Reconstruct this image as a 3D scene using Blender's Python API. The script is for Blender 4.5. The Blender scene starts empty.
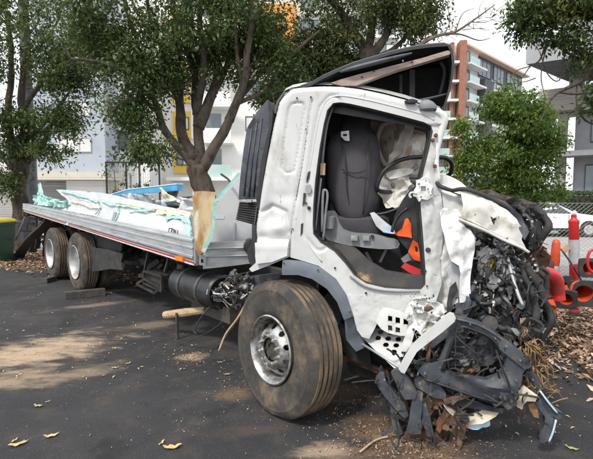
import bpy, math, random
import numpy as np
from mathutils import Vector, Matrix, noise, geometry

R_ = math.radians
# ------------------------------------------------------------------ camera, world, sun, exposure
FPX, CX, CY = 440.0, 296.5, 229.5          # lens of the phone photograph, in pixels of a 593 px wide frame
EYE, PITCH = 1.65, R_(4.22)
scn = bpy.context.scene
cam_d = bpy.data.cameras.new('camera')
cam_d.sensor_fit = 'HORIZONTAL'; cam_d.sensor_width = 36.0; cam_d.lens = FPX / 593.0 * 36.0
cam_d.clip_start = 0.05; cam_d.clip_end = 2000
cam = bpy.data.objects.new('camera', cam_d); scn.collection.objects.link(cam)
cam.location = (0, 0, EYE); cam.rotation_euler = (math.pi / 2 - PITCH, 0, 0)
scn.camera = cam

SUN_EL, SUN_AZ = R_(52), R_(215)            # azimuth of the sun from +Y clockwise: behind the camera, to its left
world = bpy.data.worlds.new('World'); scn.world = world; world.use_nodes = True
nt = world.node_tree; nt.nodes.clear()
out = nt.nodes.new('ShaderNodeOutputWorld'); bg = nt.nodes.new('ShaderNodeBackground')
sky = nt.nodes.new('ShaderNodeTexSky'); sky.sky_type = 'NISHITA'; sky.sun_disc = False
sky.sun_elevation = SUN_EL; sky.sun_rotation = SUN_AZ; sky.air_density = 1.0; sky.dust_density = 2.0
tc = nt.nodes.new('ShaderNodeTexCoord'); mp = nt.nodes.new('ShaderNodeMapping'); mp.inputs['Scale'].default_value = (1, 1, 2.6)
nz = nt.nodes.new('ShaderNodeTexNoise'); nz.inputs['Scale'].default_value = 2.3; nz.inputs['Detail'].default_value = 8; nz.inputs['Roughness'].default_value = 0.55
rp = nt.nodes.new('ShaderNodeValToRGB'); rp.color_ramp.elements[0].position = 0.30; rp.color_ramp.elements[1].position = 0.50
mx = nt.nodes.new('ShaderNodeMix'); mx.data_type = 'RGBA'; mx.inputs['B'].default_value = (8.9, 9.1, 9.4, 1)
nt.links.new(tc.outputs['Generated'], mp.inputs['Vector']); nt.links.new(mp.outputs['Vector'], nz.inputs['Vector'])
nt.links.new(nz.outputs['Fac'], rp.inputs['Fac']); nt.links.new(rp.outputs['Color'], mx.inputs['Factor'])
nt.links.new(sky.outputs['Color'], mx.inputs['A']); nt.links.new(mx.outputs['Result'], bg.inputs['Color'])
bg.inputs['Strength'].default_value = 0.11
nt.links.new(bg.outputs['Background'], out.inputs['Surface'])
sun_d = bpy.data.lights.new('sun', 'SUN'); sun_d.energy = 2.0; sun_d.angle = R_(8); sun_d.color = (1.0, 0.95, 0.87)
sun = bpy.data.objects.new('sun', sun_d); scn.collection.objects.link(sun)
sdir = Vector((math.sin(SUN_AZ) * math.cos(SUN_EL), math.cos(SUN_AZ) * math.cos(SUN_EL), math.sin(SUN_EL)))
sun.location = sdir * 50; sun.rotation_euler = sdir.to_track_quat('Z', 'Y').to_euler()
scn.view_settings.view_transform = 'Standard'; scn.view_settings.look = 'None'
scn.view_settings.exposure = 0.60; scn.view_settings.gamma = 1.0

# ------------------------------------------------------------------ geometry helpers
def ray(px, py):
    x = (px - CX) / FPX; y = -(py - CY) / FPX
    return Vector((x, math.cos(PITCH) + y * math.sin(PITCH), -math.sin(PITCH) + y * math.cos(PITCH)))
CAMP = Vector((0, 0, EYE))
class Frame:
    """a vertical or ground plane of the place; at() gives the point of it (or of the parallel plane d behind it) seen along a sight line"""
    def __init__(s, o, u, v):
        s.o = Vector(o); s.u = Vector(u).normalized(); s.v = Vector(v).normalized(); s.w = s.v.cross(s.u)
    def at(s, px, py, d=0.0):
        r = ray(px, py); q = s.o + s.w * d
        t = (q - CAMP).dot(s.w) / r.dot(s.w)
        return CAMP + r * t
    def loc(s, p):
        p = p - s.o
        return (p.dot(s.u), p.dot(s.v), p.dot(s.w))
    def pt(s, a, b, d=0.0):
        return s.o + s.u * a + s.v * b + s.w * d
def vframe(o, deg):
    return Frame(o, (math.cos(R_(deg)), -math.sin(R_(deg)), 0), (0, 0, 1))
CAB = vframe((0, 3.25, 0), 15)
TRK = vframe((-3.89, 7.63, 0), 47.5)
GND = Frame((0, 0, 0), (1, 0, 0), (0, 1, 0))
def dep(Y): return Frame((0, Y, 0), (1, 0, 0), (0, 0, 1))
def G(px, py, z=0.0): return GND.at(px, py, -z)

def crom(pts, k=4, closed=False):
    pts = [Vector(p) for p in pts]; n = len(pts)
    if n < 3 or k < 2: return pts
    o = []
    rng = range(n if closed else n - 1)
    for i in rng:
        if closed: p0, p1, p2, p3 = pts[(i - 1) % n], pts[i], pts[(i + 1) % n], pts[(i + 2) % n]
        else:
            p1, p2 = pts[i], pts[i + 1]
            p0 = pts[i - 1] if i else p1 * 2 - p2
            p3 = pts[i + 2] if i + 2 < n else p2 * 2 - p1
        for j in range(k):
            t = j / k
            o.append(0.5 * ((2 * p1) + (p2 - p0) * t + (2 * p0 - 5 * p1 + 4 * p2 - p3) * t * t + (3 * p1 - p0 - 3 * p2 + p3) * t ** 3))
    if not closed: o.append(pts[-1])
    return o

class MB:
    def __init__(s): s.v = []; s.f = []
    def add(s, vs, fs):
        n = len(s.v); s.v.extend([tuple(p) for p in vs]); s.f.extend([tuple(i + n for i in f) for f in fs]); return s
    def tube(s, pts, r, n=8, k=1, cap=True, closed=False):
        pts = [Vector(p) for p in pts]
        rs = r if isinstance(r, (list, tuple)) else [r] * len(pts)
        if k > 1:
            q = crom(pts, k, closed)
            m = len(pts)
            rs = [rs[min(i // k, m - 1)] * (1 - (i % k) / k) + rs[min(i // k + 1, m - 1)] * ((i % k) / k) for i in range(len(q))]
            pts = q
        m = len(pts); vs = []; fs = []; prev = None
        for i, p in enumerate(pts):
            if closed: t = pts[(i + 1) % m] - pts[i - 1]
            else: t = pts[min(i + 1, m - 1)] - pts[max(i - 1, 0)]
            if t.length < 1e-9: t = Vector((0, 0, 1))
            t.normalize()
            if prev is None:
                a = t.orthogonal().normalized()
            else:
                a = prev - t * prev.dot(t)
                a = a.normalized() if a.length > 1e-6 else t.orthogonal().normalized()
            prev = a; b = t.cross(a)
            for j in range(n):
                th = 2 * math.pi * j / n
                vs.append(p + (a * math.cos(th) + b * math.sin(th)) * rs[i])
        for i in range(m if closed else m - 1):
            i2 = (i + 1) % m
            for j in range(n):
                j2 = (j + 1) % n
                fs.append((i * n + j, i * n + j2, i2 * n + j2, i2 * n + j))
        if cap and not closed:
            fs.append(tuple(reversed(range(n)))); fs.append(tuple(range((m - 1) * n, m * n)))
        return s.add(vs, fs)
    def box(s, c, ax, sz):
        c = Vector(c); ax = [Vector(a).normalized() * (h / 2) for a, h in zip(ax, sz)]
        vs = [c + ax[0] * i + ax[1] * j + ax[2] * k for i in (-1, 1) for j in (-1, 1) for k in (-1, 1)]
        return s.add(vs, [(0, 1, 3, 2), (4, 6, 7, 5), (0, 4, 5, 1), (2, 3, 7, 6), (0, 2, 6, 4), (1, 5, 7, 3)])
    def bx(s, x0, y0, z0, x1, y1, z1):
        return s.box(((x0 + x1) / 2, (y0 + y1) / 2, (z0 + z1) / 2), ((1, 0, 0), (0, 1, 0), (0, 0, 1)), (x1 - x0, y1 - y0, z1 - z0))
    def bar(s, p0, p1, w, h, up=(0, 0, 1)):
        p0 = Vector(p0); p1 = Vector(p1); t = (p1 - p0); L = t.length; t.normalize(); up = Vector(up)
        sd = t.cross(up); sd = sd.normalized() if sd.length > 1e-4 else t.orthogonal().normalized()
        return s.box((p0 + p1) / 2, (t, sd, sd.cross(t)), (L, w, h))
    def lathe(s, c, ax, prof, n=32, ring=False, cap=True):
        """prof: (distance along the axis, radius)"""
        c = Vector(c); ax = Vector(ax).normalized(); a = ax.orthogonal().normalized()
        if abs(ax.z) < 0.9:
            a = Vector((0, 0, 1)) - ax * ax.z; a.normalize()
        b = ax.cross(a); vs = []; fs = []
        for (h, r) in prof:
            for j in range(n):
                th = 2 * math.pi * j / n
                vs.append(c + ax * h + (a * math.cos(th) + b * math.sin(th)) * r)
        m = len(prof)
        for i in range(m if ring else m - 1):
            i2 = (i + 1) % m
            for j in range(n):
                j2 = (j + 1) % n
                fs.append((i * n + j, i2 * n + j, i2 * n + j2, i * n + j2))
        if not ring and cap:
            if prof[0][1] > 1e-5: fs.append(tuple(range(n)))
            if prof[-1][1] > 1e-5: fs.append(tuple(reversed(range((m - 1) * n, m * n))))
        return s.add(vs, fs)
    def prism(s, poly, off):
        poly = [Vector(p) for p in poly]; off = Vector(off); n = len(poly)
        vs = poly + [p + off for p in poly]
        fs = [tuple(range(n)), tuple(reversed(range(n, 2 * n)))] + [(i, n + i, n + (i + 1) % n, (i + 1) % n) for i in range(n)]
        return s.add(vs, fs)
    def loft(s, loops, closed=True, caps=False):
        n = len(loops[0]); vs = [p for l in loops for p in l]; fs = []
        for i in range(len(loops) - 1):
            for j in range(n if closed else n - 1):
                j2 = (j + 1) % n
                fs.append((i * n + j, i * n + j2, (i + 1) * n + j2, (i + 1) * n + j))
        if caps: fs.append(tuple(reversed(range(n)))); fs.append(tuple(range((len(loops) - 1) * n, len(loops) * n)))
        return s.add(vs, fs)
    def build(s, name, mat, parent=None, smooth=False, **kw):
        return link(name, s.v, s.f, mat, parent, smooth, **kw)

WM = {}
def props(o, label=None, cat=None, group=None, kind=None):
    if label: o['label'] = label
    if cat: o['category'] = cat
    if group: o['group'] = group
    if kind: o['kind'] = kind
    return o
def link(name, v, f, mat, parent=None, smooth=False, label=None, cat=None, group=None, kind=None, fix=True):
    me = bpy.data.meshes.new(name)
    me.from_pydata(v, [], f)
    if fix:
        import bmesh
        bm = bmesh.new(); bm.from_mesh(me); bmesh.ops.recalc_face_normals(bm, faces=bm.faces); bm.to_mesh(me); bm.free()
    if mat: me.materials.append(mat)
    if smooth:
        me.polygons.foreach_set('use_smooth', [True] * len(me.polygons))
        if smooth is not True:
            me.set_sharp_from_angle(angle=R_(smooth))
    o = bpy.data.objects.new(name, me); scn.collection.objects.link(o)
    setp(o, parent)
    return props(o, label, cat, group, kind)
def setp(o, parent):
    if parent is not None:
        o.parent = parent
        o.matrix_parent_inverse = WM.get(parent.name, Matrix.Identity(4)).inverted()
def empty(name, loc, label=None, cat=None, group=None, kind=None):
    o = bpy.data.objects.new(name, None); scn.collection.objects.link(o); o.location = loc
    o.empty_display_size = 0.2
    WM[o.name] = Matrix.Translation(Vector(loc))
    return props(o, label, cat, group, kind)

def inpoly(x, y, P):
    c = False; n = len(P); j = n - 1
    for i in range(n):
        xi, yi = P[i]; xj, yj = P[j]
        if (yi > y) != (yj > y) and x < (xj - xi) * (y - yi) / (yj - yi) + xi: c = not c
        j = i
    return c
def project(p):
    q = p - CAMP
    F = Vector((0, math.cos(PITCH), -math.sin(PITCH))); U = Vector((0, math.sin(PITCH), math.cos(PITCH)))
    z = q.dot(F)
    return CX + FPX * q.x / z, CY - FPX * q.dot(U) / z
def fbm(p, f, seed=0.0):
    return noise.fractal(Vector(p) * f + Vector((seed * 7.3, seed * 3.1, seed)), 1.0, 2.0, 4)

def plate(name, F, outline, d, thick, mat, parent=None, holes=(), res=0.05, amp=0.0, freq=4.0, fn=None, sm=1, seed=1.0, smooth=50, local=False, world_amp=0.0, mb=None, **kw):
    """a sheet of material cut to an outline, with holes, buckled by noise and by fn(px, py, s, t), and given real thickness"""
    def conv(L):
        if local: P = [Vector((a, b, 0)) for a, b in L]
        else: P = [Vector(F.loc(F.at(a, b, d))[:2] + (0,)) for a, b in L]
        if sm > 1: P = crom(P, sm, True)
        o = []
        for i, p in enumerate(P):
            q = P[(i + 1) % len(P)]; k = max(1, int((q - p).length / (res * 1.3)))
            for j in range(k): o.append(tuple((p + (q - p) * (j / k))[:2]))
        return o
    loops = [conv(outline)] + [conv(h) for h in holes]
    pts = []; edges = []
    for L in loops:
        n0 = len(pts); pts += L; edges += [(n0 + i, n0 + (i + 1) % len(L)) for i in range(len(L))]
    bpts = np.array(pts)
    xs = bpts[:, 0]; ys = bpts[:, 1]; rnd = random.Random(int(seed * 100))
    if res < 5:
        y = ys.min() + res; row = 0
        while y < ys.max():
            x = xs.min() + res * (0.5 if row % 2 else 1.0)
            while x < xs.max():
                a = x + rnd.uniform(-.12, .12) * res; b = y + rnd.uniform(-.12, .12) * res
                if inpoly(a, b, loops[0]) and not any(inpoly(a, b, h) for h in loops[1:]):
                    if np.min(np.hypot(bpts[:, 0] - a, bpts[:, 1] - b)) > res * 0.5: pts.append((a, b))
                x += res
            y += res * 0.87; row += 1
    vc, ec, fc, *_ = geometry.delaunay_2d_cdt([Vector(p) for p in pts], edges, [], 0, 1e-6)
    fs = []
    for f in fc:
        c = sum((vc[i] for i in f), Vector((0, 0))) / len(f)
        if inpoly(c.x, c.y, loops[0]) and not any(inpoly(c.x, c.y, h) for h in loops[1:]): fs.append(tuple(f))
    vs = []
    for p in vc:
        w = F.pt(p.x, p.y, d)
        dd = 0.0
        if amp: dd += amp * fbm(w, freq, seed)
        if fn:
            px, py = project(w); dd += fn(px, py, p.x, p.y)
        vs.append(F.pt(p.x, p.y, d + dd))
    if world_amp:
        vs = [v + Vector((fbm(v, freq, seed + 5), fbm(v, freq, seed + 9), fbm(v, freq, seed + 13))) * world_amp for v in vs]
    n = len(vs)
    cnt = {}
    for f in fs:
        for i in range(len(f)):
            a, b = f[i], f[(i + 1) % len(f)]; cnt[(a, b)] = 1
    bd = [(a, b) for (a, b) in cnt if (b, a) not in cnt]
    V = vs + [v + F.w * thick for v in vs]
    FF = fs + [tuple(i + n for i in reversed(f)) for f in fs] + [(b, a, a + n, b + n) for a, b in bd]
    if mb is not None: mb.add(V, FF); return None
    return link(name, V, FF, mat, parent, smooth, **kw)

# ------------------------------------------------------------------ materials
MATS = {}
def pbr(name, c, c2=None, rough=0.6, metal=0.0, scale=5.0, lo=0.35, hi=0.65, dirt=None, dscale=3.0, dlo=0.5, dhi=0.65, dirt2=None, d2scale=9.0, d2lo=0.6, d2hi=0.66,
        bump=0.0, bscale=60.0, stretch=(1, 1, 1), trans=0.0, spec=0.5, rrough=None, emit=None, rnd=0.0, coat=0.0):
    m = bpy.data.materials.new(name); m.use_nodes = True; t = m.node_tree; N = t.nodes; L = t.links
    b = N['Principled BSDF']
    c = tuple(c) + (1,)
    tc = N.new('ShaderNodeTexCoord'); mp = N.new('ShaderNodeMapping'); mp.inputs['Scale'].default_value = stretch
    L.new(tc.outputs['Object'], mp.inputs['Vector'])
    def nf(s, det=5.0, w=0.0, ro=0.55):
        n = N.new('ShaderNodeTexNoise'); n.inputs['Scale'].default_value = s; n.inputs['Detail'].default_value = det; n.inputs['Roughness'].default_value = ro
        n.noise_dimensions = '4D'; n.inputs['W'].default_value = w
        L.new(mp.outputs['Vector'], n.inputs['Vector']); return n.outputs['Fac']
    def ramp(s, a, bb):
        r = N.new('ShaderNodeMapRange'); r.inputs['From Min'].default_value = a; r.inputs['From Max'].default_value = bb; r.interpolation_type = 'SMOOTHSTEP'
        L.new(s, r.inputs['Value']); return r.outputs['Result']
    def mix(f, A, B):
        x = N.new('ShaderNodeMix'); x.data_type = 'RGBA'
        if hasattr(f, 'links') or not isinstance(f, (int, float)): L.new(f, x.inputs['Factor'])
        else: x.inputs['Factor'].default_value = f
        for v, k in ((A, 'A'), (B, 'B')):
            if isinstance(v, tuple): x.inputs[k].default_value = v
            else: L.new(v, x.inputs[k])
        return x.outputs['Result']
    col = c
    if c2: col = mix(ramp(nf(scale, 6), lo, hi), c, tuple(c2) + (1,))
    if dirt: col = mix(ramp(nf(dscale, 8, 3.7, 0.65), dlo, dhi), col, tuple(dirt) + (1,))
    if dirt2: col = mix(ramp(nf(d2scale, 8, 8.1, 0.7), d2lo, d2hi), col, tuple(dirt2) + (1,))
    if rnd:
        g = N.new('ShaderNodeNewGeometry'); h = N.new('ShaderNodeHueSaturation')
        r = N.new('ShaderNodeMapRange'); r.inputs['To Min'].default_value = 1 - rnd; r.inputs['To Max'].default_value = 1 + rnd
        L.new(g.outputs['Random Per Island'], r.inputs['Value']); L.new(r.outputs['Result'], h.inputs['Value'])
        if isinstance(col, tuple): h.inputs['Color'].default_value = col
        else: L.new(col, h.inputs['Color'])
        col = h.outputs['Color']
    if isinstance(col, tuple): b.inputs['Base Color'].default_value = col
    else: L.new(col, b.inputs['Base Color'])
    b.inputs['Metallic'].default_value = metal; b.inputs['Roughness'].default_value = rough; b.inputs['Specular IOR Level'].default_value = spec
    if coat: b.inputs['Coat Weight'].default_value = coat; b.inputs['Coat Roughness'].default_value = 0.15
    if rrough:
        r = N.new('ShaderNodeMapRange'); r.inputs['To Min'].default_value = rrough[0]; r.inputs['To Max'].default_value = rrough[1]
        r.inputs['From Min'].default_value = 0.35; r.inputs['From Max'].default_value = 0.65
        L.new(nf(scale * 2.3, 5, 5.5), r.inputs['Value']); L.new(r.outputs['Result'], b.inputs['Roughness'])
    if bump:
        bp = N.new('ShaderNodeBump'); bp.inputs['Strength'].default_value = bump; bp.inputs['Distance'].default_value = 0.01
        L.new(nf(bscale, 4, 1.3), bp.inputs['Height']); L.new(bp.outputs['Normal'], b.inputs['Normal'])
    if trans:
        tr = N.new('ShaderNodeBsdfTranslucent'); ms = N.new('ShaderNodeMixShader'); ms.inputs['Fac'].default_value = trans
        if isinstance(col, tuple): tr.inputs['Color'].default_value = col
        else: L.new(col, tr.inputs['Color'])
        L.new(b.outputs['BSDF'], ms.inputs[1]); L.new(tr.outputs['BSDF'], ms.inputs[2]); L.new(ms.outputs['Shader'], N['Material Output'].inputs['Surface'])
    MATS[name] = m
    return m
M = MATS
BR = (0.16, 0.10, 0.055)
pbr('white_paint', (0.60, 0.61, 0.60), (0.53, 0.54, 0.535), rough=0.4, scale=3, dirt=(0.40, 0.38, 0.34), dscale=6, dlo=0.50, dhi=0.76, dirt2=(0.27, 0.20, 0.13), d2scale=22, d2lo=0.62, d2hi=0.70, coat=0.2, rrough=(0.32, 0.55), stretch=(1, 1, .45))
pbr('white_crumple', (0.74, 0.74, 0.71), (0.55, 0.55, 0.53), rough=0.5, scale=14, lo=.5, hi=.7, dirt=(0.28, 0.25, 0.2), dscale=18, dlo=0.6, dhi=0.7, dirt2=(0.20, 0.09, 0.04), d2scale=26, d2lo=0.68, d2hi=0.72)
pbr('scuttle_white', (0.62, 0.61, 0.57), (0.54, 0.53, 0.49), rough=0.5, scale=7, dirt=(0.27, 0.23, 0.17), dscale=9, dlo=.50, dhi=.70, dirt2=(.1, .08, .06), d2scale=20, d2lo=.6, d2hi=.68)
pbr('cream_plastic', (0.66, 0.60, 0.47), (0.54, 0.47, 0.36), rough=0.5, scale=6, dirt=(0.2, 0.15, 0.1), dscale=11, dlo=.6, dhi=.7)
pbr('white_foam', (0.84, 0.84, 0.82), (0.74, 0.74, 0.73), rough=0.85, scale=20, bump=.35, bscale=45)
pbr('black_rubber', (0.022, 0.022, 0.024), (0.045, 0.043, 0.04), rough=0.75, scale=12)
pbr('black_plastic', (0.014, 0.015, 0.017), (0.03, 0.031, 0.034), rough=0.45, scale=10, dirt=(0.10, 0.085, 0.07), dscale=12, dlo=.62, dhi=.8)
pbr('slate_plastic', (0.045, 0.053, 0.068), (0.075, 0.082, 0.095), rough=0.5, scale=8, dirt=(0.20, 0.165, 0.13), dscale=11, dlo=.52, dhi=.72, dirt2=(0.02, 0.02, 0.022), d2scale=7, d2lo=.55, d2hi=.62, bump=.15, bscale=90)
pbr('grey_plastic', (0.17, 0.18, 0.19), (0.23, 0.24, 0.25), rough=0.6, scale=8, dirt=(0.25, 0.2, 0.15), dscale=10, dlo=.55, dhi=.75)
pbr('arch_grey', (0.135, 0.155, 0.19), (0.11, 0.125, 0.15), rough=0.6, scale=5, dirt=(0.24, 0.21, 0.18), dscale=10, dlo=.55, dhi=.8)
pbr('seat_cloth', (0.060, 0.057, 0.066), (0.078, 0.073, 0.08), rough=0.95, scale=7, bump=.25, bscale=260)
pbr('tyre_rubber', (0.034, 0.032, 0.031), (0.065, 0.058, 0.05), rough=0.85, scale=9, dirt=(0.19, 0.14, 0.09), dscale=5, dlo=.47, dhi=.72, bump=.3, bscale=110)
pbr('tyre_mud', (0.20, 0.145, 0.092), (0.085, 0.068, 0.052), rough=0.9, scale=6, lo=.4, hi=.62, dirt=(0.05, 0.045, 0.04), dscale=4, dlo=.48, dhi=.68, bump=.5, bscale=80)
pbr('rim_steel', (0.62, 0.63, 0.63), (0.36, 0.36, 0.36), rough=0.35, metal=0.85, scale=9, dirt=(0.20, 0.17, 0.135), dscale=9, dlo=.46, dhi=.62, rrough=(.25, .55))
pbr('rim_silver', (0.60, 0.61, 0.61), (0.42, 0.42, 0.41), rough=0.4, metal=0.6, scale=6, dirt=(0.22, 0.19, 0.15), dscale=6, dlo=.52, dhi=.74)
pbr('hub_dirty', (0.035, 0.033, 0.03), (0.09, 0.08, 0.065), rough=0.7, metal=0.3, scale=25)
pbr('alu_rail', (0.54, 0.56, 0.58), (0.44, 0.46, 0.47), rough=0.42, metal=0.55, scale=3, stretch=(1, 1, 6), dirt=(0.24, 0.21, 0.18), dscale=3, dlo=.52, dhi=.75, bump=.1)
pbr('steel_dark', (0.06, 0.062, 0.065), (0.12, 0.115, 0.11), rough=0.6, metal=0.5, scale=9, dirt=(0.16, 0.11, 0.07), dscale=7, dlo=.52, dhi=.7, bump=.2)
pbr('engine_alloy', (0.42, 0.43, 0.43), (0.22, 0.22, 0.22), rough=0.5, metal=0.7, scale=22, dirt=(0.10, 0.08, 0.06), dscale=16, dlo=.48, dhi=.6, bump=.4)
pbr('rust', (0.19, 0.085, 0.042), (0.09, 0.05, 0.03), rough=0.9, scale=10, lo=.4, hi=.6, dirt=(0.05, 0.05, 0.055), dscale=6, dlo=.5, dhi=.62, bump=.5, bscale=70)
pbr('chassis', (0.018, 0.018, 0.02), (0.035, 0.032, 0.03), rough=0.7, scale=6, dirt=(0.085, 0.068, 0.05), dscale=5, dlo=.52, dhi=.75)
pbr('red_tape', (0.50, 0.025, 0.03), (0.38, 0.03, 0.035), rough=0.4, scale=20)
pbr('orange_lens', (0.85, 0.22, 0.02), rough=0.3)
pbr('white_tape', (0.75, 0.74, 0.72), (0.6, 0.58, 0.55), rough=0.4, scale=20)
pbr('cargo_white', (0.60, 0.61, 0.63), (0.50, 0.52, 0.55), rough=0.6, scale=3, dirt=(0.45, 0.43, 0.38), dscale=5, dlo=.55, dhi=.75)
pbr('cargo_cream', (0.60, 0.52, 0.37), (0.70, 0.64, 0.50), rough=0.8, scale=8, dirt=(0.35, 0.26, 0.15), dscale=8, dlo=.55, dhi=.7)
pbr('mint_foam', (0.25, 0.55, 0.51), (0.40, 0.63, 0.57), rough=0.8, scale=15, lo=.4, hi=.6, dirt=(0.62, 0.66, 0.60), dscale=14, dlo=.5, dhi=.62, bump=.4, bscale=70)
pbr('blue_film', (0.045, 0.28, 0.50), (0.07, 0.35, 0.58), rough=0.35, scale=5)
pbr('plywood', (0.58, 0.40, 0.20), (0.66, 0.54, 0.36), rough=0.85, scale=5, stretch=(1, 1, .25), dirt=(0.40, 0.22, 0.08), dscale=5, dlo=.5, dhi=.66, dirt2=(0.72, 0.69, 0.6), d2scale=7, d2lo=.55, d2hi=.62)
pbr('timber_pink', (0.34, 0.25, 0.215), (0.42, 0.33, 0.29), rough=0.85, scale=14, stretch=(1, 1, 3), dirt=(0.16, 0.11, 0.09), dscale=30, dlo=.62, dhi=.7, bump=.4)
pbr('timber_pale', (0.50, 0.37, 0.24), (0.40, 0.28, 0.17), rough=0.85, scale=9, dirt=(0.2, 0.14, 0.09), dscale=10, dlo=.55, dhi=.7, bump=.3)
pbr('timber_grey', (0.09, 0.078, 0.066), (0.055, 0.05, 0.045), rough=0.9, scale=12, bump=.4)
pbr('orange_cloth', (0.85, 0.13, 0.02), (0.75, 0.10, 0.02), rough=0.7, scale=12)
pbr('red_plastic', (0.55, 0.025, 0.03), (0.45, 0.03, 0.03), rough=0.4, scale=8, dirt=(0.3, 0.1, 0.07), dscale=9, dlo=.55, dhi=.7)
pbr('cone_orange', (0.66, 0.075, 0.022), (0.48, 0.06, 0.025), rough=0.5, scale=8, dirt=(0.13, 0.06, 0.04), dscale=7, dlo=.48, dhi=.68)
pbr('reflect_band', (0.50, 0.52, 0.54), (0.42, 0.44, 0.46), rough=0.35, metal=.3, scale=15)
pbr('steel_black', (0.022, 0.022, 0.023), (0.045, 0.042, 0.038), rough=0.6, metal=0.3, scale=9, dirt=(0.09, 0.065, 0.045), dscale=7, dlo=.52, dhi=.7)
pbr('headliner', (0.62, 0.52, 0.42), (0.70, 0.62, 0.53), rough=0.9, scale=7, dirt=(0.16, 0.12, 0.09), dscale=6, dlo=.5, dhi=.7, bump=.3, bscale=40)
pbr('airbag', (0.66, 0.64, 0.60), (0.50, 0.47, 0.42), rough=0.9, scale=9, dirt=(0.25, 0.2, 0.15), dscale=8, dlo=.55, dhi=.75, bump=.3, bscale=60)
pbr('floor_mat', (0.035, 0.035, 0.037), (0.06, 0.055, 0.05), rough=0.85, scale=8, dirt=(0.40, 0.25, 0.13), dscale=4, dlo=.53, dhi=.66)
pbr('light_blue', (0.42, 0.58, 0.74), (0.62, 0.72, 0.8), rough=0.8, scale=14)
pbr('yellow_plastic', (0.75, 0.60, 0.04), rough=0.4)
pbr('dusty_soft', (0.05, 0.042, 0.038), (0.11, 0.085, 0.07), rough=0.95, scale=14, lo=.45, hi=.65, bump=.6, bscale=50)
pbr('root_brown', (0.33, 0.20, 0.10), (0.2, 0.12, 0.06), rough=0.9, scale=12)
pbr('bark', (0.068, 0.052, 0.040), (0.115, 0.090, 0.070), rough=0.95, scale=8, stretch=(1, 1, .35), dirt=(0.03, 0.024, 0.018), dscale=9, dlo=.5, dhi=.65, bump=.9, bscale=25)
pbr('bark_pale', (0.20, 0.165, 0.125), (0.12, 0.095, 0.07), rough=0.95, scale=7, stretch=(1, 1, .35), bump=.7, bscale=25)
pbr('leaf_dark', (0.100, 0.150, 0.042), (0.055, 0.092, 0.030), rough=0.42, scale=1.4, dirt=(0.19, 0.22, 0.06), dscale=2.6, dlo=.48, dhi=.7, trans=.35, rnd=.55)
pbr('leaf_light', (0.19, 0.29, 0.06), (0.10, 0.18, 0.04), rough=0.42, scale=2.0, dirt=(0.20, 0.26, 0.06), dscale=3, dlo=.5, dhi=.65, trans=.42, rnd=.45)
pbr('leaf_olive', (0.115, 0.15, 0.04), (0.07, 0.10, 0.032), rough=0.45, scale=1.5, dirt=(0.20, 0.16, 0.05), dscale=2.3, dlo=.55, dhi=.7, trans=.3, rnd=.45)
pbr('hedge_leaf', (0.045, 0.085, 0.03), (0.03, 0.06, 0.022), rough=0.6, scale=3, trans=.2, rnd=.4)
pbr('litter', (0.33, 0.215, 0.135), (0.45, 0.33, 0.24), rough=0.85, scale=3, dirt=(0.15, 0.08, 0.05), dscale=9, dlo=.5, dhi=.65, rnd=.6)
pbr('litter_soil', (0.10, 0.062, 0.04), (0.19, 0.115, 0.07), rough=0.95, scale=18, bump=.8, bscale=60)
pbr('dry_leaf', (0.62, 0.47, 0.22), (0.50, 0.33, 0.14), rough=0.7, scale=20)
pbr('leaf_green_fallen', (0.42, 0.45, 0.16), (0.3, 0.36, 0.12), rough=0.6, scale=20)
pbr('chips', (0.34, 0.24, 0.16), (0.17, 0.11, 0.075), rough=0.9, scale=9, rnd=.8)
pbr('glass_chips', (0.70, 0.72, 0.72), (0.6, 0.6, 0.58), rough=0.35, scale=9, rnd=.3)
pbr('concrete_light', (0.33, 0.325, 0.315), (0.27, 0.265, 0.26), rough=0.9, scale=2, bump=.3)
pbr('concrete_warm', (0.29, 0.265, 0.245), (0.35, 0.32, 0.30), rough=0.85, scale=1.2, stretch=(1, 1, 5), dirt=(0.2, 0.18, 0.17), dscale=.9, dlo=.5, dhi=.7, bump=.2)
pbr('concrete_grey', (0.34, 0.345, 0.36), (0.29, 0.295, 0.31), rough=0.8, scale=1.0)
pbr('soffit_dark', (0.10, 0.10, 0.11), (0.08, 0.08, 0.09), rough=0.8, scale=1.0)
pbr('render_blue', (0.40, 0.44, 0.49), (0.34, 0.38, 0.43), rough=0.85, scale=.8, dirt=(0.42, 0.46, 0.52), dscale=1.5, dlo=.5, dhi=.75)
pbr('render_white', (0.78, 0.77, 0.74), (0.72, 0.71, 0.69), rough=0.85, scale=.6)
pbr('render_cream', (0.62, 0.57, 0.48), (0.56, 0.52, 0.44), rough=0.85, scale=.6)
pbr('render_yellow', (0.74, 0.48, 0.08), (0.68, 0.44, 0.08), rough=0.8, scale=.7)
pbr('render_orange', (0.66, 0.30, 0.07), (0.6, 0.27, 0.07), rough=0.8, scale=.7)
pbr('brick_orange', (0.34, 0.155, 0.10), (0.27, 0.12, 0.08), rough=0.85, scale=3)
pbr('cladding_grey', (0.50, 0.50, 0.50), (0.56, 0.56, 0.55), rough=0.7, scale=.6)
pbr('cladding_dark', (0.055, 0.06, 0.075), (0.07, 0.075, 0.09), rough=0.6, scale=.6)
pbr('copper_trim', (0.66, 0.47, 0.36), rough=0.6)
pbr('shutter_grey', (0.30, 0.29, 0.28), (0.24, 0.23, 0.23), rough=0.6, scale=2)
pbr('window_glass', (0.10, 0.13, 0.15), (0.16, 0.19, 0.2), rough=0.08, scale=.5, spec=.9)
pbr('window_blind', (0.70, 0.70, 0.67), (0.60, 0.60, 0.58), rough=0.7, scale=.8)
pbr('balcony_glass', (0.36, 0.52, 0.48), (0.46, 0.58, 0.55), rough=0.12, scale=.5, spec=.8)
pbr('galvanised', (0.46, 0.47, 0.48), (0.36, 0.37, 0.38), rough=0.45, metal=.7, scale=20)
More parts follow.
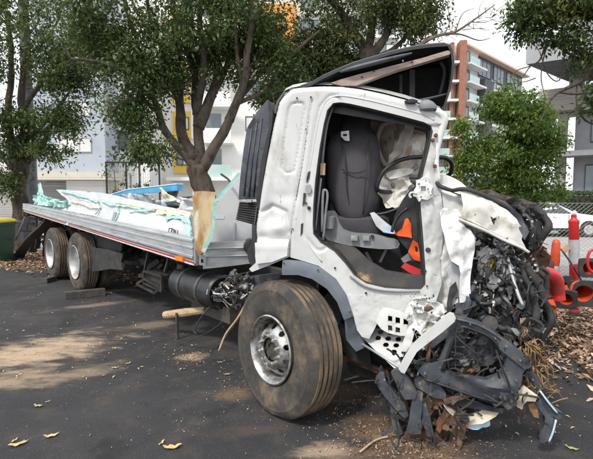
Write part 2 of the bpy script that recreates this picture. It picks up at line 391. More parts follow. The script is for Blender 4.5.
pbr('car_paint', (0.80, 0.81, 0.82), rough=0.25, coat=.6)
pbr('car_glass', (0.03, 0.035, 0.04), rough=0.05, spec=.9)
pbr('bin_green', (0.015, 0.06, 0.028), (0.02, 0.075, 0.035), rough=0.5, scale=5)
pbr('bin_yellow', (0.70, 0.55, 0.04), (0.6, 0.47, 0.04), rough=0.5, scale=5)
pbr('mesh_black', (0.02, 0.02, 0.022), rough=0.6)
pbr('pole_grey', (0.19, 0.205, 0.23), (0.15, 0.165, 0.19), rough=0.8, scale=3)
pbr('ink', (0.03, 0.03, 0.035), rough=0.7)
# ------------------------------------------------------------------ the ground
def asphalt_material():
    m = bpy.data.materials.new('asphalt'); m.use_nodes = True; t = m.node_tree; N = t.nodes; L = t.links; b = N['Principled BSDF']
    geo = N.new('ShaderNodeNewGeometry'); pos = geo.outputs['Position']
    def noi(s, det, ro=.6, off=(0, 0, 0), st=(1, 1, 1)):
        mp = N.new('ShaderNodeMapping'); mp.inputs['Location'].default_value = off; mp.inputs['Scale'].default_value = st; L.new(pos, mp.inputs['Vector'])
        n = N.new('ShaderNodeTexNoise'); n.inputs['Scale'].default_value = s; n.inputs['Detail'].default_value = det; n.inputs['Roughness'].default_value = ro
        L.new(mp.outputs['Vector'], n.inputs['Vector']); return n.outputs['Fac']
    def math_(op, a, b_=None, c=None):
        x = N.new('ShaderNodeMath'); x.operation = op
        for i, v in enumerate((a, b_, c)):
            if v is None: continue
            if isinstance(v, (int, float)): x.inputs[i].default_value = v
            else: L.new(v, x.inputs[i])
        return x.outputs[0]
    def rng(s, a, bb, lo=0, hi=1):
        r = N.new('ShaderNodeMapRange'); r.interpolation_type = 'SMOOTHSTEP'
        for k, v in (('From Min', a), ('From Max', bb), ('To Min', lo), ('To Max', hi)): r.inputs[k].default_value = v
        L.new(s, r.inputs['Value']); return r.outputs['Result']
    def mix(f, A, B):
        x = N.new('ShaderNodeMix'); x.data_type = 'RGBA'; L.new(f, x.inputs['Factor'])
        for v, k in ((A, 'A'), (B, 'B')):
            if isinstance(v, tuple): x.inputs[k].default_value = v + (1,)
            else: L.new(v, x.inputs[k])
        return x.outputs['Result']
    base = mix(rng(noi(1.1, 6), .35, .65), (0.019, 0.020, 0.024), (0.034, 0.034, 0.037))
    base = mix(rng(noi(120, 3, .6), .55, .68), base, (0.085, 0.083, 0.08))
    base = mix(rng(noi(3.0, 7, .7, (4, 2, 0)), .46, .72, 0, .5), base, (0.105, 0.08, 0.062))
    base = mix(rng(noi(1.7, 5, .55, (14, 7, 0)), .60, .68, 0, .7), base, (0.011, 0.011, 0.012))
    vor = N.new('ShaderNodeTexVoronoi'); vor.inputs['Scale'].default_value = 30; L.new(pos, vor.inputs['Vector'])
    spk = math_('LESS_THAN', vor.outputs['Distance'], 0.09)
    spk = math_('MULTIPLY', spk, rng(noi(2.0, 4, .6, (9, 0, 0)), .45, .62))
    base = mix(spk, base, (0.42, 0.36, 0.28))
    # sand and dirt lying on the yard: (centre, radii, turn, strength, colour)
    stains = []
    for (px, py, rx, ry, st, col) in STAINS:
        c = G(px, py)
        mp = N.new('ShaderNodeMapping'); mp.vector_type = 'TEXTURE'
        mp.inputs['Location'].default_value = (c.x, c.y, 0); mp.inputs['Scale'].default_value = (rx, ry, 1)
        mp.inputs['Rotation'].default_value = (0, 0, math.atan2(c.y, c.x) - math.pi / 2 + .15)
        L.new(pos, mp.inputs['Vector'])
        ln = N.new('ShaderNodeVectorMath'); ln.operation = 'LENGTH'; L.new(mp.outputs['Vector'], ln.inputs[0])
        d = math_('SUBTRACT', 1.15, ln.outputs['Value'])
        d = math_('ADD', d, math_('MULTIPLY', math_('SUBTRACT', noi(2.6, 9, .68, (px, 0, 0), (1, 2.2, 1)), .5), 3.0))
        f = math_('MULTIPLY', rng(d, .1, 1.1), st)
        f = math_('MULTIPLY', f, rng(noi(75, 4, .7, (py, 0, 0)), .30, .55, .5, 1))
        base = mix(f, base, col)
    L.new(base, b.inputs['Base Color'])
    b.inputs['Roughness'].default_value = .88
    bp = N.new('ShaderNodeBump'); bp.inputs['Strength'].default_value = .9; bp.inputs['Distance'].default_value = .008
    L.new(noi(95, 5, .75), bp.inputs['Height']); L.new(bp.outputs['Normal'], b.inputs['Normal'])
    return m
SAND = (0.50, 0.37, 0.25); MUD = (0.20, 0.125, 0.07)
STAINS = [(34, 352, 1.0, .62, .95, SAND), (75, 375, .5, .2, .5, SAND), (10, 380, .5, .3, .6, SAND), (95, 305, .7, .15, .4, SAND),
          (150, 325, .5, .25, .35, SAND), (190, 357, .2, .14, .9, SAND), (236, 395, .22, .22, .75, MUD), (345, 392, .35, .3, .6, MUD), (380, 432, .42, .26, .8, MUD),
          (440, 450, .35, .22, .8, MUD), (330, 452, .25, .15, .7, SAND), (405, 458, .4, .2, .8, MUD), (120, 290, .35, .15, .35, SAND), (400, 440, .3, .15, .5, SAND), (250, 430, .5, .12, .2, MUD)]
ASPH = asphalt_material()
def sheet(name, pts, z, mat, **kw):
    return link(name, [(x, y, z) for x, y in pts], [tuple(range(len(pts)))], mat, **kw)
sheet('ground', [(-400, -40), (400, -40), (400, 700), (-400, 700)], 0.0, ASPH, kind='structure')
sheet('road', [(-90, 16.5), (-12, 14.5), (-5, 12.3), (0, 10.2), (3, 8.3), (6, 7.6), (40, 5.5), (90, 5), (90, 110), (-90, 110)], 0.004, M['concrete_light'], kind='structure')
BED = [(7, 2.0), (4.5, 3.1), (2.72, 3.9), (2.85, 4.75), (2.35, 5.5), (.8, 6.5), (-1, 7.5), (-4, 9.0), (-6.9, 10.2), (-12, 12.2), (-12, 14.6), (-5, 12.4), (0, 10.3), (3, 8.4), (7, 7.6)]
plate('mulch_bed', GND, BED, -0.012, 0.02, M['litter_soil'], local=True, res=.16, amp=.045, freq=2.2, sm=1, kind='structure')

def flakes(name, pts, size, mat, seed=1, flat=.35, kind='stuff', elong=.45, parent=None, curl=.25):
    """small curled leaves or chips, one mesh"""
    r = np.random.RandomState(seed); n = len(pts); P = np.array(pts, dtype=float)
    s = size * r.uniform(.5, 1.4, n)
    th = r.uniform(0, 2 * math.pi, n)
    a = np.stack([np.cos(th), np.sin(th), r.normal(0, flat, n)], 1); a /= np.linalg.norm(a, axis=1)[:, None]
    b = np.stack([-np.sin(th), np.cos(th), r.normal(0, flat, n)], 1); b /= np.linalg.norm(b, axis=1)[:, None]
    c = np.cross(a, b)
    w = s * elong * r.uniform(.6, 1.3, n)
    V = np.stack([P - a * s[:, None], P + b * w[:, None] + c * (s * curl)[:, None], P + a * s[:, None], P - b * w[:, None] + c * (s * curl)[:, None]], 1).reshape(-1, 3)
    return quads(name, V, mat, parent, kind=kind)
def quads(name, V, mat, parent=None, k=4, **kw):
    n = len(V) // k
    me = bpy.data.meshes.new(name); me.vertices.add(len(V)); me.vertices.foreach_set('co', V.astype(np.float32).ravel())
    me.loops.add(n * k); me.loops.foreach_set('vertex_index', np.arange(n * k, dtype=np.int32))
    me.polygons.add(n); me.polygons.foreach_set('loop_start', np.arange(0, n * k, k, dtype=np.int32)); me.polygons.foreach_set('loop_total', np.full(n, k, dtype=np.int32))
    me.update(); me.validate(); me.materials.append(mat)
    o = bpy.data.objects.new(name, me); scn.collection.objects.link(o); setp(o, parent)
    return props(o, **kw)
rnd = random.Random(4)
pts = []
while len(pts) < 15000:
    x = rnd.uniform(1.8, 6.5); y = rnd.uniform(2.2, 8)
    if inpoly(x, y, BED): pts.append((x, y, rnd.uniform(.01, .07)))
while len(pts) < 30000:
    x = rnd.uniform(-12, 2.5); y = rnd.uniform(6, 14)
    if inpoly(x, y, BED): pts.append((x, y, rnd.uniform(.01, .06)))
for i in range(700):                       # strays past the bed's edge
    j = rnd.randrange(0, 8); t = rnd.random(); a = BED[1 + j]; b_ = BED[2 + j]
    pts.append((a[0] + (b_[0] - a[0]) * t + rnd.gauss(-.1, .18), a[1] + (b_[1] - a[1]) * t - abs(rnd.gauss(0, .2)), .012))
flakes('leaf_litter', pts, .042, M['litter'], 3, flat=.45)
# ------------------------------------------------------------------ buildings
AX = (Vector((1, 0, 0)), Vector((0, 1, 0)), Vector((0, 0, 1)))
def fb(mb, F, px0, px1, z0, z1, d0, d1):
    """box on a facade plane: sight-line columns px0..px1, heights in metres, depths behind the facade"""
    a = F.loc(F.at(px0, 190))[0]; b = F.loc(F.at(px1, 190))[0]
    c = F.pt((a + b) / 2, (z0 + z1) / 2 - F.o.z, (d0 + d1) / 2)
    mb.box(c, (F.u, F.v, F.w), (b - a, z1 - z0, d1 - d0)); return mb
def zat(F, px, py): return F.at(px, py).z
def window(F, px0, px1, z0, z1, d, parent, cols=2, pane='window_glass', blinds=()):
    f = MB(); a = F.loc(F.at(px0, 190))[0]; b = F.loc(F.at(px1, 190))[0]; t = .06
    def q(mb, s0, s1, y0, y1, e0, e1): mb.box(F.pt((s0 + s1) / 2, (y0 + y1) / 2, d + (e0 + e1) / 2), (F.u, F.v, F.w), (s1 - s0, y1 - y0, e1 - e0))
    q(f, a, b, z0, z0 + t, -.05, .05); q(f, a, b, z1 - t, z1, -.05, .05)
    for i in range(cols + 1):
        x = a + (b - a) * i / cols; x = min(max(x, a + t / 2), b - t / 2); q(f, x - t / 2, x + t / 2, z0 + t, z1 - t, -.048, .048)
    fr = f.build('window', M['cladding_grey'] if pane != 'window_glass' else M['cladding_dark'], parent)
    for i in range(cols):
        p = MB(); q(p, a + (b - a) * i / cols + t / 2, a + (b - a) * (i + 1) / cols - t / 2, z0 + t, z1 - t, -.005, .02)
        p.build('pane', M['window_blind'] if i in blinds else M[pane], fr)
    return fr
# blue rendered house, left
F = dep(28)
H = empty('blue_house', (-13, 28, 0), 'pale blue rendered house with white ground floor and grey roller doors, left', 'house')
zb = zat(F, 70, 172)
m = MB(); fb(m, F, 38, 106.5, zb, 16, 0, 10); m.build('upper_wall', M['render_blue'], H)
m = MB(); fb(m, F, 20, 112, zb - .5, zb - .02, -.6, 8); m.build('canopy', M['render_cream'], H)
m = MB(); fb(m, F, 64, 101, 0, zb - .52, .3, 9); m.build('ground_floor_wall', M['render_white'], H)
m = MB(); fb(m, F, 101.2, 112, 0, zb - .52, 1.2, 9); m.build('side_wall', M['render_cream'], H)
m = MB()
for k in range(26): fb(m, F, -40, 57.5, .05 + k * .12, .05 + k * .12 + .10, 1.6 + (k % 2) * .012, 1.75)
m.build('roller_door', M['shutter_grey'], H)
m = MB(); fb(m, F, 57.7, 60, 0, zb - .52, 1.2, 2); m.build('door_post', M['cladding_dark'], H)
window(F, 57, 93, zat(F, 70, 152), zat(F, 70, 137), -.03, H, 3, blinds=(0, 1, 2), pane='window_blind')
window(F, 68, 93, zat(F, 70, 116), zat(F, 70, 101), -.03, H, 2, blinds=(0, 1), pane='window_blind')
window(F, 57, 93, zat(F, 70, 78), zat(F, 70, 62), -.03, H, 3, blinds=(1,))
for k in range(1, 5): m = MB(); fb(m, F, 38, 106.5, zb + k * 2.7, zb + k * 2.7 + .04, -.015, .0); m.build('render_joint', M['cladding_grey'], H)
# white block between
F = dep(30)
H = empty('white_block', (-12, 30, 0), 'plain white rendered block between the blue house and the yellow flats', 'building')
m = MB(); fb(m, F, 107.5, 150, 0, 15, 0, 9); m.build('wall', M['render_white'], H)
window(F, 120, 134, zat(F, 120, 150), zat(F, 120, 132), -.03, H, 2)
m = MB(); fb(m, F, 107.5, 150, zat(F, 120, 120), zat(F, 120, 118), -.06, 0); m.build('band', M['concrete_grey'], H)
F = dep(33)
H = empty('pale_block', (-24, 33, 0), 'pale block seen through the leftmost tree, above the roller doors', 'building')
m = MB(); fb(m, F, -120, 36, 0, zat(F, 10, 122), 0, 9); m.build('wall', M['render_white'], H)
for a, c in ((-14, 2), (8, 24)): window(F, a, c, zat(F, 10, 160), zat(F, 10, 142), -.03, H, 2)
# yellow flats
F = dep(34)
H = empty('yellow_apartment_building', (-7, 34, 0), 'white and yellow apartment block with balconies behind the forked tree', 'building')
m = MB(); fb(m, F, 151, 272, 0, 19, 0, 9); m.build('wall', M['render_white'], H)
zs = [zat(F, 220, y) for y in (178, 143, 108, 73, 38, 3, -32)]
for k_ in range(6):
    m = MB(); fb(m, F, 175, 199, zs[k_] + .35, zs[k_ + 1] - .3, -.25, 0); m.build('yellow_panel', M['render_yellow'], H)
    m = MB(); fb(m, F, 193, 199.2, zs[k_] + .3, zs[k_ + 1] - .25, -.262, -.01); m.build('white_reveal', M['render_white'], H)
m = MB(); fb(m, F, 246, 296, zs[3] + .8, zs[5] - .3, -.6, -.02); m.build('orange_panel', M['render_orange'], H)
m = MB(); fb(m, F, 172.5, 300, zs[0] - .25, zs[0], -1.6, 0); m.build('ledge', M['render_white'], H)
m = MB(); fb(m, F, 273, 301, 0, 18, .3, 9); m.build('wing_wall', M['render_cream'], H)
for k, z in enumerate(zs[:-1]):
    h = (12 / 440) * 34
    m = MB(); fb(m, F, 206, 234, z, z + h, -1.3, -1.1); fb(m, F, 206, 234, z - .14, z - .01, -1.3, 0)
    m.build('balcony', M['balcony_glass'] if k == 0 else M['render_white'], H)
    m = MB(); fb(m, F, 207, 222, z + .05, z + 2.2, -.05, -.02); m.build('balcony_door', M['window_glass'], H)
    window(F, 178, 191, z + .95, z + 1.9, -.29, H, 2, blinds=(1,))
    if k: window(F, 246, 262, z + .9, z + 2.0, -.62 if 3 <= k <= 4 else -.04, H, 2, blinds=(0,) if k % 2 else ())
m = MB(); fb(m, F, 198, 212, 0, zs[0] - .4, -.04, -.01); m.build('entrance', M['cladding_dark'], H)
# grey glass tower beyond
F = dep(52)
H = empty('grey_tower', (5, 52, 0), 'blue grey tower with glass bands rising above the lifted roof deflector', 'building')
m = MB(); fb(m, F, 296, 396, 0, 30, 0, 14); m.build('wall', M['cladding_grey'], H)
for k, y in enumerate((58, 34, 10, -14)):
    for j, (a, c) in enumerate(((300, 318), (326, 344), (352, 370), (376, 392))):
        window(F, a, c, zat(F, 340, y), zat(F, 340, y - 14), -.04, H, 2, blinds=(1,) if (j + k) % 3 == 0 else ())
    m = MB(); fb(m, F, 297, 395.5, zat(F, 340, y + 5), zat(F, 340, y + 3), -.5, -.01); m.build('ledge', M['render_white'], H)
# brick and grey apartment building, centre right
c0 = dep(65).at(461, 120); c0.z = 0
H = empty('brick_apartment_building', tuple(c0), 'seven storey apartment block with orange brick pier, white balconies and copper roof edge', 'building')
FR = Frame(c0, (.725, .689, 0), (0, 0, 1)); FL = Frame(c0, (1, -.05, 0), (0, 0, 1))
top = 24.0; fl = 2.68
m = MB(); fb(m, FR, 461.2, 478, 0, top - .3, .6, 12); m.build('wall', M['cladding_grey'], H)
m = MB(); fb(m, FR, 478.3, 486, 0, top - 4.2, -.6, 11.5); m.build('dark_pier', M['cladding_dark'], H)
m = MB(); fb(m, FR, 486.3, 528, 0, top - 4.0, .1, 12); m.build('side_wall', M['cladding_grey'], H)
m = MB(); fb(m, FR, 478.1, 523, top - 3.9, top - .32, .9, 12); m.build('penthouse_wall', M['cladding_dark'], H)
m = MB(); fb(m, FR, 461.5, 525, top - .3, top - .02, -.15, 12.1); m.build('roof_edge', M['copper_trim'], H)
m = MB(); fb(m, FL, 455.5, 462, 0, top - .02, -.5, 1.2); m.build('brick_pier', M['brick_orange'], H)
m = MB(); fb(m, FL, 447.8, 451, 0, top - .1, .1, 1.2); m.build('brick_pier', M['brick_orange'], H)
m = MB(); fb(m, FL, 405, 455.3, 0, top - .3, 1.25, 12); m.build('front_wall', M['render_cream'], H)
for k in range(8):
    z = top - .3 - fl * (k + 1)
    m = MB(); fb(m, FR, 462.3, 479.0, z - .10, z + .16, -.75, .58); m.build('balcony_slab', M['render_white'], H)
    m = MB(); fb(m, FR, 462.6, 472, z + .18, z + 1.1, -.70, -.66); m.build('balustrade', M['balcony_glass'], H)
    window(FR, 463, 469.5, z + .4, z + 2.3, .54, H, 2)
    m = MB(); fb(m, FL, 420, 455.2, z - .2, z + .12, -.5, 1.2); m.build('balcony_slab', M['render_white'], H)
    m = MB(); fb(m, FL, 420.5, 447.6, z + .14, z + 1.1, -.45, -.40); m.build('balustrade', M['balcony_glass'], H)
    window(FL, 424, 446, z + .2, z + 2.3, 1.2, H, 3, blinds=(1,) if k % 2 else ())
    if k:
        window(FR, 487.5, 493.5, z + .3, z + 2.2, .06, H, 2)
        m = MB(); fb(m, FR, 486.6, 497, z - .1, z + .25, -.8, .08); m.build('balcony_slab', M['render_white'], H)
        window(FR, 499, 505, z + .6, z + 2.0, .06, H, 2); window(FR, 511, 518, z + .6, z + 2.0, .06, H, 2)
window(FR, 480, 492, top - 3.2, top - .6, .85, H, 3); window(FR, 495, 505, top - 3.2, top - .6, .85, H, 3); window(FR, 508, 522, top - 3.2, top - .6, .85, H, 4)
# concrete building, right
H = empty('concrete_house', (16, 27, 0), 'modern concrete house with a jutting grey upper box, right edge', 'building')
m = MB(); m.prism([(12.2, 24, 8.7), (20.5, 19.0, 8.7), (26, 26, 8.7), (16.6, 27.5, 8.7)], (0, 0, 1.35)); m.build('upper_box', M['concrete_grey'], H)
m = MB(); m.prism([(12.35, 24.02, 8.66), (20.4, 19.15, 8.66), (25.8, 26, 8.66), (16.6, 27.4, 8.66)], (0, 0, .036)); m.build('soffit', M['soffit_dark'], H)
m = MB(); m.prism([(15.0, 25.6, 10.9), (21.5, 21.2, 10.9), (26, 26, 10.9), (18, 28.5, 10.9)], (0, 0, 2.2)); m.build('top_wall', M['concrete_warm'], H)
m = MB(); m.prism([(14.4, 24.8, 10.053), (21.3, 20.6, 10.053), (26, 26, 10.053), (17.5, 28, 10.053)], (0, 0, .84)); m.build('terrace_glass', M['window_glass'], H)
m = MB(); m.bx(15.95, 25.7, 8.05, 16.5, 26.3, 8.655); m.build('column', M['concrete_grey'], H)
FB = Frame((14.6, 27, 0), (.80, -.60, 0), (0, 0, 1))
k = 0
for j in range(8):                         # board-marked bands of the parapet
    m = MB(); m.box(FB.pt(5.5, 6.72 + .165 * j + .08, 1.5 + (j % 2) * .01), (FB.u, FB.v, FB.w), (11, .158, 3)); m.build('parapet_band', M['concrete_warm'], H)
m = MB(); m.box(FB.pt(6.5, 3.1, 3.0), (FB.u, FB.v, FB.w), (9.4, 7.1, 3)); m.build('wall', M['concrete_grey'], H)
m = MB(); m.box(FB.pt(1.2, 3.3, 1.0), (FB.u, FB.v, FB.w), (.5, 6.7, .5)); m.build('column', M['concrete_warm'], H)
for (s0, s1, z0, z1) in ((2.6, 5.2, 4.9, 6.2), (5.6, 8.2, 4.9, 6.2), (2.4, 5.0, 1.9, 3.6), (5.6, 8.0, 1.9, 3.6)):
    f = MB(); c = FB.pt((s0 + s1) / 2, (z0 + z1) / 2, 1.46); f.box(c, (FB.u, FB.v, FB.w), (s1 - s0, z1 - z0, .06)); fr = f.build('window', M['cladding_dark'], H)
    for i in (0, 1):
        w = (s1 - s0) / 2 - .08
        p = MB(); p.box(FB.pt(s0 + .05 + w / 2 + i * (w + .06), (z0 + z1) / 2, 1.42), (FB.u, FB.v, FB.w), (w, z1 - z0 - .14, .03)); p.build('pane', M['window_glass'], fr)
m = MB(); m.box(FB.pt(5.5, 4.2, .7), (FB.u, FB.v, FB.w), (11.5, .3, 1.6)); m.build('slab', M['concrete_grey'], H)
# ------------------------------------------------------------------ trees
def ell(rs, px, py, Y, rx, ry, rz, n, thr=-.12, f=1.5, seed=0.):
    """clump centres spread through an ellipsoid of the crown, with gaps where a noise field says so"""
    c = dep(Y).at(px, py); o = []
    tries = 0
    while len(o) < n and tries < n * 30:
        tries += 1
        q = Vector((rs.gauss(0, 1), rs.gauss(0, 1), rs.gauss(0, 1))).normalized() * (rs.random() ** .45)
        p = c + Vector((q.x * rx, q.y * rz, q.z * ry))
        if noise.noise(p * f + Vector((seed, 0, 0))) > thr: o.append(p)
    return o
def tree(name, label, limbs, centres, nleaf, crad, lsize, bark, leaf, seed=1, group=None, cat='tree', twig=.012, droop=.25, loc=None):
    rs = random.Random(seed); nr = np.random.RandomState(seed)
    loc = loc or (limbs[0][0][0][0], limbs[0][0][0][1], 0)
    root = empty(name, loc, label, cat, group)
    tm = MB(); nodes = []
    for pts, r in limbs:
        P = crom([Vector(p) for p in pts], 4)
        P = [p + Vector((noise.noise(p * 1.7 + Vector((seed, 0, 0))), noise.noise(p * 1.7 + Vector((0, seed, 9))), 0)) * min(.10, .35 * r[0] + .02) for p in P]
        R = [r[0] + (r[1] - r[0]) * (i / (len(P) - 1)) ** .8 for i in range(len(P))]
        R = [q * (1 + .12 * noise.noise(Vector((i * .7, seed, q * 9)))) for i, q in enumerate(R)]
        tm.tube(P, R, 12 if r[0] > .06 else 7); nodes += [(p, q) for p, q in zip(P, R)]
    if centres:
        NP = np.array([tuple(p) for p, _ in nodes]); NR = [q for _, q in nodes]
        for c in sorted(centres, key=lambda q: (q - nodes[0][0]).length):
            dd = np.linalg.norm(NP - np.array(tuple(c)), axis=1) + np.maximum(0, NP[:, 2] - c.z) * .8
            i = int(dd.argmin()); p0 = Vector(NP[i]); L = (c - p0).length
            if L < .05: continue
            mid = p0.lerp(c, .5) + Vector((rs.gauss(0, .1), rs.gauss(0, .1), abs(rs.gauss(.05, .1)))) * L
            r0 = min(NR[i] * .6, max(twig, twig * (.8 + L * .9)))
            q = crom([p0, mid, c], 4); tm.tube(q, [r0 + (twig * .45 - r0) * k / (len(q) - 1) for k in range(len(q))], 5)
            NP = np.vstack([NP, np.array([tuple(v) for v in q[2:]])]); NR += [r0 * .7] * (len(q) - 2)
    tm.build('trunk', M[bark], root, smooth=True)
    if centres:
        C = np.array([tuple(c) for c in centres]); n = len(C) * nleaf
        idx = np.repeat(np.arange(len(C)), nleaf)
        rr = crad * nr.uniform(.65, 1.35, len(C))
        off = nr.normal(0, .5, (n, 3)) * rr[idx][:, None] * np.array([1, 1, .72])
        P = C[idx] + off
        a = nr.normal(0, 1, (n, 3)) + off * 1.2 / crad * .6; a[:, 2] -= droop * 2; a /= np.linalg.norm(a, axis=1)[:, None]
        up = nr.normal(0, .55, (n, 3)); up[:, 2] += 1
        b = np.cross(a, up); b /= (np.linalg.norm(b, axis=1)[:, None] + 1e-9); c = np.cross(b, a)
        s = lsize * nr.uniform(.6, 1.25, n)[:, None]; w = s * .40
        V = np.stack([P, P + a * s * .5 + b * w * .55 + c * s * .10, P + a * s * 1.0 - c * s * .08, P + a * s * .45 - b * w * .55 + c * s * .10], 1).reshape(-1, 3)
        quads('crown', V, M[leaf], root)
    return root
def pl(Y, *pp): return [tuple(dep(y if len(q) > 2 else Y).at(q[0], q[1])) for q in pp for y in [q[2] if len(q) > 2 else Y]]
def zed(p, z): return (p[0], p[1], z)
rs = random.Random(11)
# forked tree behind the tray
Y = 10.0; b0 = dep(Y).at(204, 250)
limbs = [([zed(b0, -.1)] + pl(Y, (204, 232), (204, 205), (202, 182), (197, 166)), (.27, .22)),
         (pl(Y, (200, 172), (186, 158), (170, 138), (158, 112), (150, 88), (138, 45), (122, -5, 9.6), (100, -60, 9.2)), (.12, .03)),
         (pl(Y, (201, 170), (198, 145, 10.2), (197, 115, 10.4), (194, 75, 10.6), (192, 20, 10.8), (186, -60, 11)), (.15, .04)),
         (pl(Y, (203, 170), (216, 145, 9.9), (229, 120, 9.8), (243, 88, 9.7), (249, 40, 9.6), (253, -20, 9.5), (262, -90, 9.3)), (.14, .04)),
         (pl(Y, (193, 160), (182, 140, 10.3), (179, 105, 10.6), (180, 60, 10.9), (172, 0, 11.2), (160, -60, 11.5)), (.16, .05)),
         (pl(Y, (198, 128, 10.3), (212, 100, 10.4), (218, 60, 10.5), (212, 10, 10.6), (218, -50, 10.7)), (.15, .04)),
         (pl(Y, (229, 120, 9.8), (240, 100, 10.3), (262, 70, 10.6), (290, 55, 10.8), (320, 30, 11)), (.11, .03)),
         (pl(Y, (197, 115, 10.4), (204, 70, 10), (200, 20, 9.7), (206, -40, 9.5)), (.11, .04)),
         (pl(Y, (212, 100, 10.4), (228, 60, 10.4), (232, 10, 10.5), (236, -50)), (.07, .03)), (pl(Y, (194, 75, 10.6), (183, 30, 10.4), (190, -30, 10.3)), (.07, .03)),
         (pl(Y, (179, 105, 10.6), (166, 60, 10.5), (150, 15, 10.4), (145, -40)), (.07, .03)), (pl(Y, (243, 88, 9.7), (236, 40, 9.8), (230, -20, 9.9)), (.06, .025)),
         (pl(Y, (236, 104, 9.8), (262, 92, 9.9), (280, 70, 10)), (.06, .02)), (pl(Y, (165, 128, 10), (148, 128, 9.7), (130, 140, 9.4)), (.045, .015)),
         (pl(Y, (158, 112), (140, 100, 9.6), (125, 100, 9.3), (112, 112, 9.1)), (.06, .02)),
         (pl(Y, (150, 88), (130, 75, 9.6), (100, 62, 9.2), (70, 58, 9)), (.07, .02))]
cen = (ell(rs, 150, 45, 9.8, 1.25, 1.1, 1.5, 84, .08) + ell(rs, 215, 15, 10, 1.7, .9, 1.5, 84, .05) + ell(rs, 132, 108, 9.5, .62, .62, .7, 42, -.02)
       + ell(rs, 90, 20, 9.4, .95, .8, 1.1, 48, .04) + ell(rs, 268, 76, 10.4, .9, .5, .9, 44) + ell(rs, 145, 150, 9.4, .5, .28, .5, 22) + ell(rs, 160, 75, 10.2, .9, .55, .8, 36)
       + ell(rs, 220, -60, 10, 2.6, 1.3, 2.0, 90, -.3) + ell(rs, 262, 35, 10.6, .8, .55, .6, 50, -.3) + ell(rs, 195, 60, 10.3, .8, .8, .8, 46, 0) + ell(rs, 110, -50, 9.6, 1.8, 1.0, 1.5, 60, -.3)
       + ell(rs, 252, 40, 10.2, .95, .5, .8, 34))
tree('broadleaf_tree', 'large dark tree forking low into many limbs directly behind the tray load', limbs, cen, 66, .32, .108, 'bark', 'leaf_dark', 5)
# olive tree behind cab, right of the forked one
Y = 11.5; b0 = dep(Y).at(378, 200)
limbs = [([zed(b0, -.1)] + pl(Y, (377, 190), (375, 130), (372, 75), (366, 48)), (.30, .19)),
         (pl(Y, (368, 52), (352, 30), (336, 8), (318, -15, 11), (290, -60, 10.6)), (.15, .05)),
         (pl(Y, (367, 54), (372, 25), (368, -10), (372, -60)), (.13, .05)),
         (pl(Y, (369, 58), (385, 38), (394, 10, 11.8), (404, -30, 12)), (.14, .04)),
         (pl(Y, (372, 60), (392, 50), (412, 28, 11.8), (432, 5, 12)), (.09, .03)),
         (pl(Y, (352, 30), (330, 40, 11.9), (308, 52, 12)), (.06, .02))]
cen = (ell(rs, 310, 62, 11.8, 1.15, .62, .9, 110, -.2) + ell(rs, 275, 95, 12, .6, .35, .6, 30) + ell(rs, 335, 20, 11.6, 1.2, .8, 1, 60) + ell(rs, 405, 12, 11.6, 1.0, .55, .9, 60)
       + ell(rs, 350, 70, 12, .8, .35, .6, 50, -.3) + ell(rs, 370, -50, 11.5, 2.4, 1.2, 1.8, 70, -.3) + ell(rs, 428, 22, 11.4, .5, .35, .5, 18))
tree('broadleaf_tree', 'olive leaved tree with bare reddish limbs rising behind the cab roof', limbs, cen, 66, .30, .115, 'bark', 'leaf_olive', 8)
# leftmost tree
Y = 13.0; b0 = dep(Y).at(22, 230)
limbs = [([zed(b0, -.1)] + pl(Y, (21, 225), (20, 200), (19, 180), (22, 160)), (.26, .2)),
         (pl(Y, (20, 175), (12, 150), (8, 110), (12, 60), (5, 0), (0, -60)), (.14, .04)),
         (pl(Y, (22, 165), (38, 150), (52, 128), (58, 108), (66, 95)), (.13, .04)),
         (pl(Y, (21, 170), (24, 130), (22, 90), (28, 40), (22, -20), (30, -70)), (.15, .04)),
         (pl(Y, (19, 175), (2, 155), (-15, 130), (-30, 90)), (.10, .03)),
         (pl(Y, (24, 110), (40, 85), (60, 60), (85, 40)), (.08, .03))]
cen = (ell(rs, 30, 40, 12.6, 1.9, 1.6, 1.7, 112, .06) + ell(rs, 75, 74, 12.2, 1.0, .6, .9, 52, -.02) + ell(rs, 62, 118, 12.3, .75, .55, .7, 40, -.05) + ell(rs, 10, 130, 12.5, .8, 1.0, .8, 60, -.05)
       + ell(rs, 10, 180, 12.6, .55, .45, .5, 18) + ell(rs, 50, 150, 12.4, .5, .25, .5, 14) + ell(rs, 20, -50, 12.6, 2.6, 1.3, 2, 70, -.3) + ell(rs, -60, 60, 12.6, 1.3, 2.0, 1.5, 60, -.2) + ell(rs, 88, 45, 12, .8, .6, .7, 45))
tree('broadleaf_tree', 'leafy tree at the left edge, standing behind the green wheelie bin', limbs, cen, 62, .34, .118, 'bark', 'leaf_dark', 21)
